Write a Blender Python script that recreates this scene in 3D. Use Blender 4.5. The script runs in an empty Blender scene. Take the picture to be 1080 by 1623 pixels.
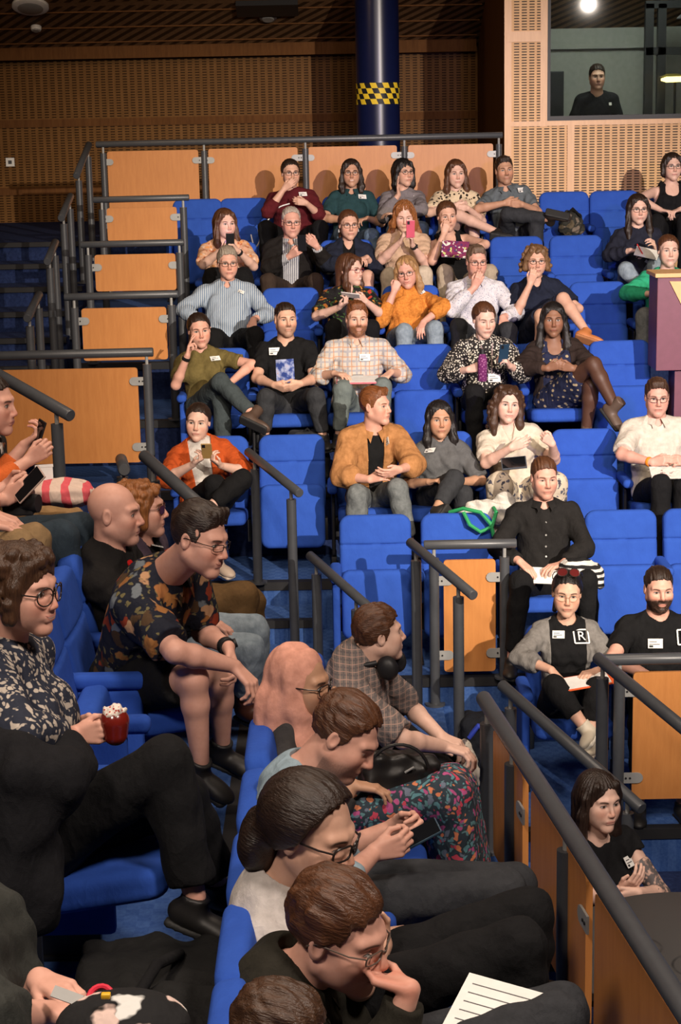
import bpy, math, random
import numpy as np
from mathutils import Vector, Matrix
SC = bpy.context.scene
COL = SC.collection
random.seed(7)
# ------------------------------------------------------------------ camera
ZC = 4.10                      # camera height above the stage floor
FPX = 2800.0                   # focal length in pixels of the 1080x1623 frame
PITCH = math.atan(611.5 / FPX)
ROLL = 0.020
CF = np.array([0, math.cos(PITCH), -math.sin(PITCH)])
_u0 = np.array([0, math.sin(PITCH), math.cos(PITCH)])
_r0 = np.array([1.0, 0, 0])
CU = _u0 * math.cos(ROLL) + _r0 * math.sin(ROLL)
CR = _r0 * math.cos(ROLL) - _u0 * math.sin(ROLL)
CP = np.array([0, 0, ZC])
cam = bpy.data.cameras.new('camera')
cam.sensor_fit = 'VERTICAL'
cam.sensor_height = 36.0
cam.lens = 36.0 * FPX / 1623.0
cam.clip_start = 0.05
cam.clip_end = 200
camo = bpy.data.objects.new('camera', cam)
COL.objects.link(camo)
camo.matrix_world = Matrix(((CR[0], CU[0], -CF[0], CP[0]), (CR[1], CU[1], -CF[1], CP[1]), (CR[2], CU[2], -CF[2], CP[2]), (0, 0, 0, 1)))
SC.camera = camo


def W(px, py, Y):
    """world point seen at a photo pixel, on the plane at depth Y"""
    d = CF + CR * (px - 540) / FPX + CU * (811.5 - py) / FPX
    return CP + d * (Y / d[1])


def proj(P):
    q = np.asarray(P) - CP
    z = q @ CF
    return np.stack([540 + FPX * (q @ CR) / z, 811.5 - FPX * (q @ CU) / z, z], -1)


# ------------------------------------------------------------------ light
SC.view_settings.view_transform = 'Standard'
SC.view_settings.look = 'None'
SC.view_settings.gamma = 1.0
SC.view_settings.use_curve_mapping = False
SC.view_settings.exposure = 0.0
wd = bpy.data.worlds.new('hall_air')
SC.world = wd
wd.use_nodes = True
wd.node_tree.nodes['Background'].inputs[0].default_value = (1.0, 0.80, 0.62, 1)
wd.node_tree.nodes['Background'].inputs[1].default_value = 0.018


def lamp(name, kind, loc, target, energy, color, **kw):
    l = bpy.data.lights.new(name, kind)
    l.energy = energy
    l.color = color
    for k, v in kw.items():
        setattr(l, k, v)
    o = bpy.data.objects.new(name, l)
    COL.objects.link(o)
    o.location = loc
    d = Vector(target) - Vector(loc)
    o.rotation_euler = d.to_track_quat('-Z', 'Y').to_euler()
    return o


lamp('front_spot', 'SPOT', (5.2, -1.0, ZC + 2.3), W(890, 560, 13.5), 12000, (1.0, 0.87, 0.74), spot_size=math.radians(31), spot_blend=0.75, shadow_soft_size=0.055)
lamp('front_spot', 'SPOT', (0.6, 1.0, ZC + 3.6), W(560, 600, 12.5), 1500, (1.0, 0.80, 0.62), spot_size=math.radians(36), spot_blend=0.8, shadow_soft_size=0.25)
lamp('violet_spot', 'SPOT', (2.6, 2.0, ZC + 1.0), W(880, 430, 15), 1100, (0.45, 0.35, 1.0), spot_size=math.radians(24), spot_blend=0.6, shadow_soft_size=0.2)
lamp('house_light', 'AREA', (2.2, 2.2, ZC + 3.0), W(420, 1150, 5.6), 260, (1.0, 0.84, 0.72), shape='DISK', size=0.9)
lamp('house_light', 'AREA', (-1.9, 1.2, ZC + 2.6), W(640, 1320, 5.2), 190, (1.0, 0.84, 0.70), shape='DISK', size=0.8)
lamp('front_spot', 'SPOT', (2.6, 1.5, ZC + 2.2), W(950, 1300, 7.4), 700, (1.0, 0.90, 0.82), spot_size=math.radians(22), spot_blend=0.8, shadow_soft_size=0.2)  # extra spot, added to brighten the tattooed woman's face
lamp('house_light', 'AREA', (-1.5, 7.5, ZC + 4.0), (-1.2, 7.0, 0), 120, (1.0, 0.78, 0.60), shape='DISK', size=1.6)
lamp('house_light', 'AREA', (-3.2, 15.0, ZC + 2.5), (-3.2, 21.0, ZC - 0.4), 30, (1.0, 0.66, 0.38), shape='DISK', size=1.2)
lamp('house_light', 'AREA', (1.0, 8.5, ZC + 5.6), (0.8, 11.5, 0), 190, (1.0, 0.80, 0.62), shape='DISK', size=2.0)


# ------------------------------------------------------------------ node helper
class E:
    """a shader value; arithmetic on it makes math nodes"""
    def __init__(s, nt, sock):
        s.nt, s.s = nt, sock

    def op(s, o, *a, clamp=False):
        n = s.nt.nodes.new('ShaderNodeMath')
        n.operation = o
        n.use_clamp = clamp
        for i, v in enumerate((s,) + a):
            if isinstance(v, E):
                s.nt.links.new(v.s, n.inputs[i])
            else:
                n.inputs[i].default_value = v
        return E(s.nt, n.outputs[0])

    def __add__(s, o): return s.op('ADD', o)
    def __sub__(s, o): return s.op('SUBTRACT', o)
    def __mul__(s, o): return s.op('MULTIPLY', o)
    def __truediv__(s, o): return s.op('DIVIDE', o)
    def abs(s): return s.op('ABSOLUTE')
    def lt(s, v): return s.op('LESS_THAN', v)
    def gt(s, v): return s.op('GREATER_THAN', v)
    def sq(s): return s * s
    def fract(s): return s.op('FRACT')
    def floor(s): return s.op('FLOOR')
    def sin(s): return s.op('SINE')
    def max(s, o): return s.op('MAXIMUM', o)
    def min(s, o): return s.op('MINIMUM', o)
    def inv(s): return s * -1.0 + 1.0

    def soft(s, a, b):
        """0 at a, 1 at b"""
        return ((s - a) * (1.0 / (b - a))).op('ADD', 0.0, clamp=True)


class M:
    """one procedural material being built"""
    def __init__(s, name, rough=0.8, spec=0.3, metal=0.0):
        s.m = bpy.data.materials.new(name)
        s.m.use_nodes = True
        s.nt = s.m.node_tree
        s.b = s.nt.nodes['Principled BSDF']
        s.b.inputs['Roughness'].default_value = rough
        s.b.inputs['Specular IOR Level'].default_value = spec
        s.b.inputs['Metallic'].default_value = metal

    def coord(s, kind='Object'):
        n = s.nt.nodes.new('ShaderNodeTexCoord')
        return n.outputs[kind]

    def attr(s, name, typ='GEOMETRY', out='Vector'):
        n = s.nt.nodes.new('ShaderNodeAttribute')
        n.attribute_type = typ
        n.attribute_name = name
        return n.outputs[out] if out != 'Fac' else E(s.nt, n.outputs['Fac'])

    def xyz(s, vec):
        n = s.nt.nodes.new('ShaderNodeSeparateXYZ')
        s.nt.links.new(vec, n.inputs[0])
        return [E(s.nt, o) for o in n.outputs]

    def vec(s, x, y, z):
        n = s.nt.nodes.new('ShaderNodeCombineXYZ')
        for i, v in enumerate((x, y, z)):
            if isinstance(v, E):
                s.nt.links.new(v.s, n.inputs[i])
            else:
                n.inputs[i].default_value = v
        return n.outputs[0]

    def scale(s, vec, sc):
        n = s.nt.nodes.new('ShaderNodeMapping')
        s.nt.links.new(vec, n.inputs[0])
        n.inputs['Scale'].default_value = sc
        return n.outputs[0]

    def noise(s, vec, scale, detail=3, rough=0.55, out='Fac'):
        n = s.nt.nodes.new('ShaderNodeTexNoise')
        s.nt.links.new(vec, n.inputs['Vector'])
        n.inputs['Scale'].default_value = scale
        n.inputs['Detail'].default_value = detail
        n.inputs['Roughness'].default_value = rough
        return E(s.nt, n.outputs[out])

    def voro(s, vec, scale, out='Distance', feat='F1', rnd=1.0):
        n = s.nt.nodes.new('ShaderNodeTexVoronoi')
        n.feature = feat
        s.nt.links.new(vec, n.inputs['Vector'])
        n.inputs['Scale'].default_value = scale
        n.inputs['Randomness'].default_value = rnd
        return E(s.nt, n.outputs[out])

    def mix(s, fac, a, b):
        n = s.nt.nodes.new('ShaderNodeMix')
        n.data_type = 'RGBA'
        s.nt.links.new(fac.s, n.inputs[0]) if isinstance(fac, E) else setattr(n.inputs[0], 'default_value', fac)
        for i, v in ((6, a), (7, b)):
            if isinstance(v, tuple):
                n.inputs[i].default_value = v + (1,) if len(v) == 3 else v
            else:
                s.nt.links.new(v, n.inputs[i])
        return n.outputs[2]

    def ramp(s, fac, stops, const=True):
        n = s.nt.nodes.new('ShaderNodeValToRGB')
        s.nt.links.new(fac.s, n.inputs[0])
        cr = n.color_ramp
        cr.interpolation = 'CONSTANT' if const else 'LINEAR'
        while len(cr.elements) < len(stops):
            cr.elements.new(0.5)
        for e, (p, c) in zip(cr.elements, stops):
            e.position = p
            e.color = tuple(c) + (1,)
        return n.outputs[0]

    def color(s, c):
        if isinstance(c, tuple):
            s.b.inputs['Base Color'].default_value = c + (1,)
        else:
            s.nt.links.new(c, s.b.inputs['Base Color'])
        return s

    def bump(s, h, strength=0.4, dist=0.004):
        n = s.nt.nodes.new('ShaderNodeBump')
        n.inputs['Strength'].default_value = strength
        n.inputs['Distance'].default_value = dist
        s.nt.links.new(h.s, n.inputs['Height'])
        s.nt.links.new(n.outputs[0], s.b.inputs['Normal'])
        return s

    def done(s):
        return s.m


def m_cloth(name, c, c2=None, sc=30, bump=0.25, rough=0.9, lo=0.78):
    m = M(name, rough, 0.15)
    v = m.coord()
    n = m.noise(v, 260, 2)
    big = m.noise(v, sc, 3)
    d = tuple(x * lo for x in c)
    m.color(m.mix(big.soft(0.3, 0.7), d, c2 or c))
    fold = m.noise(m.scale(v, (1.0, 1.0, 0.55)), 15, 3, 0.5)
    fold = (fold - 0.5).abs() * -2.0
    m.bump(n * 0.12 + fold, min(1.0, bump * 2.6), 0.014)
    return m.done()


def m_plain(name, c, rough=0.5, metal=0.0, spec=0.4, var=0.12):
    m = M(name, rough, spec, metal)
    n = m.noise(m.coord(), 18, 3)
    m.color(m.mix(n.soft(0.3, 0.7), tuple(x * (1 - var) for x in c), c))
    return m.done()


def m_wood(name, a, b, rough=0.35, spec=0.4):
    m = M(name, rough, spec)
    v = m.scale(m.coord(), (6, 6, 0.8))
    n = m.noise(v, 5, 5, 0.6)
    f = m.noise(m.scale(m.coord(), (60, 60, 3)), 6, 3)
    m.color(m.mix((n * 0.7 + f * 0.3).soft(0.35, 0.65), a, b))
    return m.done()


def m_perf(name, a, b, hole, px=0.075, pz=0.0265, wx=0.68, wz=0.42, joints=(), spec=0.25):
    """slotted acoustic board: rows of short horizontal slots in a wood veneer"""
    m = M(name, 0.5, spec)
    x, y, z = m.xyz(m.coord())
    n = m.noise(m.scale(m.coord(), (4, 4, 0.7)), 5, 4)
    wood = m.mix(n.soft(0.35, 0.65), a, b)
    cx = ((x + y) * (1 / px)).fract()
    cz = (z * (1 / pz)).fract()
    s = cx.lt(wx) * cz.lt(wz)
    for ax, at, w in joints:
        s = s * ((x if ax == 'x' else z) - at).abs().gt(w)
    m.color(m.mix(s, wood, hole))  # dark slot colour stands for the shade inside the holes
    m.bump(s.inv(), 0.6, 0.006)
    return m.done()


# ------------------------------------------------------------------ mesh helpers
def link(name, me, mats, parent=None, origin=None):
    o = bpy.data.objects.new(name, me)
    COL.objects.link(o)
    for m in (mats if isinstance(mats, (list, tuple)) else [mats]):
        if m is not None:
            me.materials.append(m)
    if parent is not None:
        o.parent = parent
    return o


def tag(o, label=None, cat=None, group=None, kind=None):
    if label:
        o['label'] = label
    if cat:
        o['category'] = cat
    if group:
        o['group'] = group
    if kind:
        o['kind'] = kind
    return o


def empty(name, loc, label=None, cat=None, group=None):
    o = bpy.data.objects.new(name, None)
    o.empty_display_size = 0.1
    COL.objects.link(o)
    o.location = tuple(float(v) for v in loc)
    return tag(o, label, cat, group)


class MB:
    """collects boxes, tubes and prisms into ONE mesh (coordinates relative to org)"""
    def __init__(s, org=(0, 0, 0)):
        s.v, s.f, s.mi = [], [], []
        s.org = np.array(org, float)

    def add(s, vs, fs, mi=0):
        b = len(s.v)
        s.v += [tuple(np.asarray(v, float) - s.org) for v in vs]
        s.f += [tuple(i + b for i in f) for f in fs]
        s.mi += [mi] * len(fs)
        return s

    def box(s, lo, hi, mi=0):
        (a, b, c), (d, e, f) = lo, hi
        vs = [(a, b, c), (d, b, c), (d, e, c), (a, e, c), (a, b, f), (d, b, f), (d, e, f), (a, e, f)]
        return s.add(vs, [(3, 2, 1, 0), (4, 5, 6, 7), (0, 1, 5, 4), (1, 2, 6, 5), (2, 3, 7, 6), (3, 0, 4, 7)], mi)

    def obox(s, c, half, R, mi=0):
        c = np.asarray(c, float)
        R = np.asarray(R, float)
        vs = [c + R[0] * half[0] * a + R[1] * half[1] * b + R[2] * half[2] * d for d in (-1, 1) for a, b in ((-1, -1), (1, -1), (1, 1), (-1, 1))]
        return s.add(vs, [(3, 2, 1, 0), (4, 5, 6, 7), (0, 1, 5, 4), (1, 2, 6, 5), (2, 3, 7, 6), (3, 0, 4, 7)], mi)

    def tube(s, pts, r, n=14, caps=True, mi=0):
        P = [np.asarray(p, float) for p in pts]
        rs = r if isinstance(r, (list, tuple)) else [r] * len(P)
        vs, fs = [], []
        prev = None
        for i, p in enumerate(P):
            t = P[min(i + 1, len(P) - 1)] - P[max(i - 1, 0)]
            t = t / (np.linalg.norm(t) + 1e-9)
            if prev is None:
                a = np.array([0, 0, 1.0]) if abs(t[2]) < 0.9 else np.array([1.0, 0, 0])
            else:
                a = prev
            e1 = a - t * (a @ t)
            e1 /= np.linalg.norm(e1) + 1e-9
            e2 = np.cross(t, e1)
            prev = e1
            for k in range(n):
                th = 2 * math.pi * k / n
                vs.append(p + (e1 * math.cos(th) + e2 * math.sin(th)) * rs[i])
        for i in range(len(P) - 1):
            for k in range(n):
                a, b = i * n + k, i * n + (k + 1) % n
                fs.append((a, b, b + n, a + n))
        if caps:
            fs.append(tuple(range(n))[::-1])
            fs.append(tuple((len(P) - 1) * n + k for k in range(n)))
        return s.add(vs, fs, mi)

    def prism(s, poly, d, mi=0):
        """polygon (3-D points, in order) extruded by vector d"""
        P = [np.asarray(p, float) for p in poly]
        d = np.asarray(d, float)
        n = len(P)
        fs = [tuple(range(n)), tuple(range(2 * n - 1, n - 1, -1))] + [((k + 1) % n, k, n + k, n + (k + 1) % n) for k in range(n)]
        return s.add(P + [p + d for p in P], fs, mi)

    def build(s, name, mats, parent=None, smooth=True, bevel=0.0, world=False):
        me = bpy.data.meshes.new(name)
        me.from_pydata(s.v, [], s.f)
        me.polygons.foreach_set('material_index', s.mi)
        me.update()
        import bmesh
        bm = bmesh.new()
        bm.from_mesh(me)
        bmesh.ops.recalc_face_normals(bm, faces=bm.faces)
        if bevel:
            es = [e for e in bm.edges if len(e.link_faces) == 2 and e.calc_face_angle(0) > 0.6]
            bmesh.ops.bevel(bm, geom=es, offset=bevel, segments=2, affect='EDGES', profile=0.6)
        bm.to_mesh(me)
        bm.free()
        if smooth:
            me.polygons.foreach_set('use_smooth', [True] * len(me.polygons))
            me.set_sharp_from_angle(angle=math.radians(40))
        o = link(name, me, mats, parent)
        if parent is None:
            o.location = tuple(float(v) for v in s.org)
        return o


# ------------------------------------------------------------------ soft forms: distance fields, surface nets
def axis_pts(lo, hi, h, zones):
    out = [lo]
    x = lo
    while x < hi:
        st = h
        for a, b, hf in zones:
            if a - st <= x <= b:
                st = min(st, hf)
        x += st
        out.append(x)
    return np.array(out, np.float32)


class Field:
    def __init__(s, prims, h, zones=(), pad=0.03):
        lo = np.min([bbox(p)[0] for p in prims if p[0][0] != '-'], 0) - pad
        hi = np.max([bbox(p)[1] for p in prims if p[0][0] != '-'], 0) + pad
        s.ax = []
        for a in range(3):
            zs = [(c[a] - r, c[a] + r, hf) for c, r, hf in zones]
            s.ax.append(axis_pts(lo[a], hi[a], h, zs))
        s.F = np.full([len(x) for x in s.ax], 0.06, np.float32)
        s.h = h
        for p in prims:
            s.apply(p)

    def sub(s, lo, hi):
        sl = []
        for a in range(3):
            i = max(0, int(np.searchsorted(s.ax[a], lo[a])) - 1)
            j = min(len(s.ax[a]), int(np.searchsorted(s.ax[a], hi[a])) + 1)
            if j <= i:
                return None, None
            sl.append(slice(i, j))
        X = s.ax[0][sl[0]][:, None, None]
        Y = s.ax[1][sl[1]][None, :, None]
        Z = s.ax[2][sl[2]][None, None, :]
        return tuple(sl), (X, Y, Z)

    def apply(s, p):
        lo, hi = bbox(p)
        k = p[-1]
        mg = max(k, 0.0) + 2.2 * s.h + 0.012
        sl, G = s.sub(lo - mg, hi + mg)
        if sl is None:
            return
        d = dist(p, G)
        f = s.F[sl]
        if p[0][0] == '-':
            d = -d
            if k > 0:
                hh = np.clip(0.5 - 0.5 * (d - f) / k, 0, 1) if False else np.maximum(k - np.abs(f - d), 0) / k
                s.F[sl] = np.maximum(f, d) + hh * hh * k * 0.25
            else:
                s.F[sl] = np.maximum(f, d)
        else:
            if k > 0:
                hh = np.maximum(k - np.abs(f - d), 0) / k
                s.F[sl] = np.minimum(f, d) - hh * hh * k * 0.25
            else:
                s.F[sl] = np.minimum(f, d)

    def grid(s):
        return s.ax[0][:, None, None], s.ax[1][None, :, None], s.ax[2][None, None, :]

    def cut(s, g):
        """keep only where g <= 0"""
        s.F = np.maximum(s.F, g.astype(np.float32))

    def wrinkle(s, amp, wl=0.07, seed=0, stretch=(1, 1, 1)):
        r = np.random.RandomState(seed)
        X, Y, Z = s.grid()
        acc = 0
        for _ in range(5):
            d = r.normal(size=3)
            d = d / np.linalg.norm(d) * 2 * math.pi / (wl * r.uniform(0.7, 1.7))
            ph = r.uniform(0, 6.28)
            acc = acc + np.sin(X * d[0] * stretch[0] + Y * d[1] * stretch[1] + Z * d[2] * stretch[2] + ph)
        s.F += (amp * 0.45 * acc).astype(np.float32)

    def net(s):
        F = s.F
        ins = F < 0
        nx, ny, nz = F.shape
        c = np.zeros((nx - 1, ny - 1, nz - 1), np.int8)
        for a in (0, 1):
            for b in (0, 1):
                for d in (0, 1):
                    c += ins[a:nx - 1 + a, b:ny - 1 + b, d:nz - 1 + d]
        act = (c > 0) & (c < 8)
        I, J, K = np.nonzero(act)
        if len(I) == 0:
            return np.zeros((0, 3)), np.zeros((0, 4), int)
        idx = np.full(act.shape, -1, np.int32)
        idx[I, J, K] = np.arange(len(I))
        cor = {}
        for a in (0, 1):
            for b in (0, 1):
                for d in (0, 1):
                    cor[a, b, d] = F[I + a, J + b, K + d]
        acc = np.zeros((len(I), 3))
        cnt = np.zeros(len(I))
        for ax in range(3):
            for u in (0, 1):
                for v in (0, 1):
                    p0 = [0, 0, 0]
                    o = [q for q in range(3) if q != ax]
                    p0[o[0]], p0[o[1]] = u, v
                    p1 = list(p0)
                    p1[ax] = 1
                    f0, f1 = cor[tuple(p0)], cor[tuple(p1)]
                    m = (f0 < 0) != (f1 < 0)
                    t = np.where(m, f0 / np.where(m, f0 - f1, 1), 0)
                    pos = np.zeros((len(I), 3))
                    pos[:, o[0]] = u
                    pos[:, o[1]] = v
                    pos[:, ax] = t
                    acc += pos * m[:, None]
                    cnt += m
        fr = acc / cnt[:, None]
        V = np.empty((len(I), 3))
        for ax, ii in enumerate((I, J, K)):
            a = s.ax[ax]
            V[:, ax] = a[ii] + fr[:, ax] * (a[ii + 1] - a[ii])
        quads = []
        # edges along x
        for ax in range(3):
            sl0 = [slice(1, -1)] * 3
            sl1 = [slice(1, -1)] * 3
            sl0[ax] = slice(0, -1)
            sl1[ax] = slice(1, None)
            a, b = ins[tuple(sl0)], ins[tuple(sl1)]
            e = np.argwhere(a != b)
            if not len(e):
                continue
            flip = a[tuple(e.T)]
            o = [q for q in range(3) if q != ax]
            base = e + 1
            base[:, ax] -= 1
            qs = []
            for du, dv in ((-1, -1), (0, -1), (0, 0), (-1, 0)):
                q = base.copy()
                q[:, o[0]] += du
                q[:, o[1]] += dv
                qs.append(idx[q[:, 0], q[:, 1], q[:, 2]])
            q = np.stack(qs, 1)
            if ax == 1:
                flip = ~flip
            q = np.where(flip[:, None], q, q[:, ::-1])
            quads.append(q)
        Q = np.concatenate(quads)
        Q = Q[(Q >= 0).all(1)]
        return V, Q


def bbox(p):
    k = p[0].lstrip('-')
    if k == 'e':
        r = np.sqrt(((np.asarray(p[3]) * np.asarray(p[2])[:, None]) ** 2).sum(0))
        return np.asarray(p[1]) - r, np.asarray(p[1]) + r
    if k == 'c':
        R = max(p[3], p[4])
        return np.minimum(p[1], p[2]) - R, np.maximum(p[1], p[2]) + R
    if k == 'b':
        r = np.abs(np.asarray(p[3]) * np.asarray(p[2])[:, None]).sum(0) + p[4]
        return np.asarray(p[1]) - r, np.asarray(p[1]) + r


def dist(p, G):
    X, Y, Z = G
    k = p[0].lstrip('-')
    if k == 'e':
        c, r, R = p[1], p[2], p[3]
        dx, dy, dz = X - c[0], Y - c[1], Z - c[2]
        k0 = 0
        k1 = 0
        for i in range(3):
            q = (dx * R[i][0] + dy * R[i][1] + dz * R[i][2]) / r[i]
            k0 = k0 + q * q
            k1 = k1 + (q / r[i]) ** 2
        k0 = np.sqrt(k0)
        return (k0 * (k0 - 1) / np.maximum(np.sqrt(k1), 1e-6)).astype(np.float32)
    if k == 'c':
        a, b, ra, rb, flat = p[1], p[2], p[3], p[4], p[5]
        ab = np.asarray(b) - np.asarray(a)
        L2 = max(ab @ ab, 1e-9)
        dx, dy, dz = X - a[0], Y - a[1], Z - a[2]
        t0 = (dx * ab[0] + dy * ab[1] + dz * ab[2]) / L2
        t = np.clip(t0, 0, 1)
        d = np.sqrt((dx - t * ab[0]) ** 2 + (dy - t * ab[1]) ** 2 + (dz - t * ab[2]) ** 2) - (ra + (rb - ra) * t)
        if flat:
            d = np.maximum(d, (t0 - 1) * math.sqrt(L2))
        return d.astype(np.float32)
    if k == 'b':
        c, hf, R, rad = p[1], p[2], p[3], p[4]
        dx, dy, dz = X - c[0], Y - c[1], Z - c[2]
        o = 0
        ins = -9
        for i in range(3):
            q = np.abs(dx * R[i][0] + dy * R[i][1] + dz * R[i][2]) - hf[i]
            o = o + np.maximum(q, 0) ** 2
            ins = np.maximum(ins, q)
        return (np.sqrt(o) + np.minimum(ins, 0) - rad).astype(np.float32)


I3 = np.eye(3)


def ell(c, r, R=I3, k=0.02, sub=False):
    return ('-e' if sub else 'e', np.asarray(c, float), np.asarray(r, float), np.asarray(R, float), k)


def cap(a, b, ra, rb=None, k=0.02, flat=False, sub=False):
    return ('-c' if sub else 'c', np.asarray(a, float), np.asarray(b, float), ra, ra if rb is None else rb, flat, k)


def rbox(c, half, R=I3, rad=0.01, k=0.01, sub=False):
    return ('-b' if sub else 'b', np.asarray(c, float), np.asarray(half, float), np.asarray(R, float), rad, k)


def mesh_of(name, V, Q, mats, parent=None, org=(0, 0, 0), attrs=None, mi=None):
    me = bpy.data.meshes.new(name)
    V = np.asarray(V, np.float32) - np.asarray(org, np.float32)
    n, q = len(V), len(Q)
    me.vertices.add(n)
    me.vertices.foreach_set('co', V.ravel())
    me.loops.add(q * 4)
    me.loops.foreach_set('vertex_index', np.asarray(Q, np.int32).ravel())
    me.polygons.add(q)
    me.polygons.foreach_set('loop_start', np.arange(0, q * 4, 4, dtype=np.int32))
    me.polygons.foreach_set('use_smooth', np.ones(q, bool))
    if mi is not None:
        me.polygons.foreach_set('material_index', np.asarray(mi, np.int32))
    for k, a in (attrs or {}).items():
        at = me.attributes.new(k, 'FLOAT_VECTOR', 'POINT')
        at.data.foreach_set('vector', np.asarray(a, np.float32).ravel())
    me.update()
    me.validate()
    return link(name, me, mats, parent)


def keep_big(V, Q, frac=0.04):
    """drop stray crumbs of a net, keep the connected pieces that matter"""
    n = len(V)
    if n == 0:
        return V, Q
    lab = np.arange(n)
    while True:
        m = lab[Q].min(1)
        new = lab.copy()
        np.minimum.at(new, Q.ravel(), np.repeat(m, 4))
        new = new[new]
        if (new == lab).all():
            break
        lab = new
    u, inv, cnt = np.unique(lab, return_inverse=True, return_counts=True)
    ok = (cnt >= cnt.max() * frac)[inv]
    rem = np.cumsum(ok) - 1
    return V[ok], rem[Q[ok[Q].all(1)]]


def WZ(px, py, z):
    """world point seen at a photo pixel, on the horizontal plane z (world)"""
    d = CF + CR * (px - 540) / FPX + CU * (811.5 - py) / FPX
    return CP + d * ((z - ZC) / d[2])


# ------------------------------------------------------------------ materials of the hall
MT = dict(
    seat=m_cloth('blue_upholstery', (0.024, 0.076, 0.38), (0.027, 0.085, 0.41), 9, 0.10, lo=0.95),
    seam=m_plain('seam_thread', (0.006, 0.02, 0.12), 0.9),
    black=m_plain('black_metal', (0.012, 0.012, 0.014), 0.5),
    rail=m_plain('grey_rail_paint', (0.060, 0.064, 0.072), 0.38, 0.0, 0.5),
    steel=m_plain('brushed_steel', (0.34, 0.34, 0.33), 0.45, 0.2),
    panel=m_wood('beech_panel', (0.45, 0.175, 0.047), (0.53, 0.22, 0.063), 0.42),
    cap_light_wedge=m_plain('cap_wood_light_wedge', (0.72, 0.42, 0.18), 0.5),
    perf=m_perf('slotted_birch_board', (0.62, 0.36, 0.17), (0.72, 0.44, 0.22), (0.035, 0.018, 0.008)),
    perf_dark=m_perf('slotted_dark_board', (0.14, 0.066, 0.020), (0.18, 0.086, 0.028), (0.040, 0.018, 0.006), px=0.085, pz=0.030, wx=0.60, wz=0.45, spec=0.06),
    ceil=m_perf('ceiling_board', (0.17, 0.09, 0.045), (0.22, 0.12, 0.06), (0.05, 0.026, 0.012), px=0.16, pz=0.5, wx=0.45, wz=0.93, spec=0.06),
    darkwood=m_wood('dark_veneer', (0.10, 0.042, 0.015), (0.15, 0.065, 0.022), 0.7, 0.06),
    trimwood=m_wood('birch_trim', (0.60, 0.33, 0.15), (0.70, 0.40, 0.19), 0.4),
    column=m_plain('navy_gloss_paint', (0.005, 0.009, 0.045), 0.30, 0.0, 0.5),
    nose=m_plain('black_nosing', (0.012, 0.012, 0.014), 0.7),
    white=m_plain('white_card', (0.80, 0.79, 0.76), 0.6),
)


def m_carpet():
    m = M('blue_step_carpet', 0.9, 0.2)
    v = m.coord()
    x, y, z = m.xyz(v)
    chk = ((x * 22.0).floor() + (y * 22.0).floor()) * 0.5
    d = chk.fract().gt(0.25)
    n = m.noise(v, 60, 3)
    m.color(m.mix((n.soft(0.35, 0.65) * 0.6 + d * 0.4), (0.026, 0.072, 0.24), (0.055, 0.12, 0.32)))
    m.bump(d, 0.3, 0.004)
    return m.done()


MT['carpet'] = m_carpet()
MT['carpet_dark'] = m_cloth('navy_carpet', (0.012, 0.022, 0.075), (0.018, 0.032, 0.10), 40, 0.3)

# ------------------------------------------------------------------ rows of the centre block
ROWS = {}
for k, Y, px, py in (('A', 16.8, 915, 306), ('B', 15.67, 915, 376), ('C', 14.55, 950, 450), ('D', 13.42, 670, 550), ('E', 12.29, 690, 690), ('F', 11.16, 790, 819), ('G', 10.03, 970, 996)):
    t = W(px, py, Y)[2]
    ROWS[k] = dict(Y=Y, top=t, fl=t - 0.92)
FRONT = dict(A=15.92, B=14.80, C=13.68, D=12.58, E=11.80, F=10.65, G=9.20)
LEFT = dict(A=-2.30, B=-2.22, C=-2.16, D=-4.6, E=-1.35, F=-0.18, G=0.62)
RX = 7.5


def struct(name, mb, mats, **kw):
    o = mb.build(name, mats, smooth=False, **kw)
    o['kind'] = 'structure'
    return o


def slab(name, lo, hi, mat):
    mb = MB(((lo[0] + hi[0]) / 2, (lo[1] + hi[1]) / 2, lo[2]))
    mb.box(lo, hi)
    return struct(name, mb, mat)


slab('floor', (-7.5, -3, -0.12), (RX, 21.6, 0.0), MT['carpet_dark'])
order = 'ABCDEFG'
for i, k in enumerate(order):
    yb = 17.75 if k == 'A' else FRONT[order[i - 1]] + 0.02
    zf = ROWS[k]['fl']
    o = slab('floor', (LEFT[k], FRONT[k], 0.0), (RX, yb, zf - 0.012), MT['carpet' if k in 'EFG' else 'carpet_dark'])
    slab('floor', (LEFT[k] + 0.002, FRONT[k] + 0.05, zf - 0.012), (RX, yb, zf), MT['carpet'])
    slab('trim_1', (LEFT[k], FRONT[k] - 0.012, zf - 0.055), (RX, FRONT[k] + 0.06, zf + 0.004), MT['nose'])
# gangway at the level of the fifth row, running to the left
zE, zF, zG = ROWS['E']['fl'], ROWS['F']['fl'], ROWS['G']['fl']
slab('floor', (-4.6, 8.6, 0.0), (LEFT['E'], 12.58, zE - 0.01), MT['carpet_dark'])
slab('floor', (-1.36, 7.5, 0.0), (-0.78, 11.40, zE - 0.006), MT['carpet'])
# aisle steps between the centre block and the side block
for x0, x1, y0, y1, z in ((-1.5, LEFT['F'], 11.38, 11.8, zE - 0.16), (-1.5, LEFT['F'], 10.62, 11.4, zE - 0.32), (-1.2, LEFT['G'], 9.85, 10.66, zF - 0.17), (-0.9, LEFT['G'], 9.15, 9.87, zG), (-0.5, 1.1, 8.5, 9.17, zG - 0.17), (0.2, 1.6, 7.9, 8.52, max(0.12, zG - 0.34))):
    slab('floor', (x0, y0 + 0.05, 0.0), (x1, y1, z), MT['carpet'])
    slab('trim_1', (x0, y0, z - 0.05), (x1, y0 + 0.06, z + 0.004), MT['nose'])
    slab('floor', (x0, y0 + 0.01, 0.0), (x1, y0 + 0.05, z - 0.05), MT['carpet'])
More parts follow.
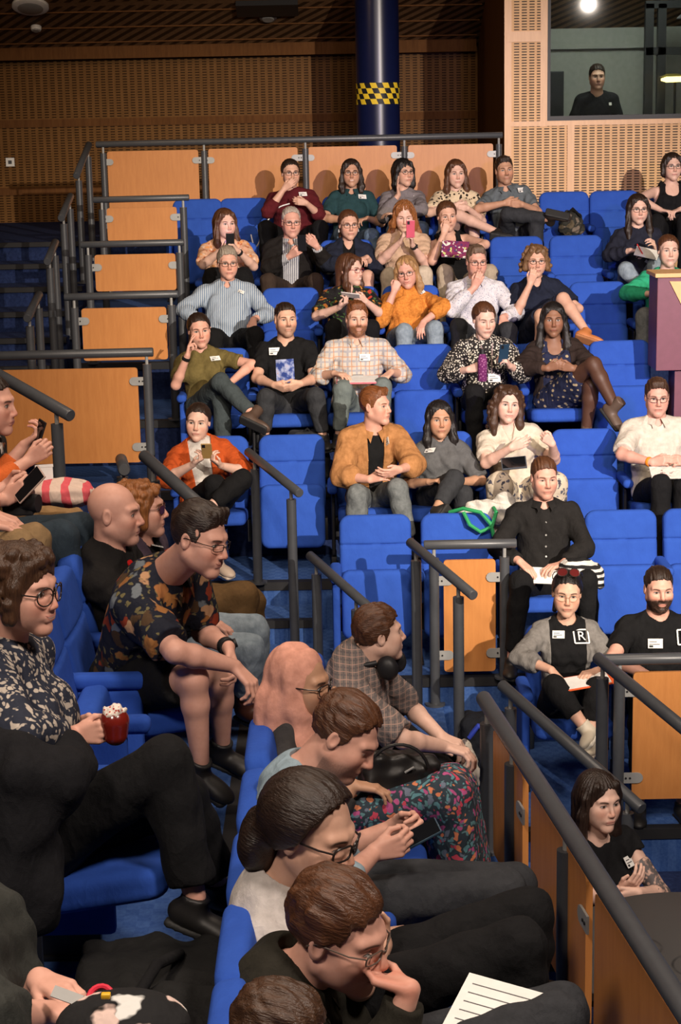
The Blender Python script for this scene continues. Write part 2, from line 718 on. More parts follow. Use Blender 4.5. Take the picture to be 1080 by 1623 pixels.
# stairs that climb along the left side of the centre block
zD = ROWS['D']['fl']
for i in range(9):
    y0 = 12.9 + 0.55 * i
    z = zD + 0.17 * (i + 1)
    slab('floor', (-4.6, y0 + 0.03, 0.0), (-2.32, 21.3 if i == 8 else y0 + 0.6, z), MT['carpet_dark'])
    slab('trim_1', (-4.6, y0, z - 0.04), (-2.32, y0 + 0.05, z + 0.004), MT['nose'])
ZTOP = zD + 0.17 * 9
slab('floor', (-2.32, 17.72, 0.0), (1.68, 21.3, ZTOP), MT['carpet_dark'])
# side block: three levels that look across the stage
L1, L2, L3 = ZC - 2.85, ZC - 2.55, ZC - 2.18
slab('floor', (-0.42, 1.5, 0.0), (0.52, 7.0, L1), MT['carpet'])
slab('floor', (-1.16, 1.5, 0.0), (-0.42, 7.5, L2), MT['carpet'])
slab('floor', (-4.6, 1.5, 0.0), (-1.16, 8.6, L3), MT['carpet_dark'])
slab('trim_1', (-0.46, 1.5, L2 - 0.05), (-0.405, 7.5, L2 + 0.004), MT['nose'])

# ------------------------------------------------------------------ walls and ceiling
zceil = W(540, 78, 21.3)[2]
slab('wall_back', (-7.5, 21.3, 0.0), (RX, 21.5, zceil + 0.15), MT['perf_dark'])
for i, py in enumerate((193, 300)):
    z = W(200, py, 21.3)[2]
    slab('trim_2', (-7.5, 21.285, z - 0.045), (1.7, 21.31, z + 0.045), MT['darkwood'])
slab('wall_left', (-7.6, -3, 0.0), (-7.4, 21.5, ZC + 6.0), MT['darkwood'])
slab('wall_right', (RX - 0.1, -3, 0.0), (RX + 0.1, 21.5, ZC + 6.0), MT['darkwood'])
mb = MB((0, 21.3, zceil))
dn = np.array([0, -9.0, 9.0 * 0.404])
mb.prism([(-7.4, 21.35, zceil - 0.02), (RX - 0.1, 21.35, zceil - 0.02), np.array((RX - 0.1, 21.35, zceil - 0.02)) + dn, np.array((-7.4, 21.35, zceil - 0.02)) + dn], (0, 0, 0.15))
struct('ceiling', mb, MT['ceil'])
slab('trim_3', (-7.4, 21.1, zceil - 0.06), (1.68, 21.3, zceil + 0.10), MT['darkwood'])
for i in range(4):     # joints across the sloping ceiling boards
    y = 21.0 - 0.36 * i
    z = zceil + 0.404 * (21.35 - y) - 0.03
    slab('trim_3', (-7.4, y - 0.012, z), (1.68, y + 0.012, z + 0.02), MT['darkwood'])

# control booth: birch front with a window
BY = 17.9
bx0 = W(803, 260, BY)[0]
wx0 = W(873, 100, BY)[0]
wz0 = W(980, 182, BY)[2]
wz1 = wz0 + 1.75
zA = ROWS['A']['fl']
jx = W(905, 250, BY)[0]
jz = W(830, 58, BY)[2]
MT['perf_low'] = m_perf('slotted_birch_panel', (0.62, 0.36, 0.17), (0.72, 0.44, 0.22), (0.035, 0.018, 0.008), joints=())
mb = MB((bx0, BY, 0.0))
mb.box((bx0, BY, 0.0), (RX - 0.1, BY + 0.12, wz0 - 0.06))
mb.box((bx0, BY, wz0 - 0.06), (wx0 - 0.07, BY + 0.12, wz1 + 1.5))
mb.box((wx0 - 0.07, BY, wz1), (RX - 0.1, BY + 0.12, wz1 + 1.5))
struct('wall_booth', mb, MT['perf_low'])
mb = MB((bx0, BY, wz0))
for q_, (lo, hi) in enumerate((((bx0 - 0.02, 0), (bx0 + 0.05, 9)), ((wx0 - 0.10, wz0 - 0.10), (wx0 - 0.03, 9)), ((bx0, wz0 - 0.095), (RX - 0.1, wz0 - 0.045)), ((bx0, jz - 0.05), (wx0 - 0.1, jz + 0.05)), ((jx - 0.035, 0), (jx + 0.035, wz0 - 0.08)))):
    mb.box((lo[0], BY - 0.006 - 0.0015 * q_, max(lo[1], 0)), (hi[0], BY + 0.02 + 0.0015 * q_, min(hi[1], wz1 + 1.4)))
struct('trim_4', mb, MT['trimwood'])
mb = MB((bx0, BY, 0))
mb.box((bx0 - 0.012, BY + 0.1, 0), (bx0 + 0.09, 21.3, wz1 + 1.5))
struct('wall_booth_side', mb, MT['darkwood'])
mb = MB((wx0, BY, wz0))
mb.box((wx0 - 0.03, BY - 0.012, wz0 - 0.045), (RX - 0.1, BY + 0.11, wz0))
mb.box((wx0 - 0.03, BY - 0.012, wz0), (wx0, BY + 0.11, wz1))
struct('window_1', mb, MT['black'])
g = M('booth_glass', 0.03, 0.5)
g.b.inputs['Transmission Weight'].default_value = 1.0
g.b.inputs['IOR'].default_value = 1.15
g.color((0.80, 0.86, 0.82))
mb = MB((wx0, BY + 0.05, wz0))
mb.box((wx0, BY + 0.05, wz0), (RX - 0.1, BY + 0.058, wz1))
struct('window_1_pane', mb, g.done())
MT['booth_grey'] = m_plain('booth_plaster', (0.34, 0.35, 0.32), 0.9)
slab('wall_booth_back', (bx0, 20.9, 0.0), (RX - 0.1, 21.0, wz1 + 1.4), MT['booth_grey'])
slab('floor', (bx0 + 0.1, BY + 0.12, 0), (RX - 0.1, 20.9, wz0 - 0.95), MT['carpet_dark'])
slab('trim_5', (bx0 + 0.1, 20.82, W(960, 70, 20.9)[2] - 0.05), (RX - 0.1, 20.9, W(960, 70, 20.9)[2]), MT['booth_grey'])
lamp('booth_lamp', 'AREA', (3.0, 18.45, 5.85), (3.2, 20.6, 4.4), 32, (0.95, 1.0, 0.9), shape='DISK', size=0.8)
# column with a hazard-checked band
cx = W(600, 200, 19.3)[0]
mb = MB((cx, 19.3, ZTOP))
mb.tube([(cx, 19.3, ZTOP), (cx, 19.3, ZC + 1.45)], 0.232, 40)
col = mb.build('column', MT['column'])
col['kind'] = 'structure'
m = M('checked_tape', 0.5, 0.3)
x, y, z = m.xyz(m.coord())
ang = x.op('ARCTAN2', y * -1.0)
z0, z1 = W(602, 165, 19.07)[2], W(602, 131, 19.07)[2]
row = ((z - z0) * (4.0 / (z1 - z0))).floor()
chk = (ang * 1.75 + row * 0.5 + (z - z0) * 3.2).fract().gt(0.5)
m.color(m.mix(chk, (0.012, 0.012, 0.014), (0.80, 0.56, 0.03)))
mb = MB((cx, 19.3, 0))
mb.tube([(cx, 19.3, z0), (cx, 19.3, z1)], 0.2345, 40)
o = mb.build('trim_6', m.done())
o['kind'] = 'structure'


def ceil_z(y):
    return zceil - 0.02 + 0.404 * (21.35 - y)


# ------------------------------------------------------------------ seats
def soft_slab(w, d, h, r, e, bulge=0.0, hs=0.009, groove=None):
    """upholstered slab: rounded outline (w x h in x,z), thickness d in y"""
    ax = [np.arange(-a / 2 - 0.03, a / 2 + 0.03 + hs, hs, dtype=np.float32) for a in (w, d + 2 * bulge, h)]
    F = Field.__new__(Field)
    F.ax, F.h = ax, hs
    X, Y, Z = F.grid()
    qx, qz = np.abs(X) - w / 2 + r, np.abs(Z) - h / 2 + r
    d2 = np.sqrt(np.maximum(qx, 0) ** 2 + np.maximum(qz, 0) ** 2) + np.minimum(np.maximum(qx, qz), 0) - r
    th = d / 2 + bulge * (1 - np.clip(2 * X / w, -1, 1) ** 2) * (1 - np.clip(2 * Z / h, -1, 1) ** 2)
    if groove is not None:
        th = th - 0.014 * np.exp(-((Z - groove) / 0.007) ** 2)
    a, b = d2 + e, np.abs(Y) - th + e
    F.F = (np.sqrt(np.maximum(a, 0) ** 2 + np.maximum(b, 0) ** 2) + np.minimum(np.maximum(a, b), 0) - e).astype(np.float32)
    return F.net()


def rotx(V, deg, off):
    c, s = math.cos(math.radians(deg)), math.sin(math.radians(deg))
    return V @ np.array([[1, 0, 0], [0, c, -s], [0, s, c]]).T + np.array(off)


_b = soft_slab(0.47, 0.085, 0.56, 0.075, 0.028, 0.012, 0.009, groove=0.085)
_p = soft_slab(0.455, 0.095, 0.45, 0.06, 0.03, 0.012)
_a = soft_slab(0.075, 0.36, 0.062, 0.028, 0.026, 0.0, 0.008)
_s = soft_slab(0.050, 0.30, 0.50, 0.02, 0.02, 0.0, 0.012)


def seat_proto():
    P = {}
    P['backrest'] = mesh_of('backrest', rotx(_b[0], -11, (0, 0.045, 0.655)), _b[1], MT['seat']).data
    P['up'] = mesh_of('seat_pan', rotx(_p[0], -7, (0, -0.105, 0.380)), _p[1], MT['seat']).data
    P['down'] = mesh_of('seat_pan', rotx(_p[0], 82, (0, -0.24, 0.415)), _p[1], MT['seat']).data
    P['armrest'] = mesh_of('armrest', _a[0] + np.array([0, -0.15, 0.605]), _a[1], MT['seat']).data
    P['side'] = mesh_of('side_panel', _s[0] + np.array([0, -0.10, 0.33]), _s[1], MT['seat']).data
    mb = MB()
    mb.box((-0.018, -0.20, 0.0), (0.018, 0.02, 0.10)).box((-0.028, -0.24, 0.0), (0.028, 0.05, 0.018))
    P['dark_side'] = mesh_of('side_panel', _s[0] * np.array([0.55, 0.8, 0.9]) + np.array([0, -0.08, 0.33]), _s[1], MT['black']).data
    P['foot'] = mb.build('floor_bracket', MT['black'], bevel=0.004).data
    mb = MB()
    mb.box((-0.012, -0.10, 0.20), (0.012, -0.02, 0.36)).tube([(-0.014, -0.06, 0.30), (0.014, -0.06, 0.30)], 0.03, 12)
    P['hinge'] = mb.build('hinge', MT['black'], bevel=0.003).data
    for o in list(COL.objects):
        if o.type == 'MESH' and o.data in P.values():
            COL.objects.unlink(o)
            bpy.data.objects.remove(o)
    return P


SP = seat_proto()


def seat(loc, rz, up, label, group, arms=(-1,), name='theatre_seat', blue=(-1, 1)):
    r = empty(name, loc, label, 'seat', group)
    r.rotation_euler = (0, 0, rz)
    for nm, key, dx in [('backrest', 'backrest', 0), ('seat_pan', 'up' if up else 'down', 0), ('hinge', 'hinge', -0.234), ('hinge', 'hinge', 0.234)] + [q for s in arms for q in (('armrest', 'armrest', s * 0.262), ('side_panel', 'side' if s in blue else 'dark_side', s * 0.262), ('floor_bracket', 'foot', s * 0.262))]:
        c = bpy.data.objects.new(nm, SP[key])
        COL.objects.link(c)
        c.parent = r
        c.location = (dx, 0, 0)
    return r


def row_seats(k, items):
    R = ROWS[k]
    n = len(items)
    for i, (px, who, empty_label) in enumerate(items):
        X = W(px, 811 - (811 - 200) * 0 + 0, R['Y'])[0]
        X = WX(px, R['Y'], R['top'])
        lab = empty_label or f'blue upholstered seat taken by {who}'
        seat((X, R['Y'], R['fl']), 0, who is None, lab, 'blue theatre seats in rows', arms=(-1, 1) if i == n - 1 else (-1,), blue=(-1,) if i == 0 else ())


def WX(px, Y, z):
    """world X that shows at photo column px for a point at depth Y and height z"""
    lo, hi = -8.0, 8.0
    for _ in range(40):
        m = (lo + hi) / 2
        if proj(np.array([m, Y, z]))[0] < px:
            lo = m
        else:
            hi = m
    return (lo + hi) / 2


row_seats('A', [
    (312, None, 'empty dark blue seat behind the wooden panel at the top row end'),
    (387, None, 'empty blue seat beside the person in the maroon jumper, top row'),
    (465, 'the person in the maroon jumper', None), (550, 'the smiling woman in a teal polo shirt', None), (635, 'the woman with black fringe and grey top', None),
    (722, 'the woman in a leopard print blouse', None), (806, 'the man in a grey polo with folded arms', None),
    (896, None, 'empty blue seat carrying the camouflage bag, against the slatted wall'), (976, None, 'empty blue seat next to the woman in a black vest top, top row'),
    (1060, 'the woman in a black vest top', None)])
row_seats('B', [
    (365, 'the woman in a peach floral dress', None), (457, 'the man in a dark blazer', None), (549, 'the woman in a navy jacket with earrings', None), (641, 'the woman with a pink phone', None),
    (728, 'the woman biting her nail in a black vest', None), (820, None, 'empty blue seat behind the man in a white patterned shirt'), (915, None, 'empty blue seat beside the woman in a navy jumper with notebook'),
    (1008, 'the woman in a navy jumper with notebook', None)])
row_seats('C', [
    (364, 'the person in a striped shirt', None), (460, None, 'empty blue seat between the striped shirt and the black floral blouse'), (555, 'the woman in a black floral blouse', None),
    (652, 'the woman in an orange cardigan', None), (753, 'the man in a white patterned shirt', None), (852, 'the woman in a navy dress', None),
    (950, None, 'empty blue seat beside the woman in a navy dress with crossed legs'), (1052, 'the woman in a green top', None)])
row_seats('D', [
    (345, 'the woman in an olive T-shirt', None), (455, 'the man in a black printed T-shirt', None), (565, 'the bearded man in a plaid shirt', None),
    (670, None, 'empty blue seat between the plaid shirt and the dotted blouse'), (776, 'the woman in a dotted blouse', None), (880, 'the woman in a patterned dress and tights', None),
    (985, None, 'empty blue seat beside the woman in tights, before the maroon partition')])  # partition is wood; its maroon is painted shade
row_seats('E', [
    (340, 'the woman in an orange jacket', None), (462, None, 'empty blue seat between the orange jacket and the tan jacket'), (585, 'the man in a tan jacket', None),
    (697, 'the woman in a grey T-shirt', None), (812, 'the curly haired woman in a cream top', None), (928, None, 'empty blue seat beside the man in a cream shirt'),
    (1045, 'the man in a cream shirt', None)])
row_seats('F', [
    (595, None, 'empty tipped-up blue seat by the aisle handrails, at the row end'), (725, None, 'empty blue seat with a green bag handle over its back'), (857, 'the man in a black shirt', None),
    (987, None, 'empty blue seat beside the man in a black shirt'), (1112, None, 'empty blue seat above the bearded man in black, cut off by the edge')])
row_seats('G', [(898, 'the woman in a grey cardigan', None), (1046, 'the bearded man in a black T-shirt', None)])


# ------------------------------------------------------------------ barriers and handrails
def posts_into(root, A, B, posts, zbot, r, stem=0.085):
    """posts under the rail A-B: each (photo column, bottom z)"""
    ax, bx = proj(A)[0], proj(B)[0]
    for px, zb in posts:
        t = (px - ax) / (bx - ax) if abs(bx - ax) > 1 else 0.5
        q = A + (B - A) * t
        zt = q[2] - stem
        mb = MB(np.array(root.location))
        mb.tube([(q[0], q[1], zb), (q[0], q[1], zt)], r, 16)
        mb.tube([(q[0], q[1], zb), (q[0], q[1], zb + 0.012)], r * 2.0, 18)
        p = mb.build('post', MT['rail'], root)
        ms = MB(np.array(root.location))
        ms.tube([(q[0], q[1], zt - 0.01), (q[0], q[1], q[2])], r * 0.36, 8)
        ms.build('stem', MT['steel'], p)


def handrail(label, A, B, posts, r=0.03, pr=0.032, group='stair handrails', name='handrail'):
    A, B = np.asarray(A), np.asarray(B)
    root = empty(name, ((A[0] + B[0]) / 2, (A[1] + B[1]) / 2, min(p[1] for p in posts)), label, 'handrail', group)
    d = (B - A) / np.linalg.norm(B - A)
    mb = MB(np.array(root.location))
    mb.tube([A, A + d * 0.006, B - d * 0.006, B], [r * 0.85, r, r, r * 0.85], 20)
    mb.build('rail', MT['rail'], root)
    posts_into(root, A, B, posts, None, pr)
    return root


def panel_into(root, c4, thick, clamps, edge=False):
    """wood board through four corner points, small steel clamps (pixel corners given as world points)"""
    P = [np.asarray(p) for p in c4]
    n = np.cross(P[1] - P[0], P[3] - P[0])
    n /= np.linalg.norm(n)
    if n[1] > 0:
        n = -n
    # rounded corners
    poly = []
    for i in range(4):
        p, a, b = P[i], P[i - 1], P[(i + 1) % 4]
        r = 0.025
        u = (a - p) / np.linalg.norm(a - p)
        v = (b - p) / np.linalg.norm(b - p)
        for t in (0, 0.25, 0.5, 0.75, 1):
            poly.append(p + u * r * (1 - t) ** 2 + v * r * t ** 2)
    org = np.array(root.location)
    mb = MB(org)
    mb.prism(poly, -n * thick)
    o = mb.build('wood_panel', MT['panel'], root, smooth=False)
    for c, d in clamps:
        c = np.asarray(c)
        d = np.asarray(d, float) / np.linalg.norm(d)
        up = np.array([0, 0, 1.0])
        mc = MB(org)
        pl = [c - d * 0.055 + up * 0.03, c + d * 0.03 + up * 0.03]
        for t in range(1, 6):
            th = math.pi / 2 - math.pi * t / 6
            pl.append(c + d * (0.03 + 0.03 * math.cos(th)) + up * 0.03 * math.sin(th))
        pl += [c + d * 0.03 - up * 0.03, c - d * 0.055 - up * 0.03]
        mc.prism([q + n * 0.004 for q in pl], n * 0.008)
        cl = mc.build('clamp', MT['steel'], root, smooth=False)
        ms = MB(org)
        for s in (-0.035, -0.012):
            ms.tube([c + d * s + n * 0.011, c + d * s + n * 0.016], 0.006, 8)
        ms.build('screw', MT['black'], cl)
    return o


def barrier(label, A, B, Y, posts, panels, name='guard_rail', group='rails with wooden panels', r=0.03):
    A, B = np.asarray(A), np.asarray(B)
    root = empty(name, ((A[0] + B[0]) / 2, Y, min(p[1] for p in posts)), label, 'barrier', group)
    d = (B - A) / np.linalg.norm(B - A)
    mb = MB(np.array(root.location))
    mb.tube([A, A + d * 0.006, B - d * 0.006, B], [r * 0.85, r, r, r * 0.85], 20)
    mb.build('rail', MT['rail'], root)
    posts_into(root, A, B, posts, None, 0.032)
    for (x0, y0, x1, y1), cl in panels:
        c = [W(x0, y0, Y), W(x1, y0 - (x1 - x0) * 0.018, Y), W(x1, y1 - (x1 - x0) * 0.018, Y), W(x0, y1, Y)]
        zt, zb = (c[0][2] + c[1][2]) / 2, (c[2][2] + c[3][2]) / 2
        xa, xb = (c[0][0] + c[3][0]) / 2, (c[1][0] + c[2][0]) / 2
        c = [(xa, Y, zt), (xb, Y, zt), (xb, Y, zb), (xa, Y, zb)]
        cs = []
        for px, py, side in cl:
            w = W(px, py, Y)
            cs.append(((xa if side < 0 else xb) * np.array([1, 0, 0]) + np.array([0, Y, w[2]]), (-side, 0, 0)))
        panel_into(root, c, 0.02, cs)
    return root


Y = 17.5
barrier('long grey guard rail with four wooden panels behind the top row', W(152, 229, Y), W(797, 214, Y), Y,
        [(163, zA), (323, zA), (484, zA), (641, zA), (791, zA)],
        [((172, 240, 316, 345), [(176, 257, -1), (312, 254, 1)]), ((332, 236, 473, 345), [(334, 254, -1), (472, 250, 1)]), ((490, 233, 630, 345), [(492, 250, -1), (630, 246, 1)]), ((648, 230, 782, 345), [(650, 246, -1), (781, 244, 1)])])
Y = 15.95
barrier('short rail and wooden panel at the left end of the second row', W(148, 317, Y), W(300, 313, Y), Y, [(161, zA), (290, zA)],
        [((170, 330, 281, 383), [(172, 347, -1), (280, 344, 1)])], r=0.028)
Y = 14.83
barrier('short rail and wooden panel next to the woman in a floral dress', W(128, 388, Y), W(292, 384, Y), Y, [(139, ROWS['B']['fl']), (284, ROWS['B']['fl'])],
        [((151, 404, 279, 462), [(152, 424, -1), (278, 420, 1)])], r=0.028)
Y = 13.71
barrier('short rail and wooden panel next to the person in a striped shirt', W(102, 471, Y), W(282, 466, Y), Y, [(117, ROWS['C']['fl']), (271, ROWS['C']['fl'])],
        [((131, 489, 265, 572), [(133, 509, -1), (264, 505, 1)])], r=0.029)
Y = 12.56
barrier('long wooden panel and rail behind the people on their phones', W(-70, 566, Y), W(243, 558, Y), Y, [(-60, zD), (232, zE - 0.3)],
        [((-60, 588, 221, 738), [(220, 604, 1), (222, 708, 1)])], r=0.033)
Y = 10.63
barrier('rail with a narrow wooden panel in front of the green bag seat', W(672, 864, Y), W(819, 861, Y), Y, [(688, zF - 0.17), (800, zF)],
        [((704, 888, 786, 1065), [(704, 920, -1), (786, 914, 1), (704, 1038, -1), (786, 1034, 1)])], r=0.03)
Y = 9.18
barrier('rail with a large wooden panel in front of the bearded man', W(958, 1046, Y), W(1140, 1042, Y), Y, [(983, zG - 0.30), (1135, zG)],
        [((1003, 1066, 1125, 1267), [(1004, 1095, -1), (1004, 1232, -1)])], r=0.032)

handrail('short sloping handrail between the orange jacket woman and an empty seat', W(393, 716, 11.9), W(475, 782, 11.1), [(404, zE), (462, zE - 0.32)])
handrail('short sloping handrail just behind the boy with headphones', W(491, 880, 10.9), W(592, 969, 10.1), [(502, zF), (566, zF - 0.17)])
handrail('sloping handrail in front of the narrow wooden panel', W(650, 859, 10.45), W(751, 944, 9.7), [(660, zF - 0.17), (728, zG)])
handrail('sloping handrail above the man in a flowery shirt', W(228, 722, 8.5), W(313, 797, 7.9), [(243, zE), (296, zE)], r=0.03)
handrail('sloping handrail against the long wooden panel at the edge', W(-25, 581, 9.5), W(112, 659, 8.9), [(-12, L3), (90, L3)], r=0.032)
handrail('sloping handrail crossing the large wooden panel by the cardigan woman', W(947, 1042, 8.7), W(1130, 1192, 7.7), [(957, zG - 0.17), (1115, 0.0)], r=0.031)
handrail('sloping handrail ending beside the tattooed woman', W(795, 1085, 8.9), W(1018, 1282, 8.0), [(811, zG - 0.17), (997, 0.0)], r=0.031)
for lab, a, b in (('highest of the four stub handrails on the dark stairs', (141, 229, 17.2), (121, 279, 16.4)), ('second highest stub handrail on the dark stairs', (112, 311, 15.9), (97, 346, 15.2)),
                  ('third highest stub handrail on the dark stairs', (88, 384, 14.7), (75, 415, 14.1)), ('lowest stub handrail on the dark stairs behind the long panel', (62, 467, 13.6), (43, 505, 13.0))):
    A, B = W(*a), W(*b)
    zz = (A[2] + B[2]) / 2
    handrail(lab, A, B, [(a[0] - 2, zz - 1.05), (b[0] + 3, zz - 1.12)], r=0.032)
A, B = W(192, 728, 9.6), W(197, 745, 8.9)
handrail('handrail seen end-on above the bald man', A, B, [(193, zE), (196, zE)], r=0.032)

# front barrier of the side block, running towards the camera
zr = W(767, 1107, 6.7)[2]
A, B = W(767, 1107, 6.7), WZ(1105, 1632, zr)
fb = empty('guard_rail', (A[0], A[1], L1), 'long grey rail with sloping wooden boards in front of the lowest side row', 'barrier', 'rails with wooden panels')
mb = MB(np.array(fb.location))
mb.tube([A, B], 0.031, 22)
mb.build('rail', MT['rail'], fb)
posts_into(fb, A, B, [(776, L1), (834, L1), (936, L1), (1100, L1)], None, 0.03, 0.08)
ax_, bx_ = proj(A)[0], proj(B)[0]


def on_rail(px):
    lo, hi = 0.0, 1.0
    for _ in range(40):
        m_ = (lo + hi) / 2
        if proj(A + (B - A) * m_)[0] < px:
            lo = m_
        else:
            hi = m_
    return A + (B - A) * lo


dd = (B - A) / np.linalg.norm(B - A)
for pa, pb in ((782, 829), (842, 930), (944, 1095)):
    p, q = on_rail(pa), on_rail(pb)
    dz = np.array([0, 0, 1.0])
    c4 = [p - dz * 0.065, q - dz * 0.065, q - dz * (zr - L1 - 0.04), p - dz * (zr - L1 - 0.04)]
    panel_into(fb, c4, 0.022, [(q - dz * 0.2, -dd)])
# pale-capped wood partition beside the green top; its violet shade is painted maroon
mb = MB(W(1075, 585, 13.0))
Yq = 13.0
a, b, c, d = W(1043, 440, Yq), W(1130, 440, Yq), W(1130, 586, Yq), W(1043, 586, Yq)
MT['maroon'] = m_plain('maroon_shade', (0.17, 0.055, 0.085), 0.45)
part = empty('partition', (a[0], Yq, ROWS['D']['fl']), 'maroon partition with a pale wooden cap beside the woman in green', 'partition')  # partition is wood; its maroon is violet shade painted in
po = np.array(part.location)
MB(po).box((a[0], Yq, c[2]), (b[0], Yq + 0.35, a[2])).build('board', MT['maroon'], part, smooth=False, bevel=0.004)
MB(po).box((a[0] - 0.02, Yq - 0.02, a[2]), (b[0], Yq + 0.37, a[2] + 0.03)).build('cap', MT['cap_light_wedge'], part, smooth=False, bevel=0.004)
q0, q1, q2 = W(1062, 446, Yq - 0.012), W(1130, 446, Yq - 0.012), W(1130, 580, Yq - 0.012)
MB(po).prism([q0, q1, q2], (0, 0.012, 0)).build('light_wedge', MT['cap_light_wedge'], part, smooth=False)  # pale wedge paints a patch of warm light on the board
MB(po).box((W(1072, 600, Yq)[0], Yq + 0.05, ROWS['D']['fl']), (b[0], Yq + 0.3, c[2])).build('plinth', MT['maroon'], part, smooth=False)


# ------------------------------------------------------------------ people
def m_skin():
    m = M('skin', 0.52, 0.35)
    hp = m.attr('hp')
    x, y, z = m.xyz(hp)
    n = m.nt.nodes.new('ShaderNodeObjectInfo')
    base = n.outputs['Color']

    def prop(nm):
        return m.attr(nm, 'OBJECT', 'Fac')

    ax = x.abs()
    nz = m.noise(m.coord(), 30, 3)
    mul = m.nt.nodes.new('ShaderNodeMix')
    mul.data_type = 'RGBA'
    mul.blend_type = 'MULTIPLY'
    mul.inputs[0].default_value = 1.0
    m.nt.links.new(base, mul.inputs[6])
    m.nt.links.new(m.mix(nz.soft(0.3, 0.7), (0.90, 0.86, 0.84), (1.0, 1.0, 1.0)), mul.inputs[7])
    c = mul.outputs[2]
    front = y.gt(0.035)
    # redder cheeks and nose tip
    ck = (((ax - 0.042).sq() + (z + 0.03).sq()).op('SQRT')).soft(0.034, 0.0) * front
    ns = ((x.sq() + (z + 0.03).sq()).op('SQRT')).soft(0.022, 0.004) * y.gt(0.09)
    hue = m.nt.nodes.new('ShaderNodeMix')
    hue.data_type = 'RGBA'
    hue.blend_type = 'MULTIPLY'
    m.nt.links.new((ck.max(ns) * 0.65).s, hue.inputs[0])
    m.nt.links.new(c, hue.inputs[6])
    hue.inputs[7].default_value = (1.0, 0.70, 0.62, 1)
    c = hue.outputs[2]
    # beard
    bc = m.nt.nodes.new('ShaderNodeAttribute')
    bc.attribute_type = 'OBJECT'
    bc.attribute_name = 'beardc'
    line = (y - 0.0) * 0.30 - 0.062
    bm = (z - line).soft(0.008, -0.010) * y.gt(-0.012) * z.soft(-0.135, -0.115) * ((x / 0.020).sq() + ((z + 0.0685) / 0.0085).sq()).soft(0.7, 1.3)
    must = ((x / 0.030).sq() + ((z + 0.053) / 0.0075).sq()).soft(1.2, 0.6) * front
    dens = m.noise(m.scale(hp, (1, 1, 0.5)), 300, 2).soft(0.25, 0.6)
    c = m.mix((bm.max(must) * prop('beard') * (dens * 0.5 + 0.5)).min(1.0), c, bc.outputs['Color'])
    # lips
    sm = prop('smile')
    mz = z + 0.066 - ax * ax * sm * 14.0
    wl = prop('mouthw')
    lip = ((x / (wl * 0.024)).sq() + (mz / 0.0088).sq()).soft(1.15, 0.8) * front
    lipc = m.nt.nodes.new('ShaderNodeAttribute')
    lipc.attribute_type = 'OBJECT'
    lipc.attribute_name = 'lipc'
    c = m.mix(lip * 0.6, c, lipc.outputs['Color'])
    ml = mz.abs().soft(0.0022, 0.0008) * ax.soft(0.026, 0.022) * front
    c = m.mix(ml * 0.85, c, (0.10, 0.025, 0.02))
    teeth = ((x / (wl * 0.019)).sq() + ((mz + 0.0002) / 0.0042).sq()).soft(1.1, 0.8) * front * prop('teeth')
    c = m.mix(teeth, c, (0.75, 0.70, 0.62))
    # nostrils
    no = (((ax - 0.0085) / 0.0045).sq() + ((z + 0.0425) / 0.0028).sq()).soft(1.3, 0.5) * front
    c = m.mix(no * 0.7, c, (0.09, 0.025, 0.02))
    # eyes
    op = prop('eyeopen')
    ez = z - 0.003
    eye = (((ax - 0.0315) / 0.0142).sq() + (ez / (op * 0.0054)).sq())
    lid = eye.soft(2.1, 1.0) * front
    c = m.mix(lid * 0.62, c, (0.13, 0.05, 0.035))  # dark ring paints eyelid shadow round the eye
    c = m.mix(eye.soft(1.1, 0.9) * front, c, (0.36, 0.33, 0.31))
    gx = prop('gaze')
    ir = (((x - gx).abs() - 0.0315).sq() + ez.sq()).op('SQRT')
    c = m.mix(ir.soft(0.0072, 0.0062) * eye.soft(1.1, 0.9) * front, c, (0.035, 0.02, 0.012))
    lash = ((ez / (op * 0.0054)) - ((((ax - 0.0315) / 0.0150).sq()).inv().max(0.0)).op('SQRT')).abs().soft(0.36, 0.14) * (ax - 0.0315).abs().lt(0.0150) * ez.gt(-0.0005) * front
    c = m.mix(lash * 0.9, c, (0.015, 0.009, 0.007))
    # brows
    bz = z - 0.0235 + ((ax - 0.034) / 0.022).sq() * 0.005
    br = bz.abs().soft(0.0050, 0.0022) * ax.soft(0.013, 0.018) * ax.soft(0.054, 0.047) * front
    brc = m.nt.nodes.new('ShaderNodeAttribute')
    brc.attribute_type = 'OBJECT'
    brc.attribute_name = 'browc'
    c = m.mix(br * 0.85, c, brc.outputs['Color'])
    m.color(c)
    m.bump(m.noise(m.coord(), 220, 2), 0.05, 0.002)
    m.b.inputs['Subsurface Weight'].default_value = 0.0
    return m.done()


def m_hair():
    m = M('hair', 0.42, 0.45)
    hp = m.attr('hp')
    n = m.nt.nodes.new('ShaderNodeObjectInfo')
    st = m.noise(m.scale(hp, (1, 1, 0.16)), 190, 3, 0.6)
    big = m.noise(m.scale(hp, (1, 1, 0.35)), 30, 3)
    mul = m.nt.nodes.new('ShaderNodeMix')
    mul.data_type = 'RGBA'
    mul.blend_type = 'MULTIPLY'
    mul.inputs[0].default_value = 1.0
    m.nt.links.new(n.outputs['Color'], mul.inputs[6])
    m.nt.links.new(m.mix((st * 0.6 + big * 0.4).soft(0.35, 0.66), (0.55, 0.52, 0.50), (1.3, 1.25, 1.2)), mul.inputs[7])
    m.color(mul.outputs[2])
    m.bump(st, 0.7, 0.006)
    return m.done()


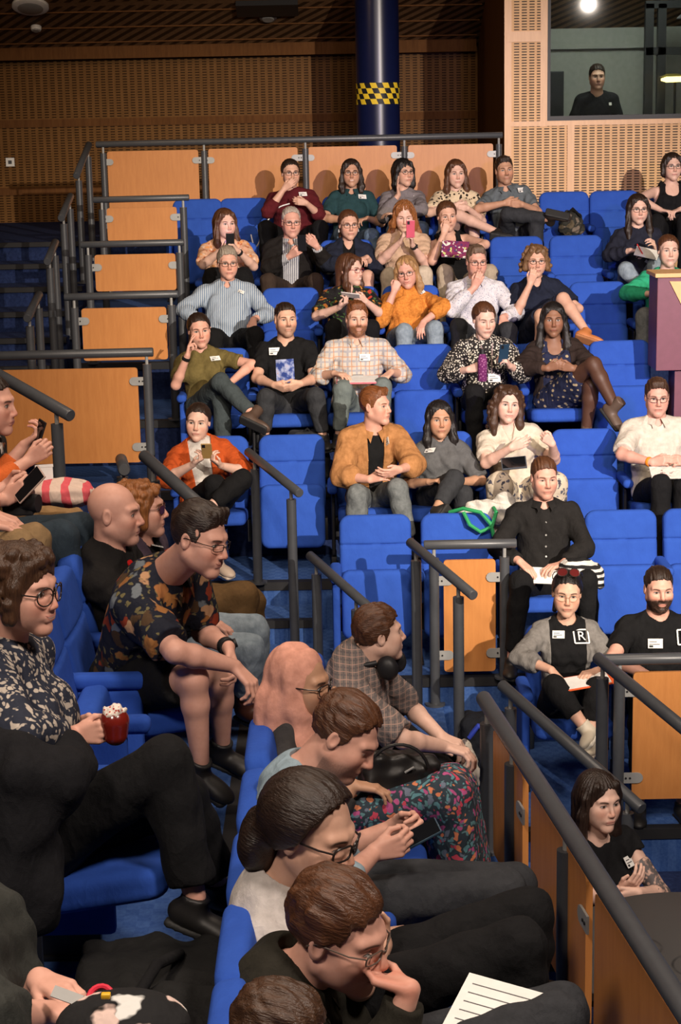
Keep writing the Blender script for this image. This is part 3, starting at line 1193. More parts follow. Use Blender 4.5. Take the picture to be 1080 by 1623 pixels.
MT['skin'], MT['hair'] = m_skin(), m_hair()
SKIN = dict(pale=(0.68, 0.44, 0.35), fair=(0.62, 0.37, 0.27), pink=(0.64, 0.35, 0.27), tan=(0.50, 0.28, 0.185), olive=(0.46, 0.26, 0.165), brown=(0.25, 0.125, 0.075))
HAIR = dict(black=(0.010, 0.008, 0.008), dark=(0.022, 0.012, 0.008), brown=(0.055, 0.026, 0.013), chestnut=(0.085, 0.034, 0.015), auburn=(0.17, 0.06, 0.02), ginger=(0.26, 0.10, 0.03),
            blonde=(0.36, 0.21, 0.09), dirty=(0.17, 0.095, 0.045), grey=(0.30, 0.26, 0.22), silver=(0.42, 0.38, 0.34), greybrown=(0.15, 0.10, 0.07))


def nrm(v):
    v = np.asarray(v, float)
    return v / (np.linalg.norm(v) + 1e-9)


def hprims(T, fem, fw):
    """head prims; T maps local head coordinates to the world, axes in T.R, scale T.s"""
    s, R = T.s, T.R
    a = 0.93 if fem else 1.0
    L = []
    e = lambda c, r, k=0.015, sub=False: L.append(ell(T(c), np.array(r) * s, R, k * s, sub))
    c_ = lambda p, q, ra, rb, k=0.012, sub=False: L.append(cap(T(p), T(q), ra * s, rb * s, k * s, False, sub))
    e((0, -0.014, 0.030), (0.0745 * fw, 0.093, 0.086))
    e((0, 0.020, -0.030), (0.061 * fw, 0.068, 0.085), 0.03)
    for g in (-1, 1):
        c_((g * (0.047 if fem else 0.052) * fw, -0.005, -0.053), (g * 0.011, 0.066, -0.101), (0.018 if fem else 0.021) * fw, 0.017 if fem else 0.019, 0.028)
        e((g * 0.041, 0.055, -0.022), (0.025, 0.026, 0.024), 0.028)
        e((g * 0.034 * fw, 0.044, -0.052), (0.026 * fw, 0.030, 0.032), 0.03)
        c_((g * 0.014, 0.0815 if fem else 0.083, 0.026), (g * 0.046, 0.066, 0.025), 0.009 if fem else 0.011, 0.008, 0.02)
    e((0, 0.071 if fem else 0.074, -0.100), ((0.018 if fem else 0.023), 0.019, 0.017), 0.022)
    for g in (-1, 1):
        e((g * 0.0315, 0.095, 0.002), (0.021, 0.018, 0.0125), 0.014, True)
        e((g * 0.0315, 0.066, 0.002), (0.0175, 0.0155, 0.0140), 0.004)
    c_((0, 0.082, 0.015), (0, 0.104 if fem else 0.107, -0.030), 0.0072 if fem else 0.0082, 0.0100 if fem else 0.0118, 0.013)
    for g in (-1, 1):
        e((g * (0.0092 if fem else 0.011), 0.095, -0.036), (0.0072 if fem else 0.0082, 0.011, 0.0075), 0.007)
    e((0, 0.080, -0.060), (0.028, 0.016, 0.016), 0.018)
    c_((-0.017, 0.091, -0.0615), (0.017, 0.091, -0.0615), 0.0048, 0.0048, 0.007)
    c_((-0.014, 0.090, -0.0712), (0.014, 0.090, -0.0712), 0.0058, 0.0058, 0.007)
    for g in (-1, 1):
        e((g * 0.0765 * fw, -0.014, -0.004), (0.0085, 0.018, 0.031), 0.006)
        e((g * 0.084 * fw, -0.010, 0.000), (0.006, 0.010, 0.017), 0.005, True)
    return L


class Head:
    def __init__(s, c, yaw, pitch, roll, sc):
        y, p, r = (math.radians(v) for v in (yaw, pitch, roll))
        f = np.array([math.sin(y) * math.cos(p), -math.cos(y) * math.cos(p), -math.sin(p)])
        x0 = np.array([math.cos(y), math.sin(y), 0])
        u0 = np.array([math.sin(y) * math.sin(p), -math.cos(y) * math.sin(p), math.cos(p)])
        x = x0 * math.cos(r) - u0 * math.sin(r)
        u = u0 * math.cos(r) + x0 * math.sin(r)
        s.R = np.stack([x, f, u])
        s.c = np.asarray(c, float)
        s.s = sc

    def __call__(s, p):
        return s.c + s.s * (np.asarray(p, float) @ s.R)

    def local(s, V):
        return ((V - s.c) @ s.R.T) / s.s


LINES = dict(
    short=([-.12, -.085, -.05, -.03, -.012, .006, .022, .036, .055, .09], [-.075, -.072, -.05, -.012, .004, -.030, -.012, .052, .072, .080]),
    tied=([-.12, -.09, -.05, -.02, .01, .03, .05, .09], [-.06, -.055, -.045, -.02, .005, .045, .072, .084]),
    long=([-.12, -.05, .0, .03, .045, .06, .09], [-.12, -.12, -.10, -.04, .048, .072, .088]),
    fringe=([-.12, -.05, .0, .03, .05, .06, .09], [-.12, -.12, -.10, -.07, .020, .032, .034]),
    high=([-.12, -.09, -.05, -.02, .01, .03, .05, .075], [-.06, -.055, -.045, -.02, .005, .06, .100, .118]),
    recede=([-.12, -.085, -.05, -.03, -.012, .006, .022, .036, .055, .09], [-.075, -.072, -.05, -.012, .004, -.028, .02, .072, .090, .098]),
)


def hair_mesh(T, st, h, seed=0):
    """hair built in head coordinates, then placed; st: dict(style, len, t, ...)"""
    style = st['style']
    t = st.get('t', 0.0105 if style in ('tied', 'bun') else 0.012)
    rs = np.random.RandomState(seed + 3)
    P = [ell((0, -0.0225, 0.0325), (0.0765 + t, 0.0945 + t, 0.0845 + t), I3, 0.01)]
    line = LINES[st.get('line', {'short': 'short', 'tied': 'tied', 'bun': 'tied', 'long': 'long', 'bob': 'long', 'curly': 'long'}.get(style, 'short'))]
    tail = []
    ln = st.get('len', 0.22)
    if style == 'short':
        v = st.get('vol', 0.008)
        P[0] = ell((0, -0.0205, 0.0315), (0.0765 + t * 0.35, 0.0935 + t * 0.5, 0.0845 + t * 0.5), I3, 0.01)
        P.append(ell((0, -0.016, 0.066 + v * 0.5), (0.0665, 0.088, 0.050 + t * 0.5 + v * 0.5), I3, 0.03))
        if st.get('quiff'):
            P.append(cap((-0.030, 0.052, 0.104), (0.030, 0.056, 0.108), 0.015, 0.015, 0.03))
    if style in ('long', 'bob', 'curly'):
        for g in (-1, 1):
            o = st.get('flare', 0.0)
            fwd = st.get('front', 0.02)
            pts = [(g * 0.050, 0.048, 0.082), (g * 0.079, 0.024, 0.020), (g * (0.086 + o * 0.5), 0.010 + fwd * 0.4, -0.06)]
            if ln > 0.10:
                pts.append((g * (0.090 + o), 0.0 + fwd * 1.6, -0.06 - (ln - 0.06) * 0.55))
                pts.append((g * (0.082 + o), 0.0 + fwd * 2.4, -0.06 - (ln - 0.06)))
            rr = [0.016, 0.017, 0.024, 0.030, 0.020]
            for i in range(len(pts) - 1):
                tail.append(cap(pts[i], pts[i + 1], rr[i], rr[i + 1], 0.02))
        bl = min(ln, st.get('back', ln))
        tail.append(cap((0, -0.075, 0.0), (0, -0.088, -bl * 0.9), 0.05, 0.035, 0.03))
        for g in (-1, 1):
            tail.append(cap((g * 0.045, -0.060, 0.0), (g * 0.055, -0.066, -bl * 0.9), 0.045, 0.028, 0.03))
    if style == 'curly':
        nb_ = st.get('n', 90) * 2
        for i in range(nb_):
            th = rs.uniform(0, 2 * math.pi)
            zz = rs.uniform(-ln, 0.11)
            rad = 0.085 + rs.uniform(-0.01, 0.018) + (0.02 if zz < 0 else 0)
            if zz > 0.02:
                rad *= math.sqrt(max(0.05, 1 - ((zz - 0.02) / 0.11) ** 2))
            x, y = rad * math.sin(th), -0.014 + rad * 1.15 * -math.cos(th) * -1
            if y > 0.03 and zz < 0.075:
                continue
            q = rs.uniform(0.6, 1.0)
            tail.append(ell((x, y, zz), (0.019 * q, 0.019 * q, 0.022 * q), I3, 0.006))
    if style == 'bun':
        tail.append(ell(st.get('bun', (0, -0.115, 0.035)), (0.036, 0.032, 0.036), I3, 0.01))
    if style == 'tied' and st.get('tail', True):
        sx = st.get('side', 0.0)
        tail += [cap((0, -0.095, 0.02), (sx * 0.5, -0.122, -0.03), 0.020, 0.026, 0.02), cap((sx * 0.5, -0.122, -0.03), (sx, -0.105 + abs(sx) * 1.2, -ln * 0.8), 0.026, 0.015, 0.02)]
    for e in st.get('extra', ()):
        tail.append(e)
    z0 = [((0, 0, 0.0), 0.16, h)]
    F = Field(P + tail, h * 1.4, z0, pad=0.025)
    # cap and locks are cut differently: rebuild the cap with its hairline, then merge the locks
    F.F[:] = 0.06
    F.apply(P[0])
    for p in P[1:]:
        F.apply(p)
    X, Y, Z = F.grid()
    part = st.get('part', 0.0)
    g = np.interp(Y - 0 * X, line[0], line[1])
    if style in ('long', 'bob', 'curly') and st.get('line') != 'fringe':
        g = g - np.clip((np.abs(X - part) - 0.012) / 0.05, 0, 1) ** 1.3 * 0.045 * (Y > 0.02)
    else:
        g = g - np.clip(np.abs(X) / 0.06, 0, 1) ** 2 * 0.010 * (Y > 0.03)
    g = g + (0.0007 * np.sin(X * 420 + 1.3) + 0.0018 * np.sin(X * 130 + seed) + 0.0012 * np.sin(X * 260 + 2 * seed)) * (Y > 0.03)
    F.cut((g - Z) * 0.75)
    F.cut(-((X / 0.069) ** 2 + ((Y - 0.0) / 0.083) ** 2 + ((Z - 0.02) / 0.086) ** 2 - 1) * 0.03)
    for p in tail:
        F.apply(p)
    # clear the face
    face = ell((0, 0.078, -0.035), (st.get('facew', 0.056), 0.060, 0.090), I3, 0.008, sub=True)
    F.apply(face)
    if style in ('long', 'bob', 'curly'):
        F.apply(cap((0, 0.0, -0.11), (0, -0.01, -0.2), 0.052, 0.055, 0.01, False, True))
    amp = st.get('wave', 0.0008 if style == 'curly' else 0.0025)
    r = np.random.RandomState(seed)
    acc = 0
    if style in ('short', 'bun', 'tied'):
        for q in range(5):
            acc = acc + np.sin(X * r.uniform(150, 420) + Y * r.uniform(-60, 60) + Z * r.uniform(-60, 60) + r.uniform(0, 6))
        F.F += ((0.0010 if style == 'short' else 0.0005) * acc).astype(np.float32)
        if style == 'short' and h < 0.0046:
            F.wrinkle(0.0026, 0.030, seed, stretch=(1.5, 0.5, 1.0))
        amp = 0.0
    th = np.arctan2(X, Y + 0.014)
    for q in range(4):
        acc = acc + np.sin(th * r.uniform(14, 34) + Z * r.uniform(-25, 25) * (3 if amp > 0.004 else 1) + r.uniform(0, 6))
    F.F += (amp * 0.5 * acc).astype(np.float32)
    V, Q = keep_big(*F.net(), 0.03)
    return T(V), Q, (V[:, [0, 2, 1]] if style in ('short', 'bun', 'tied') else V)


# ---- hands
POSES = dict(rest=[(22, 32, 20)] * 4, loose=[(36, 46, 26)] * 4, grip=[(52, 58, 34)] * 4, flat=[(8, 10, 6)] * 4, fist=[(78, 88, 48)] * 4,
             point=[(6, 8, 5), (70, 80, 40), (75, 82, 42), (78, 84, 44)], up=[(4, 6, 4), (14, 18, 10), (60, 70, 40), (70, 80, 40)])


def hand_prims(w, d, pn, side, s, pose, k=0.0045):
    """w wrist, d direction of the fingers, pn direction the palm faces"""
    y = nrm(d)
    z = -np.asarray(pn, float)
    z = z - y * (z @ y)
    z = nrm(z)
    x = np.cross(y, z)
    if side == 'l':
        x = -x
    pt = lambda a, b, c: w + s * (x * a + y * b + z * c)
    L = []
    kx = [0.027, 0.009, -0.009, -0.026]
    ky = [0.087, 0.092, 0.088, 0.078]
    ln = [(0.042, 0.025, 0.020), (0.046, 0.029, 0.021), (0.043, 0.027, 0.021), (0.034, 0.020, 0.018)]
    for i in range(4):
        L.append(cap(pt(kx[i] * 0.55, 0.004, 0), pt(kx[i], ky[i], 0.002), 0.0145 * s, 0.0112 * s, 0.010 * s))
    L.append(cap(pt(0.008, 0.02, -0.006), pt(0.026, 0.05, -0.010), 0.016 * s, 0.013 * s, 0.012 * s))
    for i in range(4):
        p = np.array([kx[i], ky[i], 0.002])
        sp = math.radians((1.5 - i) * 3.5)
        ang = 0.0
        r = [0.0098, 0.0088, 0.0080, 0.0068]
        for j in range(3):
            ang += math.radians(POSES[pose][i][j])
            dv = np.array([math.sin(sp), math.cos(sp) * math.cos(ang), -math.sin(ang)])
            q = p + dv * ln[i][j]
            L.append(cap(pt(*p), pt(*q), r[j] * s * (0.9 if i == 3 else 1), r[j + 1] * s * (0.9 if i == 3 else 1), k * s if j == 0 else 0.003 * s))
            p = q
    tz = -0.012 if pose in ('flat', 'rest') else -0.024
    a, b, c = (0.030, 0.035, -0.008), (0.047, 0.066, tz), (0.044, 0.094, tz * 1.3)
    L += [cap(pt(0.016, 0.016, -0.004), pt(*a), 0.0155 * s, 0.0125 * s, 0.008 * s), cap(pt(*a), pt(*b), 0.0118 * s, 0.0100 * s, k * s), cap(pt(*b), pt(*c), 0.0098 * s, 0.0075 * s, 0.003 * s)]
    return L, pt(0, 0.07, -0.02), (x, y, z)


def make_glasses(T, par, col=None, style='rect', dark=False, rw=0.0235, rh=0.016, thick=0.0016, dz=0.0):
    mb = MB(T.c)
    rim = []
    for g in (-1, 1):
        pts = []
        for i in range(21):
            a = 2 * math.pi * i / 20
            ca, sa = math.cos(a), math.sin(a)
            if style == 'rect':
                q = 3.5
                k = (abs(ca) ** q + abs(sa) ** q) ** (-1 / q)
                ca, sa = ca * k, sa * k
            xx = g * 0.0325 + ca * rw
            pts.append(T((xx, 0.1015 - (xx * xx) * 4.5, 0.000 + dz + sa * rh)))
        mb.tube(pts, thick * T.s, 6, caps=False)
        o = g * (0.0325 + rw)
        mb.tube([T((o, 0.1015 - o * o * 4.5, 0.006 + dz)), T((g * 0.075, 0.055, 0.008 + dz)), T((g * 0.082, -0.015, 0.008 + dz)), T((g * 0.079, -0.035, -0.008 + dz))], thick * T.s, 6)
        rim.append(pts)
    mb.tube([T((-0.0325 + rw, 0.0995, 0.003 + dz)), T((0, 0.106, 0.006 + dz)), T((0.0325 - rw, 0.0995, 0.003 + dz))], thick * T.s, 6)
    o = mb.build('glasses', MT.setdefault(('spec', col), m_plain('spectacle_frame', col or (0.02, 0.014, 0.012), 0.3, 0.0, 0.5)), None)
    keep_parent(o, par)
    if dark:
        lb = MB(T.c)
        for pts in rim:
            c = sum(pts) / len(pts)
            lb.add(pts[:-1] + [p + T.R[1] * 0.0015 for p in pts[:-1]], [tuple(range(20)), tuple(range(39, 19, -1))] + [(i, (i + 1) % 20, 20 + (i + 1) % 20, 20 + i) for i in range(20)])
        l = lb.build('tinted_lens', MT.setdefault('tint', m_plain('tinted_lens', (0.09, 0.012, 0.012), 0.1, 0.0, 0.6)), None)
        keep_parent(l, o, par)
    return o


def keep_parent(o, par, gp=None):
    """parent keeping the world place (parents here are only moved, never turned)"""
    w = Vector(o.location)
    p = Vector(par.location)
    if gp is not None:
        p = p + Vector(gp.location)
    o.parent = par
    o.location = w - p


FINE = {}


class Person:
    def __init__(P, label, hd, hip, hs=1.0, face=(0, 0, 0), yaw=0, fem=False, w=1.0, skin='fair', hair=None, hairc='brown', kl=None, kr=None, al=None, ar=None,
                 hl=None, hr=None, el=None, er=None, top=None, over=None, bot=None, shoe=None, foot=(None, None), s=0.98, belly=0.0, bust=None, fw=1.0, beard=0.0, smile=0.0, teeth=0.0,
                 eye=1.0, gaze=0.0, mouth=1.0, near=False, lower=True, group='people in the audience', brow=None, neck=None, seed=None, shw=None, floor=None, hz=None):
        """hd head centre (px, py, Y); hip (px, Y, world z); joints (px, py, forward metres from the hip depth); hl / hr wrists (px, py, fwd, fingertip px, py, fwd, palm, pose)"""
        P.seed = seed if seed is not None else abs(hash(label)) % 1000 if False else sum(map(ord, label)) % 1000
        P.label, P.s, P.fem, P.w, P.near = label, s, fem, w, near
        eye = eye * (1.14 if fem else 1.0)
        th = math.radians(yaw)
        P.fw = np.array([math.sin(th), -math.cos(th), 0.0])
        P.rt = np.array([math.cos(th), math.sin(th), 0.0])
        hY = hip[1]
        P.hY = hY
        P.H = np.array([WX(hip[0], hY, hip[2]), hY, hip[2]])
        P.T = Head(W(*hd), face[0], face[1], face[2], hs * s * 1.05)
        T = P.T
        up0 = nrm(np.array([0, 0, 1.0]) * 0.75 + nrm(T.c - P.H) * 0.25)
        nb = T.c - up0 * 0.165 * s - np.array([0, 0, 0.0]) - P.fw * 0.012 - T.R[1] * 0.022
        P.N = np.asarray(W(*neck)) if neck else nb
        P.U = nrm(P.N - P.H)
        P.R = nrm(P.rt - P.U * (P.rt @ P.U))
        P.F = nrm(np.cross(P.R, P.U))
        if P.F @ P.fw < 0:
            P.F = -P.F
        sw = shw or (0.149 if fem else 0.167)
        P.S = {}
        P.Ej = {}
        P.Wr = {}
        P.hand = {}
        px = lambda q: W(q[0], q[1], hY - q[2])
        for sd, g, hh, ee in (('l', -1, hl, el), ('r', 1, hr, er)):
            S = P.N - P.U * 0.078 * s + P.R * g * sw * w ** 0.6 * s
            if hh is None:
                a = P.H + P.R * g * 0.13 + P.fw * 0.30 + np.array([0, 0, 0.10])
                hh_ = None
                wr = a
                d = nrm(P.fw + np.array([0, 0, -0.3]))
                palm, pose = 'd', 'rest'
            else:
                wr = px(hh)
                d = None if len(hh) < 6 or hh[3] is None else px(hh[3:6]) - wr
                palm, pose = (hh[6] if len(hh) > 6 else 'd'), (hh[7] if len(hh) > 7 else 'rest')
            l1, l2 = 0.285 * s, 0.255 * s
            dv = wr - S
            D = np.linalg.norm(dv)
            u = dv / D
            if D >= (l1 + l2) * 0.985:
                f = D / ((l1 + l2) * 0.985)
                l1 *= f
                l2 *= f
            D2 = max(D, abs(l1 - l2) + 0.02)
            a = (l1 * l1 - l2 * l2 + D2 * D2) / (2 * D2)
            hgt = math.sqrt(max(l1 * l1 - a * a, 0.0))
            if ee is not None:
                pole = np.asarray(px(ee if len(ee) > 2 else (ee[0], ee[1], hY - (S[1] + wr[1]) / 2))) - (S + u * a)
            else:
                pole = P.R * g * 0.55 + np.array([0, 0, -1.0]) - P.fw * 0.25
            pole = pole - u * (pole @ u)
            Ej = S + u * a + nrm(pole) * hgt
            if ee is not None and hgt > 0.01:
                # of all elbows the two bone lengths allow, take the one seen nearest the photo's elbow
                e1 = nrm(pole)
                e2 = np.cross(u, e1)
                q = np.linspace(-math.pi * 0.55, math.pi * 0.55, 61)
                cand = S + u * a + hgt * (np.cos(q)[:, None] * e1 + np.sin(q)[:, None] * e2)
                pj = proj(cand)
                cost = np.hypot(pj[:, 0] - ee[0], pj[:, 1] - ee[1]) * pj[:, 2] / FPX + 0.012 * q ** 2
                ins = cand - P.H
                dl = np.abs(ins @ P.R)
                df = np.abs(ins @ P.F)
                cost = cost + 0.15 * ((dl < 0.15 * w) & (df < 0.10))
                Ej = cand[int(np.argmin(cost))]
            if d is None:
                d = nrm(wr - Ej)
            pn = dict(d=np.array([0, 0, -1.0]), u=np.array([0, 0, 1.0]), b=-P.fw, f=P.fw, i=-P.R * g, o=P.R * g, h=T.c - wr, c=np.array([0, -1.0, 0]), a=np.array([0, 1.0, 0]), L=np.array([-1.0, 0, 0]), X=np.array([1.0, 0, 0]))[palm]
            P.S[sd], P.Ej[sd], P.Wr[sd] = S, Ej, wr
            P.hand[sd] = hand_prims(wr, d, pn, sd, s * (0.93 if fem else 1.02), pose)
        P.hipj = {'l': P.H - P.R * 0.085 * s, 'r': P.H + P.R * 0.085 * s}
        P.K, P.A, P.Toe = {}, {}, {}
        fl = floor if floor is not None else P.H[2] - 0.50
        for sd, g, kk, aa, ft in (('l', -1, kl, al, foot[0]), ('r', 1, kr, ar, foot[1])):
            K = px(kk) if kk else P.hipj[sd] + P.fw * 0.44 * s + P.R * g * 0.05 + np.array([0, 0, 0.03])
            A = px(aa) if aa else np.array([K[0], K[1], fl + 0.085]) + P.fw * 0.02
            if aa and A[2] < fl + 0.06:
                A = WZ(aa[0], aa[1], fl + 0.08) if abs(WZ(aa[0], aa[1], fl + 0.08)[1] - A[1]) < 0.5 else A
            P.K[sd], P.A[sd] = K, A
            tv = (px(ft) - A) if ft else P.fw * 1.0 + P.R * g * 0.15
            P.Toe[sd] = nrm(tv)
        # ---------------- body
        lw = (0.92 if fem else 1.0)
        r0 = 0.0 if top is None else 0.0
        w_ = w

        def torso(t=0.0, hipt=0.0):
            H, N, R, U, F = P.H, P.N, P.R, P.U, P.F
            B = np.stack([R, F, U])
            Lh = np.linalg.norm(N - H)
            c1 = H + U * Lh * 0.68 - F * 0.018
            c2 = H + U * Lh * 0.36 - F * 0.02 + F * belly * 0.5
            q = [ell(H + U * 0.02, (0.158 * w_ * s + t + hipt, 0.118 * w_ ** 0.7 * s + t, 0.115 * s + t), B, 0.03),
                 ell(c2, ((0.135 if fem else 0.148) * w_ * s + t, (0.100 * w_ ** 0.8 + belly) * s + t, 0.175 * s + t), B, 0.05),
                 ell(c1, ((0.142 if fem else 0.162) * w_ ** 0.8 * s + t, 0.108 * w_ ** 0.7 * s + t, 0.185 * s + t), B, 0.05)]
            for g, sd in ((-1, 'l'), (1, 'r')):
                q.append(cap(N - U * 0.048 * s + R * g * 0.03, P.S[sd] - R * g * 0.010, 0.048 * s + t, (0.045 if fem else 0.053) * s + t, 0.04))
            if fem:
                b = 0.058 if bust is None else bust
                for g in (-1, 1):
                    q.append(ell(H + U * Lh * 0.60 + R * g * 0.068 * w_ ** 0.5 + F * (0.070 + 0.02 * (w_ - 1)), (b * s + t, b * s + t, (b + 0.004) * s + t), B, 0.045))
            return q

        P.torso = torso
        ra = lambda t=0.0: [0.047 * lw * w ** 0.5 * s + t, 0.040 * lw * w ** 0.5 * s + t, 0.026 * lw * s + t]

        def arm(sd, t=0.0, frac=2.0, flat=False, k=0.025, t2=None):
            S, Ej, Wr = P.S[sd], P.Ej[sd], P.Wr[sd]
            a, b, c = ra(t)
            if t2 is not None:
                c = 0.026 * lw * s + t2
            if frac <= 1.0:
                return [cap(S, S + (Ej - S) * frac, a, a + (b - a) * frac, k, flat)]
            f = frac - 1.0
            m1 = Ej + (Wr - Ej) * 0.3
            out = [cap(S, Ej, a, b, k)]
            if f > 0.3:
                bb = b * 1.0
                out += [cap(Ej, m1, b, bb, 0.015), cap(m1, Ej + (Wr - Ej) * f, bb, bb + (c - bb) * (f - 0.3) / 0.7, 0.015, flat)]
            else:
                out += [cap(Ej, Ej + (Wr - Ej) * f, b, b, 0.015, flat)]
            return out

        P.arm = arm
        rl = (0.082 * w ** 0.6 * s, 0.056 * w ** 0.4 * s, 0.054 * s, 0.036 * s)

        def leg(sd, t=0.0, frac=2.0, flat=False, t2=None):
            h, K, A = P.hipj[sd], P.K[sd], P.A[sd]
            t2 = t if t2 is None else t2
            if frac <= 1.0:
                return [cap(h, h + (K - h) * frac, rl[0] + t, rl[0] + (rl[1] - rl[0]) * frac + t2, 0.03, flat)]
            f = frac - 1.0
            m1 = K + (A - K) * 0.3 - nrm(np.cross(np.cross(K - h, A - K), A - K)) * -0.0
            out = [cap(h, K, rl[0] + t, rl[1] + t, 0.03)]
            e = K + (A - K) * f
            if f > 0.3:
                out += [cap(K, m1, rl[1] + t, rl[2] + t, 0.02), cap(m1, e, rl[2] + t, rl[2] + (rl[3] - rl[2]) * (f - 0.3) / 0.7 + t2, 0.02, flat)]
            else:
                out += [cap(K, e, rl[1] + t, rl[2] + t, 0.02, flat)]
            return out

        P.leg = leg
        pr = torso(-0.008)
        for sd in 'lr':
            pr += arm(sd)
            if lower:
                pr += leg(sd, -0.004)
                A, d = P.A[sd], P.Toe[sd]
                uf = nrm(P.K[sd] - A)
                uf = nrm(uf - d * (uf @ d))
                pr += [cap(A - d * 0.02 - uf * 0.045, A + d * 0.11 * s - uf * 0.062, 0.026, 0.018, 0.03)]
        nk = 0.050 if fem else 0.060
        pr.append(cap(P.N - P.U * 0.03, T((0, -0.022, -0.055)), nk * 1.12 * w ** 0.3 * s, nk * w ** 0.3 * s, 0.03))
        pr += hprims(T, fem, fw)
        for sd in 'lr':
            pr += P.hand[sd][0]
        d0 = T.c[1]
        hf = (0.0030 if near else 0.0042) if d0 < 8 else 0.0050 if d0 < 12.0 else 0.0058
        hb = 0.010 if near else 0.0125
        P.hf = hf
        zones = [(T.c, 0.135 * T.s, hf)] + [(P.hand[sd][1], 0.105, hf) for sd in 'lr']
        F = Field(pr, hb, zones)
        V, Q = keep_big(*F.net(), 0.2)
        hp = T.local(V)
        far = (np.abs(hp) > 0.22).any(1)
        hp[far] = (0, -0.5, 0)
        P.org = np.array([P.H[0], P.H[1], fl])
        o = mesh_of('person', V, Q, MT['skin'], None, P.org, dict(hp=hp))
        o.location = P.org
        sk = SKIN[skin] if isinstance(skin, str) else skin
        hc = HAIR[hairc] if isinstance(hairc, str) else hairc
        o.color = sk + (1,)
        o['browc'] = [float(v) for v in (brow or tuple(0.75 * v for v in hc))]
        o['beardc'] = [float(v) * 0.9 for v in hc]
        o['lipc'] = [sk[0] * 0.82, sk[1] * (0.48 if fem else 0.58), sk[2] * (0.50 if fem else 0.58)]
        for k, v in (('beard', beard), ('smile', smile), ('teeth', teeth), ('eyeopen', eye), ('gaze', gaze), ('mouthw', mouth)):
            o[k] = float(v)
        tag(o, label, 'person', group)
        P.o = o
        P.parts = []
        P.top = P.bot = None
        if hair:
            Vh, Qh, Vl = hair_mesh(T, hair, max(hf, 0.0042), P.seed)
            ho = mesh_of('hair', Vh, Qh, MT['hair'], o, P.org, dict(hp=Vl))
            ho.color = hc + (1,)
            P.hairo = ho
        if bot:
            P.bottom(**bot)
        if top:
            P.top = P.garment(**top)
        if over:
            P.garment(**over)
        if shoe and lower:
            P.shoes(**(shoe if isinstance(shoe, dict) else dict(c=shoe)))

    # ---------------- clothes
    def garment(P, mat, name='shirt', sl=0.6, t=0.014, neck='crew', loose=0.006, cuff=0.008, hem=-0.02, open_=None, collar=False, wr=0.0045, strap=False, hood=False, long=0.0, h=None, skirt=None):
        s, T = P.s, P.T
        pr = P.torso(t + loose * 0.5)
        for sd in 'lr':
            if sl > 0:
                pr += P.arm(sd, t + loose, sl, True, 0.03, cuff + 0.006)
        if collar:
            n0 = P.N + P.U * 0.012
        h = h or (0.0085 if P.near else 0.0105)
        z = [(P.S['l'], 0.14, h * 0.8), (P.S['r'], 0.14, h * 0.8), (P.N, 0.13, h * 0.55)]
        F = Field(pr, h, z)
        X, Y, Z = F.grid()

        def along(c, v):
            return (X - c[0]) * v[0] + (Y - c[1]) * v[1] + (Z - c[2]) * v[2]

        F.wrinkle(wr, 0.075, P.seed)
        hz = P.H + P.U * hem
        if skirt is None:
            core = along(hz, P.U)
            lat = np.abs(along(hz, P.R))
            F.cut(-core - 3.0 * np.maximum(lat - 0.24 * P.w, 0))
        N = P.N
        if neck != 'none':
            r = dict(crew=0.062, collar=0.058, v=0.056, scoop=0.074, wide=0.095, tank=0.085, high=0.050)[neck]
            r *= (0.95 if P.fem else 1.06) * s
            F.apply(cap(N - P.U * 0.055 + P.F * 0.012, N + P.U * 0.2 + P.F * 0.05, r, r * 1.1, 0.006, False, True))
            if neck in ('v', 'collar'):
                F.apply(cap(N + P.F * 0.075 - P.U * 0.01, N + P.F * 0.115 - P.U * (0.105 if neck == 'v' else 0.055), 0.042, 0.008, 0.004, False, True))
            if neck in ('scoop', 'tank'):
                F.apply(ell(N + P.F * 0.11 - P.U * 0.055, (0.085, 0.06, 0.075), np.stack([P.R, P.F, P.U]), 0.006, True))
        if strap:
            # cut away the shoulders outside the straps
            for g, sd in ((-1, 'l'), (1, 'r')):
                F.apply(ell(P.S[sd] + P.R * g * 0.015 + P.U * 0.0, (0.075 * s, 0.14, 0.135), np.stack([P.R, P.F, P.U]), 0.006, True))
        if open_:
            wtop, wbot, dep = open_
            Lh = np.linalg.norm(P.N - P.H)
            u = along(P.H, P.U) / Lh
            half = wbot + (wtop - wbot) * np.clip(u, 0, 1.1)
            lat = along(P.H, P.R)
            fr = along(P.H, P.F)
            inside = np.maximum(np.abs(lat) - half, -(fr - 0.015))
            F.cut(-inside)
        V, Q = keep_big(*F.net(), 0.05)
        o = mesh_of(name, V, Q, mat, P.o, P.org)
        P.parts.append(V)
        if collar:
            P.collar(mat, o)
        return o

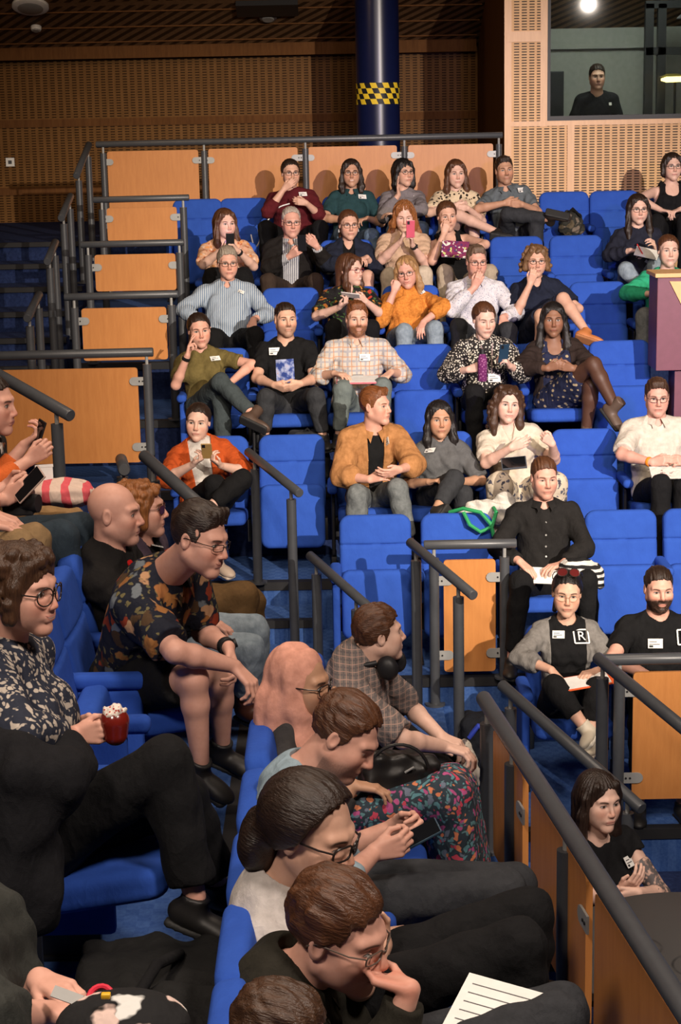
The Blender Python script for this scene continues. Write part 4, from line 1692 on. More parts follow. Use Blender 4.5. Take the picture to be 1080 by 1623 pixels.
    def collar(P, mat, par):
        s = P.s
        N, R, U, F = P.N, P.R, P.U, P.F
        mb = MB(P.org)
        r = (0.066 if P.fem else 0.074) * s
        for g in (-1, 1):
            top, bot = [], []
            n = 9
            for i in range(n):
                a = math.pi * (i / (n - 1)) * 0.93
                dv = R * g * math.sin(a) - F * math.cos(a)
                b = N + U * (0.034 - 0.035 * i / (n - 1)) + F * 0.022
                top.append(b + dv * r * 0.93)
                bot.append(b + dv * (r * 1.16 + 0.01) - U * (0.030 + 0.016 * i / (n - 1)))
            tip = bot[-1] + R * g * 0.022 - U * 0.022 + F * 0.006
            bot[-1] = tip
            vs, fs = [], []
            for k, off in ((0, 0.0), (1, 0.0045)):
                for a, b in zip(top, bot):
                    c = (a + b) / 2 - N
                    c = nrm(c - U * (c @ U)) * off
                    vs += [a + c, b + c]
            m = 2 * n
            for i in range(n - 1):
                a = 2 * i
                fs += [(a, a + 1, a + 3, a + 2), (m + a, m + a + 2, m + a + 3, m + a + 1), (a, a + 2, m + a + 2, m + a), (a + 1, m + a + 1, m + a + 3, a + 3)]
            fs += [(0, m, m + 1, 1), (m - 2, m - 1, 2 * m - 1, 2 * m - 2)]
            mb.add(vs, fs)
        mb.build('collar', mat, par)

    def bottom(P, mat, kind='trousers', name=None, t=0.012, frac=1.88, t2=None, wr=0.003, extra=()):
        F_ = []
        s = P.s
        H, R, U, Fd = P.H, P.R, P.U, P.F
        B = np.stack([R, P.fw, np.array([0, 0, 1.0])])
        if kind in ('trousers', 'shorts'):
            F_.append(ell(H, (0.160 * P.w * s + t, 0.120 * P.w ** 0.7 * s + t, 0.105 * s + t), np.stack([R, Fd, U]), 0.03))
            for sd in 'lr':
                F_ += P.leg(sd, t, frac, True, t2)
        else:
            K = {sd: P.K[sd] for sd in 'lr'}
            F_.append(ell(H, (0.165 * P.w * s + t, 0.13 * P.w ** 0.7 * s + t, 0.11 * s + t), np.stack([R, Fd, U]), 0.03))
            for sd in 'lr':
                F_ += P.leg(sd, t + 0.01, min(frac, 1.0), True, t2)
            F_.append(cap((P.hipj['l'] + P.hipj['r']) / 2, (P.hipj['l'] + P.hipj['r']) / 2 * (1 - min(frac, 1)) + (K['l'] + K['r']) / 2 * min(frac, 1), 0.09, 0.075, 0.06, True))
            if frac > 1.0:
                f = frac - 1
                for sd in 'lr':
                    F_.append(cap(K[sd], K[sd] + (P.A[sd] - K[sd]) * f, 0.07 + t, 0.085 + t, 0.05, True))
                a, b = (K['l'] + K['r']) / 2, (P.A['l'] + P.A['r']) / 2
                F_.append(cap(a, a + (b - a) * f, 0.075, 0.09, 0.06, True))
        F_ += list(extra)
        F = Field(F_, 0.0105 if P.near else 0.013)
        F.wrinkle(wr, 0.085, P.seed + 5)
        V, Q = keep_big(*F.net(), 0.05)
        P.bot = mesh_of(name or {'trousers': 'trousers', 'shorts': 'shorts'}.get(kind, 'skirt'), V, Q, mat, P.o, P.org)
        P.parts.append(V)

    def shoes(P, c=(0.02, 0.02, 0.022), sole=(0.02, 0.02, 0.02), high=0.0, ln=0.155, white=False):
        s = P.s
        k = ('shoe', c)
        MT.setdefault(k, m_plain('shoe_leather', c, 0.5))
        MT.setdefault(('sole', sole), m_plain('shoe_sole', sole, 0.7))
        for sd in 'lr':
            A, d = P.A[sd], P.Toe[sd]
            sh = nrm(P.A[sd] - P.K[sd])
            up = -sh
            up = nrm(up - d * (up @ d))
            x = nrm(np.cross(d, up))
            B = np.stack([x, d, up])
            c0 = A - up * 0.052
            pr = [ell(c0 - d * 0.015, (0.040, 0.058, 0.045), B, 0.02), ell(c0 + d * 0.065 - up * 0.008, (0.042, 0.085, 0.034), B, 0.03), ell(c0 + d * 0.115 - up * 0.014, (0.044, 0.060, 0.026), B, 0.02),
                  cap(A - up * 0.03, A + up * (0.012 + high), 0.040, 0.040 + 0.004, 0.02, True)]
            F = Field(pr, 0.0075)
            X, Y, Z = F.grid()
            al = (X - c0[0]) * up[0] + (Y - c0[1]) * up[1] + (Z - c0[2]) * up[2]
            F.cut(-(al + 0.034))
            V, Q = F.net()
            so = mesh_of('shoe', V, Q, MT[k], P.o, P.org)
            q = [rbox(c0 + d * 0.045 - up * 0.036, (0.024, 0.095, 0.003), B, 0.016, 0.0)]
            F = Field(q, 0.008)
            al = (F.grid()[0] - c0[0]) * up[0] + (F.grid()[1] - c0[1]) * up[1] + (F.grid()[2] - c0[2]) * up[2]
            F.cut(np.abs(al + 0.036) - 0.011)
            V, Q = F.net()
            mesh_of('sole', V, Q, MT[('sole', sole)], so, (0, 0, 0) if False else P.org)
        return P

    def specs(P, **k):
        make_glasses(P.T, P.o, **k)
        return P

    def on(P, px, py, rad=9):
        """front-most point of the clothes under a photo pixel, with its outward normal"""
        best = None
        for o in [c for c in P.o.children if c.type == 'MESH' and c.name.split('.')[0] in ('shirt', 'jacket', 'dress', 'jumper', 'vest', 'headscarf', 'trousers')] or [P.o]:
            me = o.data
            co = np.empty(len(me.vertices) * 3, np.float32)
            me.vertices.foreach_get('co', co)
            co = co.reshape(-1, 3) + P.org
            q = proj(co)
            m = ((q[:, 0] - px) ** 2 + (q[:, 1] - py) ** 2) < rad ** 2
            if not m.any():
                continue
            nr = np.array([v.vector for v in me.vertex_normals], np.float32) if False else None
            dm = q[m, 2].min()
            sel = np.where(m & (q[:, 2] < dm + 0.05))[0]
            c = co[sel].mean(0)
            n = np.mean([np.array(me.vertices[int(i)].normal) for i in sel[:40]], 0)
            if best is None or dm < best[2]:
                best = (c, nrm(n), dm)
        if best is None:
            return W(px, py, P.hY - 0.15), np.array([0, -1.0, 0])
        c, n = best[0], best[1]
        w = W(px, py, c[1])
        # slide to the pixel on the tangent plane
        d = nrm(w - CP)
        t = ((c - CP) @ n) / (d @ n) if abs(d @ n) > 0.2 else np.linalg.norm(w - CP)
        return CP + d * t, n

    def card(P, px, py, w=0.075, hgt=0.045, name='name_badge', mat=None, tilt=0, lines=True, off=0.014):
        p, n = P.on(px, py)
        up = nrm(P.U - n * (P.U @ n))
        x = nrm(np.cross(up, n))
        a = math.radians(tilt)
        x, up = x * math.cos(a) + up * math.sin(a), up * math.cos(a) - x * math.sin(a)
        mb = MB(P.org)
        mb.obox(p + n * off, (w / 2, hgt / 2, 0.0012), np.stack([x, up, n]))
        o = mb.build(name, mat or MT['white'], P.o, smooth=False)
        if lines:
            ml = MB(P.org)
            for k, (a0, a1) in enumerate(((-0.4, 0.1), (-0.4, 0.3))):
                c = p + n * (off + 0.0016) + up * hgt * (0.18 - 0.26 * k) + x * w * (a0 + a1) / 2
                ml.obox(c, (w * (a1 - a0) / 2, hgt * 0.035, 0.0004), np.stack([x, up, n]))
            ml.obox(p + n * (off + 0.0016) - up * hgt * 0.30 - x * w * 0.28, (w * 0.13, hgt * 0.10, 0.0004), np.stack([x, up, n]))
            ml.build('printing', MT['black'], o, smooth=False)
        return o

    def band(P, sd, mat, at=0.93, r=0.031, wd=0.012, name='watch', face=False):
        E_, Wr = P.Ej[sd], P.Wr[sd]
        c = E_ + (Wr - E_) * at
        d = nrm(Wr - E_)
        mb = MB(P.org)
        mb.tube([c - d * wd, c - d * wd * 0.6, c + d * wd * 0.6, c + d * wd], [r * 0.97 * P.s, r * P.s * 1.04, r * P.s * 1.04, r * 0.97 * P.s], 18)
        o = mb.build(name, mat, P.o)
        if face:
            z = P.hand[sd][2][2]
            MB(P.org).tube([c + z * r * 0.9, c + z * (r + 0.006)], 0.017, 16).build('dial', MT['black'], o)
        return o


def held(name, label, cat, c, half, R, mat, bevel=0.004, group=None, parts=()):
    """a thing held or lying somewhere: rounded slab with detail parts [(name, centre offset, half, mat)]"""
    c = np.asarray(c, float)
    mb = MB(c)
    mb.obox(c, half, R)
    o = mb.build(name, mat, None, smooth=False, bevel=min(bevel, min(half) * 0.8))
    tag(o, label, cat, group)
    for nm, off, hf, mt in parts:
        q = c + np.asarray(off) @ np.asarray(R)
        MB(c).obox(q, hf, R).build(nm, mt, o, smooth=False)
    return o


def axes(n, up=(0, 0, 1)):
    n = nrm(n)
    up = np.asarray(up, float)
    u = nrm(up - n * (up @ n))
    return np.stack([nrm(np.cross(u, n)), u, n])


def phone(P, sd, label, n, up, px, py, fwd, col=(0.015, 0.015, 0.018), sc=1.0, screen=None, group='phones in hands'):
    """slab phone; n = the way the screen faces"""
    MT.setdefault(('ph', col), m_plain('phone_case', col, 0.35))
    MT.setdefault('glass_dark', m_plain('phone_screen', (0.006, 0.007, 0.009), 0.08, 0.0, 0.6))
    c = W(px, py, P.hY - fwd)
    R = axes(n, up)
    parts = [('screen', (0, 0, 0.0042 * sc), (0.0335 * sc, 0.070 * sc, 0.0006), screen or MT['glass_dark']), ('camera_bump', (0.018 * sc, 0.055 * sc, -0.005 * sc), (0.010 * sc, 0.014 * sc, 0.0015), MT['black'])]
    return held('phone', label, 'phone', c, (0.036 * sc, 0.074 * sc, 0.004 * sc), R, MT[('ph', col)], 0.003, group, parts)


# ------------------------------------------------------------------ cloth patterns
def m_stripe(name, a, b, freq=55, wd=0.35, axis=0):
    m = M(name, 0.9, 0.15)
    q = m.xyz(m.coord())
    n = m.noise(m.coord(), 9, 2)
    m.color(m.mix((q[axis] * freq + n * 0.5).fract().lt(wd), a, b))
    m.bump((m.noise(m.scale(m.coord(), (1.0, 1.0, 0.55)), 15, 3, 0.5) - 0.5).abs() * -2.0, 0.6, 0.014)
    return m.done()


def m_plaid(name, base, c1, c2, f=16):
    m = M(name, 0.9, 0.15)
    x, y, z = m.xyz(m.coord())
    n = m.noise(m.coord(), 7, 2) * 0.35
    u, v = x * f + n, z * f + n
    f1 = (u.fract().lt(0.22)) * 0.55
    f2 = (v.fract().lt(0.22)) * 0.55
    g1 = ((u + 0.5).fract().lt(0.10)) * 0.75
    g2 = ((v + 0.5).fract().lt(0.10)) * 0.75
    c = m.mix(f1.max(f2), base, c1)
    c = m.mix(g1.max(g2), c, c2)
    m.color(c)
    m.bump((m.noise(m.scale(m.coord(), (1.0, 1.0, 0.55)), 15, 3, 0.5) - 0.5).abs() * -2.0, 0.6, 0.014)
    return m.done()


def m_spots(name, base, spot, sc=38, r0=0.30, r1=0.36, core=None):
    m = M(name, 0.85, 0.2)
    d = m.voro(m.coord(), sc, rnd=0.8)
    c = m.mix(d.soft(r1, r0), base, spot)
    if core:
        c = m.mix(d.soft(r0 * 0.5, r0 * 0.35), c, core)
    m.color(c)
    m.bump((m.noise(m.scale(m.coord(), (1.0, 1.0, 0.55)), 15, 3, 0.5) - 0.5).abs() * -2.0, 0.6, 0.014)
    return m.done()


def m_floral(name, base, cols, sc=16, cover=0.5, leaf=None, sc2=34):
    """scattered blooms and leaves: warped cells coloured by chance"""
    m = M(name, 0.85, 0.2)
    nv = m.nt.nodes.new('ShaderNodeTexNoise')
    m.nt.links.new(m.coord(), nv.inputs['Vector'])
    nv.inputs['Scale'].default_value = 18
    mx = m.nt.nodes.new('ShaderNodeMix')
    mx.data_type = 'RGBA'
    mx.blend_type = 'ADD'
    mx.inputs[0].default_value = 0.085
    m.nt.links.new(m.coord(), mx.inputs[6])
    m.nt.links.new(nv.outputs['Color'], mx.inputs[7])
    v = mx.outputs[2]

    def cells(scale):
        n = m.nt.nodes.new('ShaderNodeTexVoronoi')
        m.nt.links.new(v, n.inputs['Vector'])
        n.inputs['Scale'].default_value = scale
        s = m.nt.nodes.new('ShaderNodeSeparateColor')
        m.nt.links.new(n.outputs['Color'], s.inputs[0])
        return E(m.nt, n.outputs['Distance']), E(m.nt, s.outputs[0]), E(m.nt, s.outputs[1])

    c = base
    if leaf:
        d, r, g = cells(sc2)
        c = m.mix(d.soft(0.42, 0.34) * r.gt(0.55), c, leaf)
    d, r, g = cells(sc)
    k = len(cols)
    col = m.ramp(g, [(i / k, q) for i, q in enumerate(cols)])
    c = m.mix(d.soft(cover, cover - 0.08), c, col)
    m.color(c)
    m.bump((m.noise(m.scale(m.coord(), (1.0, 1.0, 0.55)), 15, 3, 0.5) - 0.5).abs() * -2.0, 0.6, 0.014)
    return m.done()


def cl(name, c, **k):
    if name not in MT:
        MT[name] = m_cloth(name, c, **k)
    return MT[name]


BLK = cl('black_cotton', (0.009, 0.009, 0.010))
BLKT = cl('black_trouser_cloth', (0.009, 0.009, 0.010))
CHAR = cl('charcoal_denim', (0.035, 0.037, 0.042))
JEAN = cl('blue_denim', (0.085, 0.13, 0.19), c2=(0.11, 0.16, 0.23))
JEANL = cl('pale_denim', (0.22, 0.28, 0.33), c2=(0.27, 0.33, 0.38))
GREYJ = cl('grey_denim', (0.13, 0.145, 0.15), c2=(0.17, 0.185, 0.19))
NAVY = cl('navy_cotton', (0.014, 0.018, 0.035))
BLACKSHOE = (0.014, 0.013, 0.013)
SHO = dict(style='short')
PP = {}


def sit(key, row, px, hd, label, lean=0.0, **k):
    R = ROWS[row]
    hY = R['Y'] - 0.24
    P = Person(label, (hd[0], hd[1], R['Y'] - 0.17 - lean), (px, hY, R['fl'] + 0.53), floor=R['fl'], **k)
    PP[key] = P
    return P


def row_a():
    p = sit('A1', 'A', 468, (461, 274), 'person in a maroon jumper and glasses covering their mouth with one hand', w=1.28, fem=True, face=(12, 2, 0), hair=dict(style='bun', bun=(0, -0.105, 0.06)), hairc='dark', skin='fair', bust=0.062,
            hl=(450, 300, 0.16, 470, 284, 0.20, 'b', 'rest'), el=(429, 331), hr=(486, 322, 0.24, 466, 318, 0.27, 'b', 'loose'), er=(505, 338), kl=(422, 362, 0.42), kr=(508, 362, 0.42),
            top=dict(mat=cl('maroon_knit', (0.10, 0.012, 0.016)), name='jumper', sl=1.35), bot=dict(mat=BLKT), shoe=BLACKSHOE)
    p.specs()
    p.card(480, 309)
    p = sit('A2', 'A', 557, (557, 274), 'smiling woman with long dark hair in a teal polo shirt and jeans', fem=True, w=1.12, skin='tan', face=(2, 0, 0), hair=dict(style='long', len=0.17, part=0.012), hairc='dark', smile=1.0, teeth=0.6,
            hl=(550, 348, 0.26, 568, 352, 0.32, 'd', 'loose'), el=(525, 341), hr=(583, 346, 0.26, 566, 350, 0.33, 'd', 'loose'), er=(594, 341), kl=(541, 372, 0.42), kr=(589, 374, 0.42),
            top=dict(mat=cl('teal_jersey', (0.020, 0.055, 0.062)), sl=0.75, collar=True, neck='collar'), bot=dict(mat=JEAN), shoe=BLACKSHOE)
    p.specs(style='round', rw=0.024, rh=0.019)
    p.card(574, 313)
    p = sit('A3', 'A', 640, (640, 273), 'woman with black bobbed hair and fringe, grey top, one hand at her neck', fem=True, skin='fair', face=(28, 0, 0), hair=dict(style='long', len=0.15, line='fringe', front=0.0), hairc='black',
            hl=(632, 309, 0.13, 630, 290, 0.14, 'i', 'flat'), el=(616, 330), hr=(630, 340, 0.27, 612, 338, 0.30, 'd', 'rest'), er=(670, 332), kl=(625, 365, 0.42), kr=(668, 362, 0.42),
            top=dict(mat=cl('mauve_grey_jersey', (0.19, 0.17, 0.18)), sl=1.85), bot=dict(mat=JEAN), shoe=BLACKSHOE)
    p.specs(style='round')
    p.card(656, 311)
    p = sit('A4', 'A', 724, (723, 275), 'woman with long brown hair in a leopard print blouse, arms folded', fem=True, w=1.1, skin='pale', face=(8, 3, 0), hair=dict(style='long', len=0.20), hairc='chestnut',
            hl=(722, 326, 0.24, 744, 324, 0.22, 'b', 'loose'), el=(694, 332), hr=(742, 330, 0.26, 716, 330, 0.24, 'b', 'loose'), er=(755, 336), kl=(728, 342, 0.45), al=(790, 369, 0.66), foot=((818, 374, 0.68), None), kr=(752, 352, 0.36),
            top=dict(mat=m_spots('leopard_print', (0.62, 0.50, 0.34), (0.02, 0.015, 0.012), 26, 0.33, 0.38), sl=0.8, loose=0.012), bot=dict(mat=BLKT, kind='shorts', frac=0.62), shoe=BLACKSHOE)
    p = sit('A5', 'A', 815, (800, 270), 'man in a grey polo shirt with folded arms, one ankle on his knee', skin='tan', face=(6, 0, -4), hair=dict(style='short', quiff=True), hairc='dark', beard=0.25,
            hl=(800, 322, 0.24, 838, 318, 0.20, 'b', 'rest'), el=(779, 325), hr=(828, 324, 0.27, 795, 324, 0.22, 'b', 'rest'), er=(843, 327), kl=(806, 340, 0.40), al=(874, 347, 0.50), foot=((906, 354, 0.52), None), kr=(850, 358, 0.42),
            top=dict(mat=cl('slate_pique', (0.115, 0.135, 0.15)), sl=0.7, collar=True, neck='collar'), bot=dict(mat=CHAR), shoe=dict(c=(0.03, 0.022, 0.018), high=0.05))
    p.card(826, 302)
    p = sit('A6', 'A', 1063, (1066, 264), 'woman with short dark hair and glasses in a black vest top', fem=True, w=1.2, skin='pale', face=(5, 0, 0), hair=dict(style='bob', len=0.08), hairc='dark',
            hl=(1048, 333, 0.27, 1066, 336, 0.33, 'd', 'loose'), el=(1030, 320), hr=(1078, 332, 0.27, 1062, 338, 0.33, 'd', 'loose'), er=(1098, 320), kl=(1042, 352, 0.42), kr=(1085, 352, 0.42),
            top=dict(mat=BLK, name='vest', sl=0, neck='tank', strap=True), bot=dict(mat=BLKT), shoe=BLACKSHOE)
    p.specs()


def row_b():
    p = sit('B1', 'B', 360, (357, 354), 'woman in a peach floral dress with long brown hair, face lit by her phone', fem=True, w=1.1, skin='pale', face=(26, 4, 0), hair=dict(style='long', len=0.24, front=0.03), hairc='chestnut',
            hl=(352, 396, 0.30, 360, 382, 0.33, 'i', 'grip'), el=(323, 420), hr=(376, 397, 0.30, 368, 384, 0.33, 'i', 'grip'), er=(403, 422), kl=(338, 440, 0.42), kr=(385, 440, 0.42),
            top=dict(mat=m_floral('peach_floral', (0.62, 0.36, 0.22), [(0.70, 0.30, 0.10), (0.72, 0.55, 0.42), (0.45, 0.14, 0.06)], 26, 0.42), name='dress', sl=0.8, loose=0.018, neck='v'),
            bot=dict(mat=MT.get('pf', BLKT), kind='skirt', frac=1.2), shoe=BLACKSHOE)
    phone(p, 'l', 'phone lighting the face of the woman in a peach floral dress', nrm(p.T.c - W(364, 384, p.hY - 0.36)), (0, 0, 1), 365, 383, 0.355, screen=p_screen())
    p.band('r', MT['black'], 0.86, name='watch')
    p = sit('B2', 'B', 462, (462, 352), 'grey-haired man in a dark blazer and checked shirt using his phone', w=1.1, skin='pink', face=(10, 4, 0), hair=dict(style='short', line='recede', t=0.008), hairc='silver', smile=0.6,
            hl=(460, 406, 0.28, 478, 394, 0.36, 'b', 'grip'), el=(426, 424), hr=(502, 390, 0.28, 487, 377, 0.34, 'b', 'grip'), er=(511, 412), kl=(426, 446, 0.42), kr=(500, 446, 0.42),
            top=dict(mat=m_stripe('checked_shirting', (0.62, 0.62, 0.60), (0.16, 0.17, 0.20), 60, 0.6), sl=1.92, t=0.010, loose=0.002, collar=True, neck='collar'),
            over=dict(mat=cl('black_wool', (0.014, 0.012, 0.011)), name='jacket', sl=1.85, t=0.022, open_=(0.075, 0.065, 0), neck='v'), bot=dict(mat=cl('brown_trouser_cloth', (0.045, 0.030, 0.022))), shoe=BLACKSHOE)
    p.specs()
    phone(p, 'l', 'dark phone held by the grey-haired man in a blazer', nrm(np.array([0.1, 0.9, 0.4])), (0, 0, 1), 479, 385, 0.375)
    p = sit('B3', 'B', 555, (553, 356), 'woman with tied-back brown hair, glasses and a navy jacket', fem=True, skin='fair', face=(12, 3, 0), hair=dict(style='tied', tail=True, len=0.18, side=-0.07), hairc='chestnut',
            hl=(560, 412, 0.30, 578, 410, 0.35, 'd', 'loose'), el=(523, 418), hr=(582, 408, 0.28, 566, 412, 0.34, 'd', 'loose'), er=(590, 418), kl=(545, 440, 0.40), kr=(583, 438, 0.45), al=None,
            top=dict(mat=BLK, sl=0, neck='v'), over=dict(mat=cl('navy_wool', (0.016, 0.020, 0.036)), name='jacket', sl=1.8, t=0.022, open_=(0.05, 0.05, 0), neck='v'), bot=dict(mat=NAVY, kind='skirt', frac=0.75), shoe=BLACKSHOE)
    p.specs(rh=0.017)
    for g in (-1, 1):
        MB(p.org).tube([p.T((g * 0.084, -0.008, -0.038)), p.T((g * 0.084, -0.008, -0.062))], [0.004, 0.009], 10).build('earring', MT['steel'], p.o)
    p = sit('B4', 'B', 641, (641, 342), 'woman with wavy strawberry blonde hair looking down at a pink phone', fem=True, w=1.12, skin='pale', face=(2, 16, 0), hair=dict(style='long', len=0.22, wave=0.006, flare=0.02), hairc='ginger', eye=0.55,
            hl=(634, 384, 0.28, 643, 364, 0.33, 'i', 'grip'), el=(605, 412), hr=(654, 388, 0.28, 652, 366, 0.34, 'i', 'grip'), er=(671, 410), kl=(618, 438, 0.42), kr=(672, 436, 0.42),
            top=dict(mat=cl('blush_cotton', (0.58, 0.40, 0.27)), sl=0.75, loose=0.02), bot=dict(mat=cl('cream_linen', (0.55, 0.46, 0.35)), t=0.02), shoe=BLACKSHOE)
    phone(p, 'l', 'pink phone held up by the strawberry blonde woman', nrm(p.T.c - W(650, 362, p.hY - 0.36)), (0, 0, 1), 651, 363, 0.37, col=(0.60, 0.10, 0.16))
    p.band('r', MT['black'], 0.9, name='watch', face=True)
    p = sit('B5', 'B', 726, (709, 342), 'woman in a black vest biting her fingernail, magazine in her lap', fem=True, w=1.08, skin='fair', face=(8, 6, -4), hair=dict(style='bun', bun=(0, -0.11, 0.06)), hairc='chestnut',
            hl=(704, 371, 0.20, 710, 352, 0.20, 'b', 'loose'), el=(687, 412), hr=(741, 402, 0.32, 728, 398, 0.38, 'd', 'grip'), er=(764, 388), kl=(706, 432, 0.42), kr=(776, 432, 0.44),
            top=dict(mat=BLK, name='vest', sl=0, neck='tank', strap=True), bot=dict(mat=cl('beige_chino', (0.44, 0.36, 0.26))), shoe=BLACKSHOE)
    m = m_floral('magazine_cover', (0.20, 0.03, 0.09), [(0.55, 0.60, 0.20), (0.70, 0.68, 0.62), (0.10, 0.03, 0.12)], 30, 0.45)
    R = axes((0.0, -0.75, 0.65), (0.08, 0, 1))
    held('magazine', 'colourful magazine in the lap of the woman biting her nail', 'magazine', W(722, 395, p.hY - 0.37), (0.115, 0.085, 0.004), R, m, 0.002, None, [('page_block', (0, -0.002, -0.005), (0.112, 0.082, 0.003), MT['white'])])
    p = sit('B6', 'B', 1012, (1012, 331), 'woman with very long dark hair and glasses in a navy jumper, writing', fem=True, w=1.05, skin='pale', face=(4, 4, 0), hair=dict(style='long', len=0.27, front=0.035), hairc='dark',
            hl=(1000, 397, 0.30, 1018, 398, 0.36, 'd', 'grip'), el=(966, 404), hr=(1040, 396, 0.30, 1036, 382, 0.36, 'i', 'loose'), er=(1050, 402), kl=(993, 428, 0.44), al=(1010, 449, 0.50), foot=((985, 448, 0.54), None), kr=(1040, 420, 0.40),
            top=dict(mat=cl('navy_knit', (0.018, 0.020, 0.034)), name='jumper', sl=1.85), bot=dict(mat=JEANL), shoe=dict(c=(0.02, 0.02, 0.022), sole=(0.75, 0.73, 0.70), high=0.03))
    p.specs()
    held('notebook', 'open notebook on the knee of the woman in a navy jumper', 'notebook', W(1026, 401, p.hY - 0.40), (0.10, 0.075, 0.006), axes((0.1, -0.45, 0.9), (0.3, 0.9, 0.3)), MT['white'], 0.002)
    c = W(1017, 396, p.hY - 0.41)
    tag(MB(c).tube([c - np.array([0.04, 0.02, -0.05]), c + np.array([0.015, -0.02, -0.045])], 0.005, 8).build('pen', m_plain('red_plastic', (0.6, 0.03, 0.03), 0.4)), 'red pen in the hand of the woman in a navy jumper', 'pen')


def p_screen():
    if 'lit' not in MT:
        m = M('lit_screen', 0.2)
        m.color((0.1, 0.1, 0.12))
        m.b.inputs['Emission Color'].default_value = (0.55, 0.45, 1.0, 1)
        m.b.inputs['Emission Strength'].default_value = 26.0
        MT['lit'] = m.done()
    return MT['lit']


def row_c():
    p = sit('C1', 'C', 362, (361, 417), 'person with short grey hair and glasses in a blue striped shirt', fem=True, w=1.34, belly=0.05, skin='pink', face=(12, 2, 0), hair=dict(style='short', t=0.016, vol=0.014), hairc='grey',
            hl=(318, 512, 0.28, 330, 520, 0.34, 'd', 'rest'), el=(299, 490), hr=(402, 506, 0.30, 400, 526, 0.40, 'd', 'rest'), er=(419, 494), kl=(340, 535, 0.42), kr=(404, 532, 0.42),
            top=dict(mat=m_stripe('blue_white_stripes', (0.42, 0.47, 0.52), (0.13, 0.19, 0.29), 62, 0.45), sl=1.8, collar=True, neck='collar', hem=-0.03), bot=dict(mat=BLKT), shoe=BLACKSHOE)
    p.specs()
    p.card(382, 464, 0.05, 0.03, tilt=-25)
    p = sit('C2', 'C', 553, (556, 427), 'woman in red-framed glasses and black floral blouse smiling to one side', fem=True, w=1.12, skin='pale', face=(52, 3, 0), hair=dict(style='long', len=0.17), hairc='chestnut', smile=1.2, teeth=1.0,
            hl=(538, 487, 0.30, 556, 474, 0.36, 'u', 'grip'), el=(508, 497), hr=(580, 478, 0.30, 564, 470, 0.37, 'b', 'grip'), er=(597, 490), kl=(530, 520, 0.42), kr=(588, 520, 0.42),
            top=dict(mat=m_floral('black_floral', (0.012, 0.011, 0.012), [(0.45, 0.05, 0.03), (0.50, 0.22, 0.04), (0.30, 0.10, 0.02)], 17, 0.36, (0.05, 0.10, 0.03)), sl=0.85, loose=0.014, neck='v'), bot=dict(mat=BLKT), shoe=BLACKSHOE)
    p.specs(col=(0.25, 0.02, 0.03))
    phone(p, 'l', 'phone in a pale case held by the woman in black floral', nrm(np.array([0.2, 0.5, 0.8])), (-0.7, 0.4, 0.5), 556, 468, 0.37, col=(0.62, 0.58, 0.55))
    p = sit('C3', 'C', 648, (645, 431), 'blonde woman in an orange cardigan resting her cheek on her fist', fem=True, w=1.05, skin='pink', face=(-8, 6, -8), hair=dict(style='long', len=0.17), hairc='blonde', smile=1.2,
            hl=(625, 462, 0.16, 632, 444, 0.14, 'b', 'fist'), el=(611, 494), hr=(672, 510, 0.30, 666, 530, 0.40, 'd', 'rest'), er=(683, 492), kl=(641, 526, 0.40), kr=(690, 522, 0.40),
            top=dict(mat=cl('orange_knit', (0.58, 0.20, 0.035), c2=(0.68, 0.26, 0.05), sc=60, bump=0.6), name='jumper', sl=1.6, neck='high'), bot=dict(mat=JEANL), shoe=BLACKSHOE)
    p.specs()
    p.card(669, 464, 0.045, 0.03, tilt=30)
    p = sit('C4', 'C', 756, (756, 414), 'man with greying hair in a white patterned shirt, hand on chin', w=1.1, skin='pink', face=(8, 6, 0), hair=dict(style='short', quiff=True), hairc='greybrown',
            hl=(752, 456, 0.16, 762, 437, 0.19, 'b', 'loose'), el=(714, 492), hr=(797, 503, 0.30, 806, 520, 0.40, 'd', 'rest'), er=(811, 490), kl=(728, 518, 0.42), kr=(806, 524, 0.42),
            top=dict(mat=m_spots('small_dot_print', (0.58, 0.57, 0.60), (0.20, 0.22, 0.32), 70, 0.22, 0.28), sl=1.8, collar=True, neck='collar'), bot=dict(mat=CHAR), shoe=BLACKSHOE)
    p.specs()
    p = sit('C5', 'C', 858, (850, 413), 'curly-haired woman with glasses in a navy dress, fingers at her mouth', fem=True, skin='fair', face=(2, 3, 0), hair=dict(style='curly', len=0.08, n=70), hairc='dirty',
            hl=(841, 450, 0.18, 848, 430, 0.20, 'b', 'loose'), el=(824, 486), hr=(884, 496, 0.22, 878, 512, 0.28, 'i', 'rest'), er=(907, 484), kl=(858, 500, 0.40), kr=(893, 474, 0.44), ar=(930, 526, 0.70), foot=(None, (972, 540, 0.76)),
            top=dict(mat=NAVY, name='dress', sl=0.75, loose=0.016, neck='v'), bot=dict(mat=NAVY, kind='skirt', frac=0.95), shoe=dict(c=(0.45, 0.16, 0.05), sole=(0.35, 0.14, 0.05)))
    p.specs(style='round')
    p = sit('C6', 'C', 1057, (1060, 397), 'woman in a bright green top behind the maroon partition', fem=True, w=1.2, skin='pale', face=(2, 0, 0), hair=dict(style='tied', tail=False), hairc='chestnut',  # partition is wood; its maroon is painted shade
            hl=(1032, 466, 0.28, 1052, 464, 0.33, 'd', 'rest'), el=(1005, 462), hr=(1085, 466, 0.28, 1066, 466, 0.33, 'd', 'rest'), er=(1110, 462), kl=(1022, 502, 0.42), kr=(1080, 502, 0.42),
            top=dict(mat=cl('emerald_jersey', (0.03, 0.36, 0.19)), sl=1.85, neck='scoop'), bot=dict(mat=GREYJ), shoe=BLACKSHOE)


